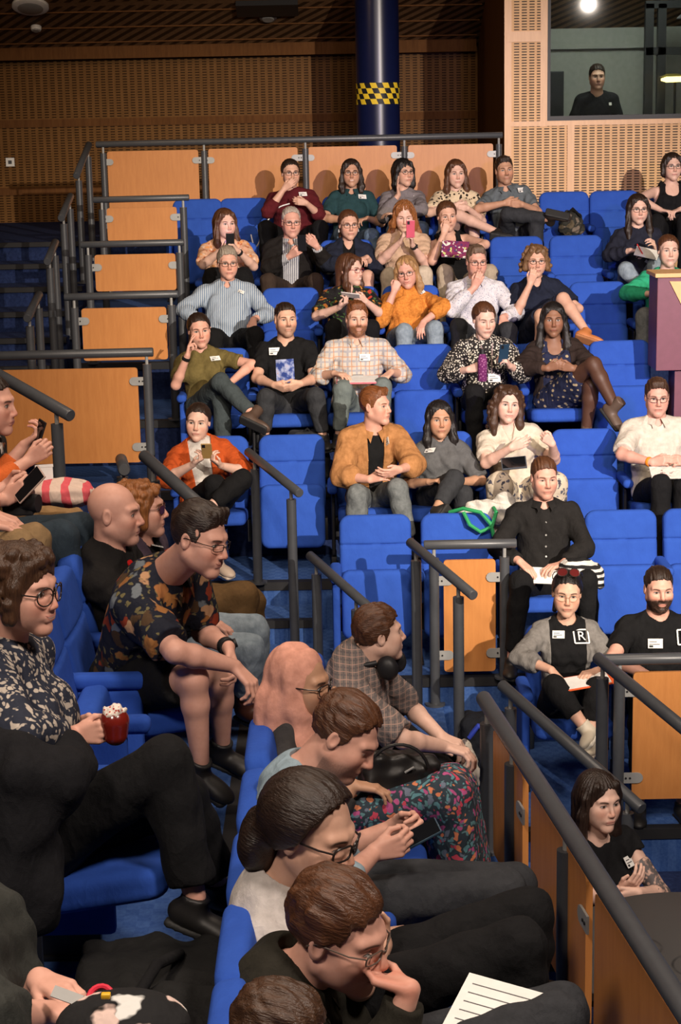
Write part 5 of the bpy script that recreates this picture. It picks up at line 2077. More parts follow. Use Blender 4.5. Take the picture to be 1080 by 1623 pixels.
def row_d():
    p = sit('D1', 'D', 330, (316, 523), 'woman in an olive T-shirt touching her cheek, walking boots crossed', fem=True, skin='pink', face=(12, 4, -4), hair=dict(style='tied', len=0.12, side=-0.07), hairc='dark', smile=0.5,
            hl=(297, 564, 0.22, 303, 534, 0.20, 'i', 'up'), el=(281, 602), hr=(366, 606, 0.22, 360, 622, 0.24, 'i', 'rest'), er=(372, 584), kl=(350, 606, 0.44), al=(402, 658, 0.66), foot=((440, 676, 0.72), None), kr=(352, 640, 0.36),
            top=dict(mat=cl('olive_jersey', (0.15, 0.115, 0.040)), sl=0.62), bot=dict(mat=cl('slate_trousers', (0.055, 0.070, 0.075))), shoe=dict(c=(0.075, 0.045, 0.032), high=0.06))
    p.card(341, 570)
    p.band('l', BLKT, 0.9, name='bracelet')
    p = sit('D2', 'D', 458, (453, 506), 'man with cropped hair in a black T-shirt printed with a picture', skin='fair', face=(14, 0, 0), hair=dict(style='short', t=0.004, vol=0.0), hairc='dark', beard=0.45,
            hl=(434, 610, 0.34, 462, 620, 0.40, 'i', 'loose'), el=(409, 598), hr=(477, 608, 0.34, 452, 618, 0.40, 'i', 'loose'), er=(497, 598), kl=(422, 630, 0.42), kr=(500, 628, 0.42), al=(420, 690, 0.40), ar=(512, 692, 0.42),
            top=dict(mat=BLK, sl=0.72), bot=dict(mat=CHAR), shoe=BLACKSHOE)
    p.card(435, 557, 0.085, 0.055)
    q, n = p.on(452, 588)
    up = nrm(p.U - n * (p.U @ n))
    m = M('nebula_print', 0.8, 0.2)
    x, y, z = m.xyz(m.coord())
    rr = ((x - 0.0).sq() * 4.0 + (z - 0.36).sq()).op('SQRT')
    nn = m.noise(m.coord(), 22, 4)
    c = m.ramp(nn, [(0.0, (0.01, 0.01, 0.04)), (0.45, (0.03, 0.06, 0.25)), (0.62, (0.35, 0.40, 0.60)), (0.75, (0.45, 0.20, 0.08))], const=False)
    m.color(c)
    x_ = nrm(np.cross(up, n))
    # the print follows the chest: a grid pushed onto the cloth
    vs, fs = [], []
    for j in range(9):
        for i in range(7):
            P0, nn0 = q + x_ * (i / 6 - 0.5) * 0.135 + up * (j / 8 - 0.5) * 0.175, n
            vs.append(P0)
    cob = [c_ for c_ in p.o.children if c_.name.startswith('shirt')][0]
    import mathutils
    bvh = mathutils.bvhtree.BVHTree.FromPolygons([v.co for v in cob.data.vertices], [tuple(f.vertices) for f in cob.data.polygons])
    out = []
    for v in vs:
        a = Vector(v - p.org) + Vector(n) * 0.12
        h = bvh.ray_cast(a, Vector(-n))
        out.append(np.array(h[0]) + n * 0.004 + p.org if h[0] else v)
    for j in range(8):
        for i in range(6):
            a = j * 7 + i
            fs.append((a, a + 1, a + 8, a + 7))
    k = len(out)
    MB(p.org).add(out + [o - n * 0.003 for o in out], fs + [tuple(k + i for i in f[::-1]) for f in fs]).build('chest_print', m.done(), p.o)
    p = sit('D3', 'D', 568, (566, 505), 'red-bearded man in a plaid shirt with a clipboard on his lap', w=1.18, belly=0.03, skin='fair', face=(8, 2, 0), hair=dict(style='short', t=0.016, quiff=True), hairc='auburn', beard=1.0,
            hl=(530, 592, 0.30, 556, 596, 0.42, 'd', 'rest'), el=(512, 588), hr=(620, 590, 0.30, 606, 602, 0.40, 'd', 'rest'), er=(627, 584), kl=(544, 618, 0.42), kr=(606, 614, 0.40), al=(538, 690, 0.40), ar=(606, 688, 0.38),
            top=dict(mat=m_plaid('plaid_shirting', (0.52, 0.46, 0.40), (0.20, 0.24, 0.32), (0.48, 0.22, 0.10), 15), sl=1.45, collar=True, neck='collar', loose=0.010), bot=dict(mat=cl('sage_denim', (0.15, 0.18, 0.175))), shoe=BLACKSHOE)
    p.card(578, 567, 0.08, 0.05)
    held('clipboard', 'pink clipboard on the lap of the man in plaid', 'clipboard', W(568, 602, p.hY - 0.34), (0.16, 0.11, 0.005), axes((0, -0.10, 1), (0, 1, 0.10)), m_plain('pink_board', (0.62, 0.16, 0.20), 0.5), 0.002, None, [('paper', (0, 0, 0.007), (0.15, 0.10, 0.001), MT['white']), ('clip', (0, 0.095, 0.010), (0.04, 0.012, 0.005), MT['steel'])])
    p = sit('D4', 'D', 770, (768, 506), 'woman in a black dotted blouse with a lanyard looking at her phone', fem=True, w=1.08, skin='pale', face=(14, 12, 0), hair=dict(style='tied', tail=False), hairc='chestnut', eye=0.55,
            hl=(742, 586, 0.32, 762, 582, 0.36, 'i', 'grip'), el=(715, 588), hr=(808, 580, 0.32, 800, 566, 0.38, 'i', 'grip'), er=(823, 586), kl=(752, 622, 0.42), kr=(795, 622, 0.42),
            top=dict(mat=m_spots('black_dots', (0.02, 0.018, 0.018), (0.62, 0.58, 0.50), 60, 0.36, 0.42), sl=1.75, loose=0.022, neck='crew'), bot=dict(mat=BLKT), shoe=BLACKSHOE)
    phone(p, 'r', 'dark blue phone of the woman in a dotted blouse', nrm(p.T.c - W(799, 560, p.hY - 0.40)), (0, 0, 1), 799, 560, 0.40, col=(0.02, 0.05, 0.09))
    c = W(765, 578, p.hY - 0.395)
    bt = empty('water_bottle', c - np.array([0, 0, 0.12]), 'purple patterned bottle held by the woman in a dotted blouse', 'bottle')
    o_ = np.array(bt.location)
    MB(o_).tube([o_, o_ + (0, 0, 0.01), o_ + (0, 0, 0.16), o_ + (0, 0, 0.19), o_ + (0, 0, 0.20)], [0.030, 0.035, 0.035, 0.024, 0.020], 20).build('bottle_body', m_spots('purple_bottle', (0.13, 0.02, 0.10), (0.32, 0.12, 0.25), 60, 0.3, 0.4), bt)
    MB(o_).tube([o_ + (0, 0, 0.20), o_ + (0, 0, 0.235)], [0.022, 0.021], 16).build('lid', MT['black'], bt)
    lan = m_plain('grey_webbing', (0.32, 0.24, 0.24), 0.8)
    for a, b in (((757, 528), (776, 592)), ((781, 528), (780, 592))):
        pts = []
        for i in range(7):
            w_, n = p.on(a[0] + (b[0] - a[0]) * i / 6, a[1] + (b[1] - a[1]) * i / 6)
            pts.append(w_ + n * 0.006)
        MB(p.org).tube(pts, 0.005, 6).build('lanyard', lan, p.o)
    p.card(783, 599, 0.095, 0.065)
    p = sit('D5', 'D', 885, (877, 506), 'woman with long black hair in a navy patterned dress and sheer tights', fem=True, skin='brown', face=(-3, 2, 0), hair=dict(style='long', len=0.30, front=0.03, flare=0.01), hairc='black',
            hl=(868, 584, 0.34, 890, 577, 0.38, 'b', 'loose'), el=(835, 580), hr=(908, 584, 0.34, 888, 580, 0.38, 'b', 'loose'), er=(925, 575), kl=(941, 578, 0.44), al=(975, 645, 0.62), foot=((992, 668, 0.70), None), kr=(938, 612, 0.36), ar=(930, 680, 0.34),
            top=dict(mat=m_spots('navy_leaf_print', (0.016, 0.020, 0.05), (0.38, 0.30, 0.18), 24, 0.26, 0.32), name='dress', sl=0.5, neck='scoop'),
            over=dict(mat=cl('dark_brown_knit', (0.030, 0.020, 0.017)), name='cardigan', sl=1.85, t=0.024, open_=(0.10, 0.11, 0), neck='wide'), bot=dict(mat=MT['lf'] if 'lf' in MT else bpy.data.materials['navy_leaf_print'], kind='skirt', frac=0.72), shoe=None)
    tights = m_plain('sheer_tights', (0.085, 0.040, 0.026), 0.45)
    for sd in 'lr':
        F = Field(p.leg(sd, 0.004, 1.98, False), 0.012)
        V, Q = F.net()
        mesh_of('tights', V, Q, tights, p.o, p.org)
    p.shoes(c=(0.11, 0.075, 0.055), high=0.06)


def row_e():
    p = sit('E1', 'E', 330, (314, 668), 'woman in an orange jacket and white top holding a gold phone', fem=True, w=1.08, skin='pale', face=(-4, 2, 4), hair=dict(style='bun', bun=(0, -0.10, 0.07)), hairc='dark', gaze=-0.003,
            hl=(306, 736, 0.30, 328, 722, 0.35, 'u', 'grip'), el=(271, 754), hr=(350, 738, 0.30, 331, 724, 0.35, 'u', 'grip'), er=(390, 748), kl=(340, 768, 0.40), al=(345, 885, 0.30), foot=((366, 897, 0.40), (306, 822, 0.62)), kr=(384, 760, 0.44), ar=(330, 806, 0.56),
            top=dict(mat=cl('white_cotton', (0.60, 0.57, 0.53)), sl=0.4, neck='high'), over=dict(mat=cl('rust_orange_cloth', (0.50, 0.085, 0.018)), name='jacket', sl=1.25, t=0.026, loose=0.012, open_=(0.080, 0.055, 0), neck='v'),
            bot=dict(mat=BLKT, frac=1.80), shoe=dict(c=(0.42, 0.33, 0.26), sole=(0.6, 0.5, 0.4)))
    phone(p, 'l', 'gold phone held by the woman in an orange jacket', nrm(np.array([0.0, 0.75, 0.6])), (0, 0.4, 1), 328, 715, 0.37, col=(0.42, 0.26, 0.09))
    p = sit('E2', 'E', 590, (596, 643), 'man in a tan overshirt turned to look sideways, grey jeans', skin='pink', face=(58, 0, 0), yaw=12, hair=dict(style='short', t=0.013, quiff=True), hairc='auburn', lean=0.16,
            hl=(586, 760, 0.42, 618, 750, 0.48, 'i', 'rest'), el=(541, 755), hr=(634, 744, 0.44, 612, 752, 0.50, 'i', 'rest'), er=(642, 725), kl=(567, 785, 0.44), kr=(630, 775, 0.44), al=(565, 870, 0.40), ar=(650, 860, 0.46),
            top=dict(mat=BLK, sl=0.4), over=dict(mat=cl('tan_corduroy', (0.36, 0.165, 0.06), c2=(0.42, 0.20, 0.08)), name='jacket', sl=1.35, t=0.026, loose=0.014, open_=(0.06, 0.045, 0), neck='v', collar=True, hem=-0.10), bot=dict(mat=GREYJ, t=0.016), shoe=BLACKSHOE)
    p.card(616, 700, 0.07, 0.05, tilt=35)
    p = sit('E3', 'E', 700, (697, 664), 'woman with long black hair in a grey T-shirt and black jeans', fem=True, skin='olive', face=(6, 0, 0), hair=dict(style='long', len=0.20, front=0.02), hairc='black',
            hl=(680, 764, 0.32, 702, 760, 0.38, 'd', 'loose'), el=(656, 755), hr=(728, 764, 0.28, 716, 772, 0.34, 'i', 'loose'), er=(746, 748), kl=(720, 760, 0.44), al=(690, 812, 0.62), foot=((676, 832, 0.68), None), kr=(735, 785, 0.38),
            top=dict(mat=cl('grey_jersey', (0.105, 0.107, 0.11)), sl=0.95, loose=0.012), bot=dict(mat=CHAR, frac=1.75), shoe=BLACKSHOE)
    p.card(683, 716)
    p = sit('E4', 'E', 820, (805, 640), 'woman with long curly brown hair, cream top and palm-print trousers', fem=True, w=1.12, skin='pale', face=(6, 0, 6), hair=dict(style='curly', len=0.20, n=150), hairc='brown', smile=0.5,
            hl=(810, 710, 0.32, 846, 696, 0.34, 'b', 'rest'), el=(767, 738), hr=(876, 704, 0.30, 858, 688, 0.34, 'b', 'fist'), er=(886, 738), kl=(792, 768, 0.42), kr=(880, 768, 0.42), al=(790, 830, 0.36), ar=(878, 830, 0.36),
            top=dict(mat=cl('cream_cotton', (0.62, 0.55, 0.44)), sl=0.72, loose=0.012, neck='v'), bot=dict(mat=m_floral('palm_print', (0.55, 0.47, 0.36), [(0.05, 0.05, 0.07), (0.09, 0.09, 0.12), (0.07, 0.07, 0.10), (0.40, 0.33, 0.25)], 17, 0.36, (0.10, 0.10, 0.12), 30), t=0.03, t2=0.045), shoe=dict(c=(0.6, 0.57, 0.52), sole=(0.6, 0.57, 0.52)))
    held('tablet', 'dark tablet on the lap of the curly-haired woman', 'tablet', W(815, 734, p.hY - 0.33), (0.085, 0.06, 0.006), axes((-0.1, -0.5, 0.9), (0, 0.9, 0.5)), m_plain('tablet_case', (0.06, 0.07, 0.09), 0.4), 0.003, None, [('screen', (0, 0, 0.0066), (0.078, 0.053, 0.0008), MT['glass_dark'])])
    p = sit('E5', 'E', 1045, (1042, 629), 'man with glasses in a cream shirt wearing an orange wristband', w=1.12, skin='pink', face=(-3, 5, 0), hair=dict(style='short', quiff=True), hairc='brown',
            hl=(1034, 733, 0.32, 1062, 728, 0.38, 'i', 'grip'), el=(985, 722), hr=(1090, 733, 0.32, 1068, 728, 0.38, 'i', 'grip'), er=(1112, 722), kl=(1048, 768, 0.46), al=None, kr=(1084, 770, 0.40),
            top=dict(mat=cl('cream_linen_shirt', (0.60, 0.55, 0.46)), sl=0.85, loose=0.014, collar=True, neck='collar', hem=-0.08), bot=dict(mat=BLKT), shoe=BLACKSHOE)
    p.specs()
    p.band('l', m_plain('orange_band', (0.85, 0.25, 0.02), 0.5), 0.9, 0.033, 0.010, name='wristband')
    m = m_floral('leaflet_print', (0.62, 0.58, 0.52), [(0.50, 0.08, 0.06), (0.7, 0.66, 0.6), (0.30, 0.22, 0.20)], 28, 0.34)
    held('leaflet', 'printed leaflets on the lap of the man with an orange wristband', 'leaflet', W(1062, 749, p.hY - 0.40), (0.13, 0.07, 0.004), axes((0, -0.4, 0.9), (0, 0.9, 0.4)), m, 0.002)


# ------------------------------------------------------------------ lower rows, stage, booth and side block
def logo(p, px, py, sz=0.085):
    """white square outline with the letter R"""
    q, n = p.on(px, py)
    up = nrm(p.U - n * (p.U @ n))
    x = nrm(np.cross(up, n))
    R = np.stack([x, up, n])
    mb = MB(p.org)
    c = q + n * 0.013
    h, t = sz / 2, sz * 0.05
    for dx, dy, w_, h_ in ((0, h, h, t), (0, -h, h, t), (-h, 0, t, h), (h, 0, t, h)):
        mb.obox(c + x * dx + up * dy, (w_, h_, 0.0008), R)
    o = mb.build('logo', MT['white'], p.o, smooth=False)
    cu = bpy.data.curves.new('letter', 'FONT')
    cu.body = 'R'
    cu.size = sz * 0.95
    cu.align_x = cu.align_y = 'CENTER'
    cu.extrude = 0.0006
    t_ = bpy.data.objects.new('letter', cu)
    COL.objects.link(t_)
    bpy.context.view_layer.update()
    me = bpy.data.meshes.new_from_object(t_.evaluated_get(bpy.context.evaluated_depsgraph_get()))
    bpy.data.objects.remove(t_)
    lo = link('lettering', me, MT['white'], o)
    pos = c - p.org + n * 0.001
    lo.matrix_local = Matrix(((x[0], up[0], n[0], pos[0]), (x[1], up[1], n[1], pos[1]), (x[2], up[2], n[2], pos[2]), (0, 0, 0, 1)))


def row_fg():
    p = sit('F1', 'F', 866, (863, 757), 'man in a black button-up shirt and black trousers with papers on his lap', w=1.05, skin='pink', face=(8, 4, 0), hair=dict(style='short', t=0.010), hairc='chestnut', beard=0.2, eye=0.8,
            hl=(824, 890, 0.30, 846, 910, 0.38, 'd', 'rest'), el=(790, 868), hr=(892, 894, 0.28, 862, 902, 0.36, 'd', 'rest'), er=(934, 872), kl=(826, 922, 0.42), kr=(930, 920, 0.42), al=(812, 1045, 0.40), ar=(936, 1045, 0.40),
            top=dict(mat=cl('black_poplin', (0.016, 0.015, 0.015)), sl=1.9, collar=True, neck='collar'), bot=dict(mat=BLKT), shoe=BLACKSHOE)
    for y in (808, 828, 848, 866, 882):
        q, n = p.on(866, y)
        MB(p.org).tube([q, q + n * 0.006], 0.006, 10).build('button', MT['steel'], p.o)
    held('paper', 'white papers under the hands of the man in a black shirt', 'paper', W(855, 912, p.hY - 0.33), (0.12, 0.085, 0.004), axes((0, -0.35, 0.95), (0.1, 0.9, 0.3)), MT['white'], 0.002)
    sc = empty('scarf', W(925, 905, p.hY - 0.36), 'black and white striped scarf on the knee of the man in black', 'scarf')
    o_ = np.array(sc.location)
    pr = [ell(W(915, 896, p.hY - 0.34), (0.11, 0.07, 0.045), I3, 0.03), ell(W(940, 906, p.hY - 0.38), (0.07, 0.06, 0.05), I3, 0.03), cap(W(905, 896, p.hY - 0.36), W(950, 925, p.hY - 0.40), 0.03, 0.035, 0.03)]
    F = Field(pr, 0.010)
    F.wrinkle(0.006, 0.05, 4)
    V, Q = F.net()
    mesh_of('cloth', V, Q, m_stripe('striped_scarf', (0.60, 0.58, 0.55), (0.015, 0.015, 0.016), 26, 0.5, 2), sc, o_)
    p = sit('G1', 'G', 898, (899, 940), 'woman in a grey cardigan with sunglasses pushed up into her dark hair', fem=True, w=0.88, skin='fair', face=(-4, 3, 3), hair=dict(style='tied', len=0.14, side=-0.06), hairc='black', eye=0.8,
            hl=(874, 1062, 0.32, 896, 1088, 0.38, 'd', 'loose'), el=(836, 1040), hr=(945, 1064, 0.30, 922, 1070, 0.38, 'd', 'loose'), er=(962, 1046), kl=(880, 1088, 0.42), al=(925, 1150, 0.55), kr=(946, 1092, 0.44), ar=(938, 1166, 0.56), foot=((905, 1180, 0.80), (926, 1184, 0.84)),
            top=dict(mat=BLK, sl=0.3, neck='crew'), over=dict(mat=cl('grey_cardigan_knit', (0.20, 0.19, 0.18), sc=50), name='cardigan', sl=1.6, t=0.021, loose=0.002, open_=(0.105, 0.095, 0), neck='wide', hem=-0.12), bot=dict(mat=BLKT, frac=1.72), shoe=dict(c=(0.62, 0.55, 0.44), sole=(0.7, 0.66, 0.58)))
    p.specs(style='round', col=(0.35, 0.22, 0.12), thick=0.0011, rw=0.025, rh=0.019)
    p.card(886, 1006, 0.07, 0.045)
    logo(p, 921, 1010)
    T = p.T
    T2 = Head(T.c + T.R[2] * 0.088 * T.s - T.R[1] * 0.028 * T.s, -4, -28, 3, T.s * 1.02)
    g = make_glasses(T2, p.o, dark=True, style='round', rw=0.028, rh=0.023, thick=0.0026)
    g.name = 'sunglasses'
    m = m_plain('orange_folder', (0.75, 0.12, 0.03), 0.5)
    held('folder', 'orange folder with papers on the lap of the woman in a grey cardigan', 'folder', W(933, 1079, p.hY - 0.40), (0.14, 0.085, 0.004), axes((-0.12, -0.12, 1.0), (-0.1, 0.9, 0.2)), m, 0.002, None, [('paper', (-0.01, 0, 0.005), (0.125, 0.075, 0.001), MT['white'])])
    p = sit('G2', 'G', 1046, (1045, 933), 'bearded man in a black T-shirt with a white logo and badge', w=1.12, skin='pink', face=(3, 4, 0), hair=dict(style='short', t=0.006, vol=0.002), hairc='dark', beard=1.2,
            hl=(1030, 1072, 0.30, 1062, 1085, 0.36, 'd', 'loose'), el=(996, 1042), hr=(1085, 1072, 0.30, 1060, 1085, 0.36, 'd', 'loose'), er=(1105, 1042), kl=(1015, 1092, 0.42), kr=(1085, 1092, 0.42),
            top=dict(mat=BLK, sl=0.72), bot=dict(mat=BLKT), shoe=BLACKSHOE)
    p.card(1040, 1020, 0.085, 0.055)
    logo(p, 1085, 1010)


def stage_and_booth():
    zs = W(950, 1268, 7.2)[2]
    P = Person('woman in a black top with a tattooed forearm and long dark hair, arms folded', (950, 1268, 7.20), (957, 7.25, zs - 0.72), floor=0.0, fem=True, w=0.98, skin='pale', face=(27, 2, 2), yaw=22, hair=dict(style='long', len=0.24, front=0.0, part=0.01), hairc='dark', hs=0.98,
               hl=(985, 1412, 0.18, 1022, 1388, 0.24, 'b', 'rest'), el=(935, 1425), hr=(1012, 1415, 0.26, 985, 1425, 0.26, 'b', 'rest'), er=(1046, 1412), top=dict(mat=BLK, sl=0.25, neck='crew', loose=0.004), bot=dict(mat=BLKT), shoe=BLACKSHOE, near=True, eye=0.85)
    PP['S1'] = P
    P.card(992, 1368, 0.055, 0.05, tilt=-10, off=0.02)
    for g in (-1,):
        MB(P.org).tube([P.T((g * 0.082, -0.008, -0.034)), P.T((g * 0.082, -0.008, -0.062))], [0.003, 0.005], 8).build('earring', MT['steel'], P.o)
    # tattoo: inked skin on the far forearm
    m = M('inked_skin', 0.55, 0.3)
    d = m.voro(m.coord(), 38)
    m.color(m.mix(d.soft(0.22, 0.34) * m.noise(m.coord(), 30, 3).soft(0.4, 0.5), (0.52, 0.33, 0.26), (0.10, 0.085, 0.085)))
    S, Ej, Wr = P.S['r'], P.Ej['r'], P.Wr['r']
    F = Field([cap(S + (Ej - S) * 0.45, Ej, 0.0445, 0.040, 0.02), cap(Ej, Ej + (Wr - Ej) * 0.4, 0.0395, 0.037, 0.02, True)], 0.008)
    V, Q = F.net()
    mesh_of('tattoo', V, Q, m.done(), P.o, P.org)
    st = empty('stool', (P.H[0], P.H[1], 0.0), 'dark stool under the tattooed woman beside the round table', 'stool')
    o_ = np.array(st.location)
    zt = P.H[2] - 0.13
    MB(o_).tube([o_ + (0, 0, zt - 0.06), o_ + (0, 0, zt)], 0.19, 24).build('seat', MT['black'], st)
    for a in range(4):
        th = a * math.pi / 2 + 0.7
        MB(o_).tube([o_ + (0.12 * math.cos(th), 0.12 * math.sin(th), zt - 0.05), o_ + (0.22 * math.cos(th), 0.22 * math.sin(th), 0)], 0.016, 10).build('leg', MT['black'], st)
    # round table in front of her
    zt = W(1000, 1416, 6.86)[2]
    c = np.array([W(1085, 1480, 6.35)[0] + 0.05, 6.32, 0])
    tb = empty('round_table', c, 'dark round table with ring marks in front of the tattooed woman', 'table')
    m = M('table_laminate', 0.6, 0.3)
    x, y, z = m.xyz(m.coord())
    r = ((x + 0.22).sq() + (y - 0.05).sq()).op('SQRT')
    r2 = ((x + 0.02).sq() + (y + 0.12).sq()).op('SQRT')
    k = (r - 0.085).abs().soft(0.008, 0.002).max((r2 - 0.10).abs().soft(0.008, 0.002)) * m.noise(m.coord(), 12, 2).soft(0.35, 0.6)
    m.color(m.mix(k, (0.055, 0.053, 0.053), (0.018, 0.018, 0.02)))
    MB(c).tube([c + (0, 0, zt - 0.035), c + (0, 0, zt - 0.004), c + (0, 0, zt)], [0.55, 0.55, 0.545], 64).build('table_top', m.done(), tb)
    MB(c).tube([c + (0, 0, 0.03), c + (0, 0, zt - 0.03)], 0.05, 20).build('pedestal', MT['black'], tb)
    MB(c).tube([c, c + (0, 0, 0.03)], 0.30, 32).build('base', MT['black'], tb)
    # control booth
    zb = W(947, 120, 18.9)[2]
    P = Person('person in a dark T-shirt standing behind the control booth window', (947, 122, 18.9), (947, 18.95, zb - 0.70), floor=zb - 1.15, w=1.0, skin='fair', face=(0, 4, 0), hair=dict(style='short'), hairc='dark',
               hl=(925, 210, 0.25), hr=(970, 210, 0.25), top=dict(mat=cl('charcoal_cotton', (0.02, 0.02, 0.022)), sl=0.7), bot=dict(mat=BLKT), shoe=BLACKSHOE)
    P.card(967, 165, 0.03, 0.03, 'badge', lines=False)
    d = empty('control_desk', (W(990, 178, 18.5)[0], 18.5, wz0 - 0.95), 'dark control desk inside the booth behind the window', 'desk')
    o_ = np.array(d.location)
    MB(o_).box((o_[0] - 0.9, 18.2, wz0 - 0.12), (o_[0] + 2.5, 18.55, wz0 - 0.08)).build('desk_top', MT['black'], d, smooth=False)
    MB(o_).box((o_[0] - 0.9, 18.22, o_[2]), (o_[0] + 2.5, 18.27, wz0 - 0.12)).build('front_panel', MT['black'], d, smooth=False)
    # gantry frame, cabinet and lamp inside the booth
    g = empty('equipment_rack', W(1040, 150, 19.9), 'black open metal rack frame inside the booth at the picture edge', 'rack')
    o_ = np.array(g.location)
    for px in (1030, 1050):
        a, b = W(px, 6, 19.9), W(px, 190, 19.9)
        MB(o_).box((a[0] - 0.045, 19.86, b[2]), (a[0] + 0.045, 19.95, a[2])).build('upright', MT['black'], g, smooth=False)
    for py in (6, 80):
        a, b = W(1028, py, 19.9), W(1120, py, 19.9)
        MB(o_).box((a[0] - 0.03, 19.86, a[2] - 0.05), (b[0], 19.95, a[2] + 0.03)).build('crossbar', MT['black'], g, smooth=False)
    a, b = W(872, 113, 20.0), W(894, 185, 20.0)
    tag(MB(a).box((a[0], 20.0, wz0 - 0.95), (b[0], 20.5, a[2])).build('cabinet', MT['black'], smooth=False, bevel=0.01), 'tall dark cabinet in the booth, beside the slatted wall', 'cabinet')
    a = W(1066, 126, 19.6)
    l = empty('desk_lamp', a, 'glowing yellow lamp inside the booth near the picture edge', 'lamp')
    o_ = np.array(l.location)
    m = M('lamp_glow', 0.4)
    m.color((0.9, 0.7, 0.2))
    m.b.inputs['Emission Color'].default_value = (1.0, 0.72, 0.2, 1)
    m.b.inputs['Emission Strength'].default_value = 5.0
    MB(o_).tube([a - (0.12, 0, 0.0), a - (0.06, 0, 0), a + (0.12, 0, 0.01)], [0.012, 0.03, 0.035], 14).build('bulb', m.done(), l)
    MB(o_).tube([a + (0, 0, 0.06), a + (0, 0, 0.03)], [0.06, 0.14], 20).build('lamp_shade', m_plain('brass_shade', (0.25, 0.20, 0.04), 0.4), l)
    MB(o_).tube([a + (0.05, 0.1, 0.05), a + (0.05, 0.1, wz0 - 0.1 - a[2])], 0.012, 10).build('stand', MT['black'], l)
    for px, py, Y_ in ((1090, 28, 19.0),):
        a = W(px, py, Y_)
        s_ = empty('pendant_light', a, 'small metal ceiling lamp in the booth ' + ('above the standing person' if px < 1000 else 'beside the rack'), 'lamp', None)
        o_ = np.array(s_.location)
        MB(o_).tube([a + (0, 0, 0.05), a, a - (0, 0, 0.01)], [0.05, 0.11, 0.11], 20).build('reflector', MT['rail'], s_)
        MB(o_).tube([a + (0, 0, 0.05), a + (0, 0, 1.0)], 0.008, 6).build('cord', MT['black'], s_)
    # fittings on the sloping ceiling and the back wall
    for nm, lab, cat, px, py, Y_, r in (('ceiling_lamp', 'round recessed ceiling lamp at the top left corner', 'lamp', 48, 3, 20.1, 0.20), ('smoke_detector', 'small white smoke detector on the ceiling', 'detector', 57, 36, 20.6, 0.06), ('ceiling_speaker', 'flat oval disc on the ceiling near the dark hatch', 'speaker', 425, 26, 20.45, 0.10)):
        a = W(px, py, Y_)
        a[2] = min(a[2], ceil_z(Y_))
        a = np.array([a[0], Y_, ceil_z(Y_)])
        n = nrm(np.array([0, -0.404, -1.0]))
        s_ = empty(nm, a, lab, cat)
        o_ = np.array(s_.location)
        MB(o_).tube([a - n * 0.02, a + n * 0.03, a + n * 0.045], [r, r, r * 0.85], 28).build('rim', MT['white'] if nm != 'ceiling_speaker' else MT['rail'], s_)
        MB(o_).tube([a + n * 0.045, a + n * 0.055], [r * 0.7, r * 0.6], 24).build('lens' if nm == 'ceiling_lamp' else 'cover', MT['steel'], s_)
    a = np.array([W(424, 5, 20.3)[0], 20.25, ceil_z(20.25)])
    mb = MB(a)
    mb.obox(a + (0, -0.05, -0.02), (0.34, 0.14, 0.03), np.stack([np.array([1.0, 0, 0]), nrm(np.array([0, 1, -0.404])), nrm(np.array([0, 0.404, 1]))]))
    tag(mb.build('ceiling_hatch', MT['black'], smooth=False), 'black rectangular hatch in the sloping ceiling', 'hatch')
    a = W(16, 257, 21.28)
    s_ = empty('wall_switch', a, 'small pale switch plate on the dark back wall', 'switch')
    o_ = np.array(s_.location)
    MB(o_).box(a - (0.05, 0.0, 0.05), a + (0.05, 0.02, 0.05)).build('plate', MT['white'], s_, smooth=False)
    MB(o_).box(a - (0.02, 0.01, 0.02), a + (0.02, 0.0, 0.02)).build('button', MT['rail'], s_, smooth=False)


def side(key, hd, hip, floor, label, seath=0.53, **k):
    k.setdefault('yaw', 80)
    P = Person(label, hd, (hip[0], hip[1], floor + seath), floor=floor, near=True, **k)
    PP[key] = P
    return P


SEATG = 'blue seats of the side block'


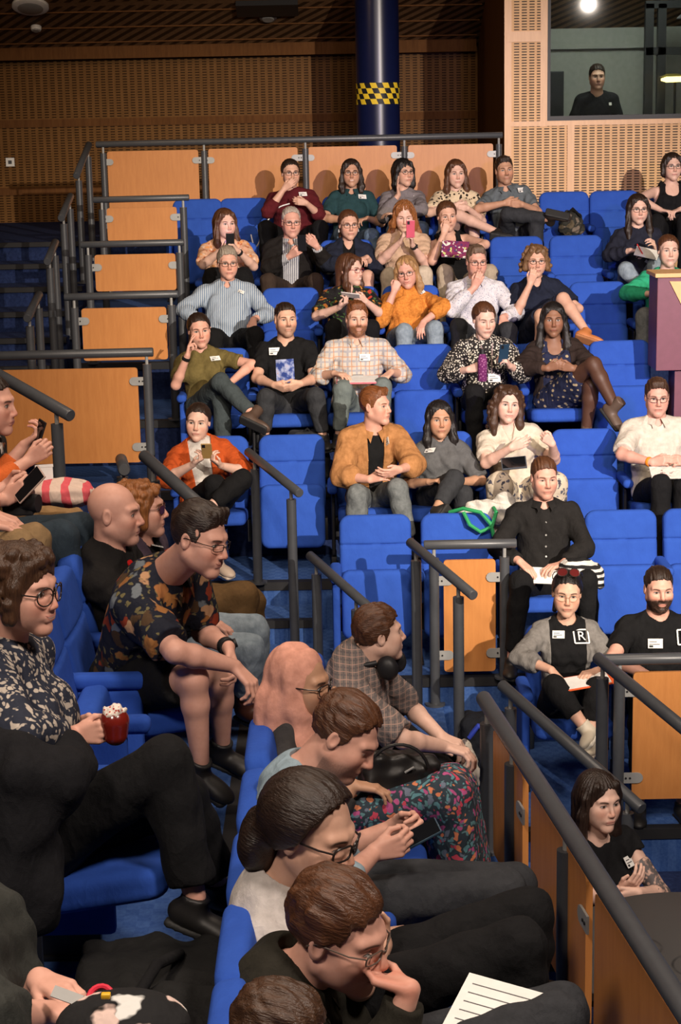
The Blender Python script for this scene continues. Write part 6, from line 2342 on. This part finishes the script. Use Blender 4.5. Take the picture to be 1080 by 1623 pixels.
def side_block():
    H = math.radians(90)
    # seats: lowest row, middle row, top row (facing the stage, towards +x)
    for i, (Y_, lab) in enumerate(((3.66, 'blue seat back below the man in dark jacket and glasses'), (4.08, 'blue seat back behind the woman in a white T-shirt'), (4.56, 'blue seat back between the white T-shirt and the pale blue shirt'),
                                   (5.06, 'blue seat back behind the man reading his phone'), (5.56, 'blue seat back behind the woman in a headscarf'), (6.62, 'blue seat of the boy with headphones'))):
        seat((-0.03 if i == 5 else -0.19, Y_, L1 - (0.14 if i == 5 else 0.04)), H, False, lab, SEATG, arms=(-1, 1) if i == 0 else () if i == 5 else (-1,))
    for i, (Y_, up, lab) in enumerate(((4.92, False, 'blue seat under the woman in a navy patterned blouse'), (5.42, True, 'empty blue seat nearest the woman in a patterned blouse'), (5.90, True, 'empty tipped-up blue seat beside the man in a flowery shirt'),
                                       (6.38, False, 'blue seat under the man in a flowery shirt'), (6.90, False, 'blue seat under the bald man'), (7.40, False, 'blue seat under the man with red sunglasses'))):
        seat((-0.98, Y_, L2), H, up, lab, SEATG, arms=() if i == 0 else (-1, 1) if i == 5 else (-1,))
    for i, Y_ in enumerate((6.4, 6.92, 7.44)):
        seat((-1.78, Y_, L3), H, False, 'blue seat in the highest side row under ' + ('the person in khaki trousers', 'the person holding a pale phone', 'the person holding a black phone')[i], SEATG)

    # --- highest row, mostly cut by the picture edge
    p = side('L1', (-14, 640, 7.35), (-72, 7.45), L3, 'person in orange sleeves with patterned scarf raising a black phone', fem=True, skin='pink', face=(80, 6, 0), hair=dict(style='tied', tail=False), hairc='dark', yaw=82,
             hr=(38, 706, 0.10, 62, 688, 0.10, 'b', 'grip'), er=(5, 745, 0.10), hl=(45, 730, 0.30, 66, 716, 0.30, 'a', 'grip'), el=(-10, 770, 0.3), kl=(92, 838, 0.12), kr=(112, 828, -0.05),
             top=dict(mat=m_floral('scarf_print', (0.02, 0.017, 0.016), [(0.30, 0.10, 0.04), (0.55, 0.50, 0.45)], 22, 0.4), name='shirt', sl=0.6, loose=0.015), over=None, bot=dict(mat=cl('tan_chino', (0.36, 0.22, 0.10))), shoe=BLACKSHOE)
    om = cl('orange_jersey', (0.62, 0.13, 0.03))
    F = Field(p.arm('r', 0.014, 1.72, True) + p.arm('l', 0.014, 1.72, True), 0.010)
    mesh_of('sleeve', *F.net(), om, p.o, p.org)
    phone(p, 'r', 'black phone raised against the wooden panel', nrm(np.array([-0.75, -0.5, 0.3])), (0.25, 0, 1), 60, 693, 0.13)
    p = side('L2', (-95, 700, 6.85), (-95, 6.93), L3, 'person at the picture edge in an orange jumper holding a pale phone', skin='pink', face=(80, 12, 0), hair=dict(style='short'), hairc='brown', yaw=82,
             hl=(8, 792, 0.25, 40, 772, 0.25, 'a', 'grip'), el=(-60, 800, 0.28), hr=(12, 770, 0.05, 44, 760, 0.08, 'c', 'grip'), er=(-50, 790, 0.0), kl=(98, 850, 0.15), kr=(128, 838, -0.02),
             top=dict(mat=om, sl=1.8), bot=dict(mat=cl('dark_denim', (0.030, 0.045, 0.060))), shoe=BLACKSHOE)
    phone(p, 'l', 'pale phone held sideways at the picture edge', nrm(np.array([-0.5, -0.7, 0.5])), (0.6, 0, 0.6), 46, 768, 0.27, col=(0.55, 0.40, 0.34))
    p = side('L3', (-120, 700, 6.30), (-120, 6.40), L3, 'person at the picture edge of whom only khaki knees show', skin='pink', face=(80, 0, 0), hair=dict(style='short'), hairc='brown', yaw=82,
             hl=(-20, 830, 0.1, 10, 835, 0.1, 'd', 'rest'), hr=(-10, 815, -0.1, 10, 822, -0.1, 'd', 'rest'), kl=(28, 868, 0.12), kr=(52, 858, -0.05),
             top=dict(mat=BLK, sl=1.8), bot=dict(mat=cl('khaki_chino', (0.26, 0.17, 0.085))), shoe=BLACKSHOE)
    # things in their laps
    c = W(92, 779, 7.15)
    F = Field([ell(c, (0.14, 0.11, 0.055), I3, 0.02), ell(c + (0.07, 0, -0.02), (0.08, 0.09, 0.04), I3, 0.03)], 0.008)
    F.wrinkle(0.006, 0.05, 9)
    o = mesh_of('knitted_hat', *F.net(), m_stripe('pink_knit', (0.62, 0.10, 0.12), (0.62, 0.48, 0.40), 12, 0.62), None, c)
    o.location = c
    tag(o, 'pink and cream knitted hat lying in a lap', 'hat')
    c = W(30, 797, 6.75)
    cm = empty('camera', c, 'black camera hanging in front of the person in orange', 'camera')
    MB(c).obox(c, (0.06, 0.04, 0.045), I3).build('camera_body', MT['black'], cm, smooth=False, bevel=0.008)
    MB(c).tube([c, c + (0.08, -0.02, 0)], [0.04, 0.036], 18).build('lens', MT['black'], cm)
    c = W(70, 752, 7.2)
    bx = held('carton', 'small white carton held above the knitted hat', 'box', c, (0.035, 0.03, 0.045), axes((0.2, -0.9, 0.2)), MT['white'], 0.004, None, [('lid', (0, 0.034, 0), (0.037, 0.006, 0.047), MT['white'])])

    # --- middle row
    p = side('M2', (224, 806, 7.30), (238, 7.38), L2, 'man with curly hair, red sunglasses and a purple-grey jacket behind the bald man', skin='pink', face=(88, 0, 0), hair=dict(style='curly', len=0.0, n=80), hairc='ginger', hs=0.95,
             hl=(345, 975, 0.05, 362, 985, 0.05, 'd', 'rest'), hr=(340, 970, -0.1), kl=(385, 945, 0.06), kr=(395, 955, -0.06), al=(375, 1085, 0.1),
             top=dict(mat=BLK, sl=0.5, neck='crew'), over=dict(mat=cl('plum_jacket_cloth', (0.085, 0.06, 0.085)), name='jacket', sl=1.85, t=0.022, open_=(0.06, 0.06, 0), neck='v'), bot=dict(mat=cl('olive_brown_chino', (0.115, 0.065, 0.026))), shoe=BLACKSHOE)
    p.specs(col=(0.05, 0.01, 0.01), dark=True, rh=0.018)
    p.card(248, 870, 0.07, 0.05, tilt=-40)
    p = side('M1', (182, 813, 6.86), (192, 6.92), L2, 'bald man in a black jumper seen from the side', skin='pink', face=(84, 4, 0), hair=None, hairc='dark', hs=1.0, beard=0.12, brow=(0.14, 0.08, 0.05),
             hl=(315, 985, 0.12, 340, 990, 0.12, 'd', 'rest'), hr=(330, 978, -0.05, 355, 985, -0.05, 'd', 'rest'), el=(240, 985, 0.15), kl=(392, 1030, 0.12), kr=(400, 1000, -0.02), al=(392, 1110, 0.05), ar=(405, 1090, -0.1), foot=((412, 1118, 0.1), None),
             top=dict(mat=cl('black_jumper_knit', (0.012, 0.011, 0.011)), name='jumper', sl=1.85, neck='high'), bot=dict(mat=JEANL), shoe=dict(c=(0.07, 0.022, 0.012)))
    mb = MB(p.org)
    q, n = p.on(205, 893)
    mb.tube([q, q + n * 0.008], 0.014, 14)
    mb.build('pin_badge', m_plain('red_enamel', (0.6, 0.02, 0.02), 0.3), p.o)
    p = side('M3', (318, 853, 6.10), (212, 6.42), L2, 'man in a dark flowery shirt and black shorts leaning forward with clasped hands', skin='pink', face=(62, 14, 4), yaw=66, hair=dict(style='short', quiff=True, t=0.009), hairc='dark', smile=1.0, w=1.1,
             neck=(262, 905, 6.24), hl=(372, 1056, 0.38, 412, 1098, 0.42, 'd', 'loose'), el=(298, 1042, 0.42), hr=(362, 1026, 0.16, 385, 1085, 0.24, 'L', 'loose'), er=(318, 990, 0.1), kl=(306, 1076, 0.40), kr=(348, 1080, 0.08), al=(318, 1208, 0.36), ar=(352, 1178, 0.02), foot=((352, 1232, 0.40), (392, 1196, 0.05)),
             top=dict(mat=m_floral('dark_tropical_print', (0.010, 0.012, 0.022), [(0.32, 0.13, 0.045), (0.42, 0.24, 0.13), (0.012, 0.014, 0.024), (0.22, 0.035, 0.015), (0.13, 0.15, 0.17), (0.30, 0.13, 0.04), (0.07, 0.04, 0.02)], 15, 0.52, (0.13, 0.11, 0.05), 38), sl=0.85, loose=0.02, collar=True, neck='collar', hem=-0.05), bot=dict(mat=BLKT, kind='shorts', frac=0.86, t=0.03), shoe=BLACKSHOE)
    p.specs(rh=0.012)
    p.band('r', MT['black'], 0.93, 0.034, 0.016, face=True)
    p = side('M4', (36, 932, 4.90), (78, 4.86), L2, 'woman with curly brown hair, round glasses and a navy and white leafy blouse', fem=True, w=1.1, skin='pink', face=(66, 6, 0), hair=dict(style='curly', len=0.035, n=70, line='fringe'), hairc='brown', smile=1.2, teeth=0.3, yaw=80, hs=1.02,
             neck=(8, 1012, 4.95), hl=(118, 1165, 0.10, 165, 1160, 0.12, 'i', 'grip'), el=(35, 1165, 0.26), hr=(120, 1150, -0.15, 150, 1155, -0.12, 'i', 'grip'), er=(60, 1140, -0.25), kl=(262, 1212, 0.10), kr=(285, 1262, -0.08), al=(310, 1425, 0.16), ar=(345, 1400, -0.14), foot=((370, 1450, 0.2), (400, 1415, -0.1)),
             top=dict(mat=m_floral('leafy_print', (0.022, 0.026, 0.042), [(0.46, 0.40, 0.34), (0.40, 0.35, 0.30)], 36, 0.40, (0.38, 0.33, 0.28), 52), sl=1.7, loose=0.012, neck='high'), bot=dict(mat=BLKT, t=0.022, t2=0.03), shoe=BLACKSHOE)
    p.specs(style='round', rw=0.027, rh=0.025, thick=0.0022)
    c = W(182, 1146, 4.76)
    k = empty('cupcake', c, 'red cake with white icing in the hand of the woman in a leafy blouse', 'cake')
    F = Field([cap(c - (0, 0, 0.03), c + (0, 0, 0.005), 0.036, 0.042, 0.01)], 0.005)
    mesh_of('cake_base', *F.net(), m_plain('dark_red_glaze', (0.16, 0.012, 0.008), 0.2, 0.0, 0.6), k, c)
    F = Field([ell(c + (0, 0, 0.034), (0.033, 0.033, 0.018), I3, 0.01), ell(c + (0.005, 0, 0.046), (0.018, 0.018, 0.012), I3, 0.01)], 0.005)
    F.wrinkle(0.004, 0.02, 3)
    mesh_of('icing', *F.net(), m_spots('icing_crumbs', (0.70, 0.62, 0.55), (0.40, 0.04, 0.03), 90, 0.25, 0.32), k, c)
    # dark coat over her lap, falling over the seat edge
    Yc = 4.50
    pr = [ell(W(20, 1215, 4.62), (0.24, 0.20, 0.10), I3, 0.04), cap(W(-30, 1200, 4.5), W(95, 1235, 4.45), 0.10, 0.08, 0.05), cap(W(40, 1240, 4.42), W(50, 1440, 4.40), 0.085, 0.075, 0.05), cap(W(-10, 1250, 4.42), W(15, 1440, 4.38), 0.08, 0.08, 0.05)]
    F = Field(pr, 0.010)
    F.wrinkle(0.010, 0.10, 6)
    c = W(30, 1250, Yc)
    o = mesh_of('coat', *F.net(), cl('dark_coat_cloth', (0.010, 0.010, 0.012)), None, c)
    o.location = c
    tag(o, 'dark coat draped over a lap and hanging off the seat', 'coat')

    # --- lowest row
    p = side('B1', (602, 1004, 6.62), (566, 6.66), L1, 'boy in a woven striped top with headphones round his neck', skin='pale', face=(104, -2, 0), hair=dict(style='short', t=0.016, vol=0.012), hairc='chestnut', hs=0.90, s=0.95, yaw=72, w=0.95,
             neck=(572, 1058, 6.66), hl=(706, 1184, 0.10, 742, 1194, 0.12, 'd', 'loose'), el=(640, 1172, 0.16), hr=(700, 1168, -0.10, 738, 1186, -0.02, 'd', 'loose'), er=(652, 1124, -0.2), kl=(700, 1225, 0.06), kr=(706, 1215, -0.10),
             top=dict(mat=m_plaid('woven_stripes', (0.17, 0.14, 0.13), (0.07, 0.07, 0.08), (0.42, 0.27, 0.22), 42), sl=0.95, loose=0.016), bot=dict(mat=BLKT), shoe=BLACKSHOE)
    c = p.N + p.U * 0.035
    hpn = empty('headphones', c, 'black headphones round the neck of the boy', 'headphones')
    o_ = np.array(hpn.location)
    pts = []
    for i in range(15):
        a = math.pi * (i / 14 - 0.5) * 1.5
        pts.append(c + p.R * 0.095 * math.sin(a) - p.fw * 0.085 * math.cos(a) + p.fw * 0.02 - p.U * 0.012 * math.cos(a))
    MB(o_).tube(pts, 0.011, 10).build('headband', MT['black'], hpn)
    for e, g in ((pts[0], -1), (pts[-1], 1)):
        e = e + p.fw * 0.045 - p.U * 0.02
        F = Field([ell(e, (0.040, 0.024, 0.045), np.stack([p.fw, p.R, p.U]), 0.01), ell(e + p.R * g * -0.012, (0.045, 0.014, 0.050), np.stack([p.fw, p.R, p.U]), 0.01)], 0.006)
        mesh_of('ear_cup', *F.net(), MT['black'], hpn, o_)
    p = side('B2', (476, 1082, 5.70), (470, 5.76), L1, 'woman in a peach headscarf and floral skirt', fem=True, skin='olive', face=(72, 6, 0), hair=None, hairc='black', smile=0.8, yaw=78, brow=(0.02, 0.012, 0.01),
             hl=(560, 1245, 0.15, 600, 1250, 0.15, 'd', 'rest'), hr=(528, 1130, -0.14, 538, 1106, -0.12, 'i', 'loose'), er=(545, 1180, -0.2), kl=(712, 1262, 0.10), kr=(722, 1250, -0.10), al=(722, 1410, 0.08), ar=(740, 1400, -0.1),
             top=dict(mat=cl('charcoal_jersey', (0.045, 0.042, 0.042)), sl=1.85, neck='high'), bot=dict(mat=m_floral('bright_floral', (0.03, 0.045, 0.06), [(0.50, 0.06, 0.10), (0.60, 0.20, 0.10), (0.10, 0.24, 0.28), (0.40, 0.08, 0.22), (0.13, 0.16, 0.22)], 40, 0.48, (0.10, 0.22, 0.24), 58), kind='skirt', frac=1.75), shoe=BLACKSHOE)
    p.specs(rh=0.018, rw=0.026, thick=0.0022)
    T = p.T
    # headscarf: hood with a face opening, gathered under the chin and over the shoulders
    l2w = lambda q: T(q)
    pr = [ell(T((0, -0.022, 0.025)), np.array((0.088, 0.108, 0.102)) * T.s, T.R, 0.02), ell(T((0, -0.015, -0.07)), np.array((0.088, 0.100, 0.085)) * T.s, T.R, 0.04),
          cap(T((0, -0.03, -0.10)), p.N - p.U * 0.02, 0.088, 0.105, 0.05)]
    pr += [ell(p.N - p.U * 0.040 + p.F * 0.02, (0.135, 0.105, 0.065), np.stack([p.R, p.F, p.U]), 0.05), cap(T((-0.03, -0.08, -0.06)), T((-0.06, -0.09, -0.20)), 0.055, 0.045, 0.04)]
    F = Field(pr, 0.006)
    F.wrinkle(0.006, 0.075, 12, stretch=(1, 1, 0.45))
    F.apply(ell(T((0, 0.090, -0.014)), np.array((0.105, 0.066, 0.090)) * T.s, T.R, 0.012, True))
    mesh_of('headscarf', *keep_big(*F.net(), 0.1), cl('peach_chiffon', (0.64, 0.30, 0.22), c2=(0.69, 0.34, 0.255), bump=0.15), p.o, p.org)
    c = W(632, 1226, 5.72)
    F = Field([rbox(c, (0.10, 0.045, 0.045), axes((0.2, -1, 0.2), (0.1, 0.2, 1)), 0.03, 0.01)], 0.008)
    F.wrinkle(0.006, 0.06, 21)
    hb = empty('handbag', c, 'black leather handbag on the floral skirt', 'bag')
    lea = m_plain('black_leather', (0.010, 0.009, 0.009), 0.45, 0.0, 0.4)
    mesh_of('bag_body', *F.net(), lea, hb, c)
    pts = [c + np.array([0.10 * math.cos(a), -0.07, 0.03 + 0.10 * math.sin(a)]) for a in np.linspace(0.2, 2.9, 12)]
    MB(c).tube(pts, 0.006, 8).build('strap', lea, hb)
    MB(c).tube([c + (0.02, -0.07, 0.03), c + (0.05, -0.075, 0.05)], 0.004, 8).build('buckle', MT['steel'], hb)

    p = side('B3', (548, 1166, 5.02), (470, 5.06), L1, 'man in a pale blue shirt bent over the phone in his hands', skin='pink', face=(70, 34, 6), hair=dict(style='short', t=0.012, line='recede'), hairc='chestnut', beard=0.5, yaw=78, eye=0.35,
             neck=(478, 1222, 5.05), hl=(592, 1352, 0.14, 642, 1338, 0.14, 'a', 'grip'), el=(540, 1420, 0.22), hr=(622, 1312, -0.10, 668, 1300, -0.06, 'c', 'grip'), er=(560, 1390, -0.2), kl=(800, 1412, 0.10), kr=(815, 1400, -0.14), al=(800, 1560, 0.1), ar=(820, 1540, -0.1),
             top=dict(mat=cl('pale_blue_cotton', (0.27, 0.36, 0.42)), sl=1.3, collar=True, neck='collar'), bot=dict(mat=CHAR), shoe=BLACKSHOE)
    phone(p, 'r', 'phone tilted in the hands of the man in a pale blue shirt', nrm(np.array([-0.35, -0.25, 0.8])), (0.9, 0.1, 0.5), 660, 1326, 0.05, col=(0.03, 0.06, 0.09), sc=1.05)
    p = side('B4', (496, 1318, 4.26), (462, 4.32), L1, 'woman with swept-back dark hair and glasses in a white T-shirt and black trousers', fem=True, skin='fair', face=(62, 15, 0), hair=dict(style='bun', bun=(0, -0.125, -0.03), t=0.022, extra=(ell((0, -0.115, -0.075), (0.07, 0.05, 0.075), I3, 0.03), ell((0.03, -0.10, -0.13), (0.05, 0.04, 0.05), I3, 0.03)), line='high'), hairc='dark', yaw=72, eye=0.6, hs=1.13,
             neck=(440, 1408, 4.32), hl=(608, 1500, 0.0, 575, 1450, 0.0, 'h', 'loose'), el=(632, 1580, 0.10), hr=(640, 1480, -0.2, 680, 1480, -0.2, 'd', 'rest'), kl=(822, 1500, 0.10), kr=(835, 1450, -0.12), al=(820, 1640, 0.1), ar=(830, 1600, -0.1),
             top=dict(mat=cl('white_tee', (0.55, 0.51, 0.49)), sl=0.85, loose=0.012), bot=dict(mat=BLKT, t=0.02), shoe=BLACKSHOE)
    p.specs(rw=0.027, rh=0.018, thick=0.0026)
    p = side('B5', (538, 1476, 3.90), (455, 3.92), L1, 'man with brown hair and thin glasses resting his chin on his hand', skin='pink', face=(66, 16, -4), hair=dict(style='short', t=0.014, vol=0.012), hairc='chestnut', yaw=74, eye=0.7, hs=1.14,
             neck=(455, 1560, 3.94), hl=(650, 1568, 0.12, 592, 1548, 0.08, 'h', 'loose'), el=(672, 1700, 0.15), hr=(690, 1650, -0.1, 740, 1640, -0.1, 'd', 'rest'), kl=(880, 1620, 0.10), kr=(890, 1600, -0.10),
             top=dict(mat=cl('dark_olive_jacket', (0.022, 0.020, 0.015)), name='jacket', sl=1.85, neck='high', collar=True, t=0.022, loose=0.014), bot=dict(mat=CHAR), shoe=BLACKSHOE)
    p.specs(rh=0.014, thick=0.0018, col=(0.10, 0.075, 0.06))
    pp = empty('programme', W(772, 1634, 3.80), 'printed white sheets on the lap of the man resting his chin', 'paper')
    o_ = np.array(pp.location)
    R = axes((-0.1, -0.35, 0.93), (0.45, 0.85, 0.3))
    MB(o_).obox(o_, (0.105, 0.15, 0.003), R).build('sheet', MT['white'], pp, smooth=False)
    ml = MB(o_)
    for i in range(9):
        ml.obox(o_ + R[1] * (0.12 - 0.028 * i) + R[2] * 0.0038 - R[0] * 0.01 * (i % 3), (0.085 - 0.01 * (i % 3), 0.0012, 0.0003), R)
    t_ = ml.build('printing', MT['rail'], pp, smooth=False)
    ph = held('phone', 'black phone lying on the printed sheets', 'phone', o_ + R[2] * 0.010 - R[1] * 0.06 + R[0] * 0.03, (0.036, 0.074, 0.004), axes(R[2], (0.8, 0.5, 0.2)), MT['black'], 0.003, 'phones in hands', [('screen', (0, 0, 0.0044), (0.033, 0.070, 0.0005), MT['glass_dark'])])
    p = side('B6', (450, 1655, 3.42), (400, 3.44), L1, 'person whose brown hair just shows at the bottom edge', skin='pink', face=(74, 10, 0), hair=dict(style='short', t=0.016, vol=0.012), hairc='brown', yaw=78,
             hl=(560, 1800, 0.1), hr=(560, 1780, -0.1), top=dict(mat=BLK, sl=1.8), bot=dict(mat=BLKT), lower=True, shoe=BLACKSHOE)
    p = side('B7', (-120, 1390, 3.35), (-70, 3.40), L2, 'person in a dark grey jumper at the lower left corner, hands on red scissors', skin='pink', face=(78, 20, 0), hair=dict(style='short'), hairc='brown', yaw=72, w=1.15,
             neck=(-90, 1480, 3.38), hl=(78, 1606, 0.22, 140, 1612, 0.22, 'd', 'rest'), el=(0, 1625, 0.30), hr=(62, 1552, 0.02, 125, 1582, 0.12, 'd', 'rest'), er=(0, 1560, -0.1), kl=(190, 1690, 0.1), kr=(200, 1660, -0.1),
             top=dict(mat=cl('dark_grey_knit', (0.040, 0.042, 0.038)), name='jumper', sl=1.62, loose=0.03), bot=dict(mat=BLKT), shoe=BLACKSHOE)
    # scissors
    c = W(148, 1594, 3.12)
    sc = empty('scissors', c, 'scissors with red handles in the hands at the lower left corner', 'scissors')
    red = m_plain('red_plastic_grip', (0.62, 0.03, 0.06), 0.35)
    Rm = axes((0.1, -0.6, 0.8), (0.3, 0.8, 0.4))
    for g in (-1, 1):
        pts = [c + Rm[0] * (0.022 * math.cos(a) + g * 0.006) + Rm[1] * (0.024 * math.sin(a) + g * 0.020) for a in np.linspace(0, 2 * math.pi, 18)]
        MB(c).tube(pts, 0.006, 8, caps=False).build('handle', red, sc)
        MB(c).obox(c - Rm[0] * 0.055 + Rm[1] * g * 0.006, (0.030, 0.006, 0.0015), Rm).build('blade', MT['steel'], sc, smooth=False)
    # black pouch with a pale floral shape
    c = W(195, 1625, 3.10)
    F = Field([ell(c, (0.13, 0.10, 0.06), I3, 0.02)], 0.008)
    po = empty('pouch', c, 'black pouch with white leaf pattern at the bottom left corner', 'bag')
    mesh_of('pouch_body', *F.net(), m_floral('pouch_print', (0.012, 0.012, 0.013), [(0.60, 0.60, 0.58), (0.012, 0.012, 0.013), (0.60, 0.45, 0.40)], 11, 0.38), po, c)
    MB(c).obox(W(168, 1578, 3.06), (0.009, 0.007, 0.005), I3).build('toggle', m_plain('yellow_plastic', (0.75, 0.42, 0.02), 0.4), po, bevel=0.003)
    # black bag on the floor
    c = W(262, 1550, 4.3)
    c[2] = L2 + 0.16
    F = Field([rbox(c, (0.20, 0.30, 0.10), I3, 0.06, 0.02), ell(c + (0.02, -0.1, 0.08), (0.16, 0.2, 0.12), I3, 0.05)], 0.012)
    F.wrinkle(0.012, 0.10, 17)
    b = empty('rucksack', (c[0], c[1], L2), 'large black rucksack on the blue floor of the middle side row', 'bag')
    o_ = np.array(b.location)
    mesh_of('bag_body', *F.net(), cl('black_nylon', (0.014, 0.014, 0.014)), b, o_)
    MB(o_).tube([c + (-0.1, -0.2, 0.17), c + (-0.02, 0.0, 0.24), c + (0.02, 0.2, 0.17)], 0.016, 10).build('strap', BLK, b)
    # floor grille
    c = WZ(112, 1452, L2 + 0.002)
    gr = empty('floor_grille', c, 'round slotted metal grille in the blue floor', 'grille')
    MB(c).tube([c, c + (0, 0, 0.008)], 0.085, 30).build('disc', m_plain('pale_grille', (0.40, 0.38, 0.34), 0.5), gr)
    ms = MB(c)
    for i in range(12):
        a = i * math.pi / 6
        d_ = np.array([math.cos(a), math.sin(a), 0])
        ms.obox(c + d_ * 0.052 + (0, 0, 0.0085), (0.024, 0.004, 0.001), np.stack([d_, np.array([-d_[1], d_[0], 0]), np.array([0, 0, 1.0])]))
    ms.build('slots', MT['black'], gr, smooth=False)


def bags():
    # bag on the empty top-row seat
    Y_ = ROWS['A']['Y'] - 0.30
    c = W(906, 352, Y_)
    F = Field([ell(c, (0.10, 0.10, 0.11), I3, 0.03), ell(c + (0.0, -0.02, -0.06), (0.12, 0.10, 0.07), I3, 0.04)], 0.009)
    F.wrinkle(0.010, 0.07, 31)
    b = empty('duffel_bag', c, 'camouflage bag perched on a top-row seat', 'bag')
    mesh_of('bag_body', *F.net(), m_floral('camouflage', (0.03, 0.03, 0.025), [(0.10, 0.08, 0.05), (0.02, 0.025, 0.03), (0.16, 0.13, 0.10)], 12, 0.5), b, c)
    MB(c).tube([c + (-0.08, -0.08, 0.05), c + (0, -0.10, 0.13), c + (0.08, -0.08, 0.05)], 0.012, 8).build('strap', BLK, b)
    # backpack at the feet of the man in black
    c = W(487, 668, ROWS['D']['Y'] - 0.60)
    zf = ROWS['D']['fl']
    F = Field([rbox((c[0], c[1], zf + 0.20), (0.09, 0.06, 0.12), I3, 0.07, 0.02), ell((c[0], c[1] - 0.08, zf + 0.15), (0.11, 0.06, 0.11), I3, 0.03)], 0.009)
    F.wrinkle(0.006, 0.08, 8)
    b = empty('backpack', (c[0], c[1], zf), 'dark backpack between the feet of the man in a printed T-shirt', 'bag')
    o_ = np.array(b.location)
    mesh_of('bag_body', *F.net(), cl('charcoal_nylon', (0.03, 0.031, 0.033)), b, o_)
    MB(o_).tube([o_ + (0.06, -0.16, 0.05), o_ + (0.10, -0.15, 0.18), o_ + (0.06, -0.09, 0.31)], 0.012, 8).build('reflective_strap', MT['white'], b)
    MB(o_).tube([o_ + (-0.03, 0, 0.38), o_ + (0, 0, 0.41), o_ + (0.03, 0, 0.38)], 0.010, 8).build('handle', BLK, b)
    # tote with green handles hanging over the seat back
    Y_ = ROWS['F']['Y'] + 0.06
    c = W(775, 822, Y_)
    t = empty('tote_bag', c, 'white tote bag with green handles looped over a seat back', 'bag')
    F = Field([ell(W(770, 812, Y_ + 0.14), (0.17, 0.06, 0.085), I3, 0.03), ell(W(800, 806, Y_ + 0.15), (0.09, 0.06, 0.11), I3, 0.03)], 0.009)
    F.wrinkle(0.010, 0.06, 5)
    mesh_of('bag_body', *F.net(), cl('white_canvas', (0.58, 0.55, 0.50)), t, c)
    gm = m_plain('green_webbing', (0.02, 0.28, 0.09), 0.7)
    for pts in ([(713, 812, 0.06), (735, 806, -0.02), (762, 812, -0.06), (778, 830, -0.085), (783, 850, -0.085)], [(735, 812, -0.04), (745, 832, -0.09), (762, 843, -0.09), (780, 835, -0.085), (787, 812, -0.02), (783, 805, 0.08)]):
        MB(c).tube([W(a, b_, Y_ + o) for a, b_, o in pts], 0.013, 8).build('handle', gm, t)
    # bags left on the aisle step
    Y_ = 9.75
    zb = zG
    c = np.array([W(733, 1150, Y_)[0], Y_, zb])
    F = Field([ell(c + (0, 0, 0.13), (0.10, 0.10, 0.14), I3, 0.03), ell(c + (0.02, 0, 0.25), (0.05, 0.06, 0.10), I3, 0.05)], 0.009)
    F.wrinkle(0.010, 0.06, 15)
    b = empty('canvas_bag', c, 'cream printed canvas bag on the aisle step behind a handrail post', 'bag')
    mesh_of('bag_body', *F.net(), m_floral('printed_canvas', (0.50, 0.45, 0.38), [(0.12, 0.10, 0.10), (0.50, 0.45, 0.38), (0.5, 0.45, 0.38)], 16, 0.32), b, c)
    c2 = c + np.array([0.14, 0.12, 0])
    F = Field([rbox(c2 + (0, 0, 0.24), (0.08, 0.06, 0.15), I3, 0.07, 0.02)], 0.010)
    F.wrinkle(0.008, 0.08, 25)
    b = empty('rucksack', c2, 'dark rucksack with blue straps beside the cream canvas bag', 'bag')
    mesh_of('bag_body', *F.net(), cl('dark_nylon', (0.014, 0.016, 0.022)), b, c2)
    MB(c2).tube([c2 + (-0.10, -0.12, 0.36), c2 + (-0.05, -0.15, 0.44), c2 + (0.06, -0.14, 0.42), c2 + (0.10, -0.12, 0.30)], 0.016, 10).build('strap', m_plain('blue_webbing', (0.03, 0.06, 0.45), 0.7), b)
    c = WZ(840, 1185, zG + 0.0)
    b = empty('water_bottle', c, 'small dark bottle with white cap on the step by the cardigan woman', 'bottle')
    MB(c).tube([c, c + (0, 0, 0.12), c + (0, 0, 0.15)], [0.03, 0.03, 0.016], 16).build('bottle_body', m_plain('smoked_plastic', (0.05, 0.06, 0.07), 0.2), b)
    MB(c).tube([c + (0, 0, 0.15), c + (0, 0, 0.175)], 0.018, 14).build('cap', MT['white'], b)
    # pale cable trailing over the second-row seat
    pts = [W(*q) for q in ((398, 372, 16.4), (404, 392, 16.3), (412, 380, 16.25), (410, 362, 16.3), (424, 350, 16.35), (440, 330, 16.4), (462, 322, 16.4))]
    pts2 = []
    P_ = [pts[0]] + pts + [pts[-1]]
    for i in range(1, len(P_) - 2):
        for t_ in np.linspace(0, 1, 7)[:-1]:
            a0, a1, a2, a3 = P_[i - 1], P_[i], P_[i + 1], P_[i + 2]
            pts2.append(0.5 * ((2 * a1) + (a2 - a0) * t_ + (2 * a0 - 5 * a1 + 4 * a2 - a3) * t_ ** 2 + (3 * a1 - a0 - 3 * a2 + a3) * t_ ** 3))
    tag(MB(pts2[0]).tube(pts2, 0.006, 6).build('cable', MT['white']), 'pale cable looping beside the person in a maroon jumper', 'cable')
row_a(); row_b(); row_c(); row_d(); row_e(); row_fg(); stage_and_booth(); side_block(); bags()
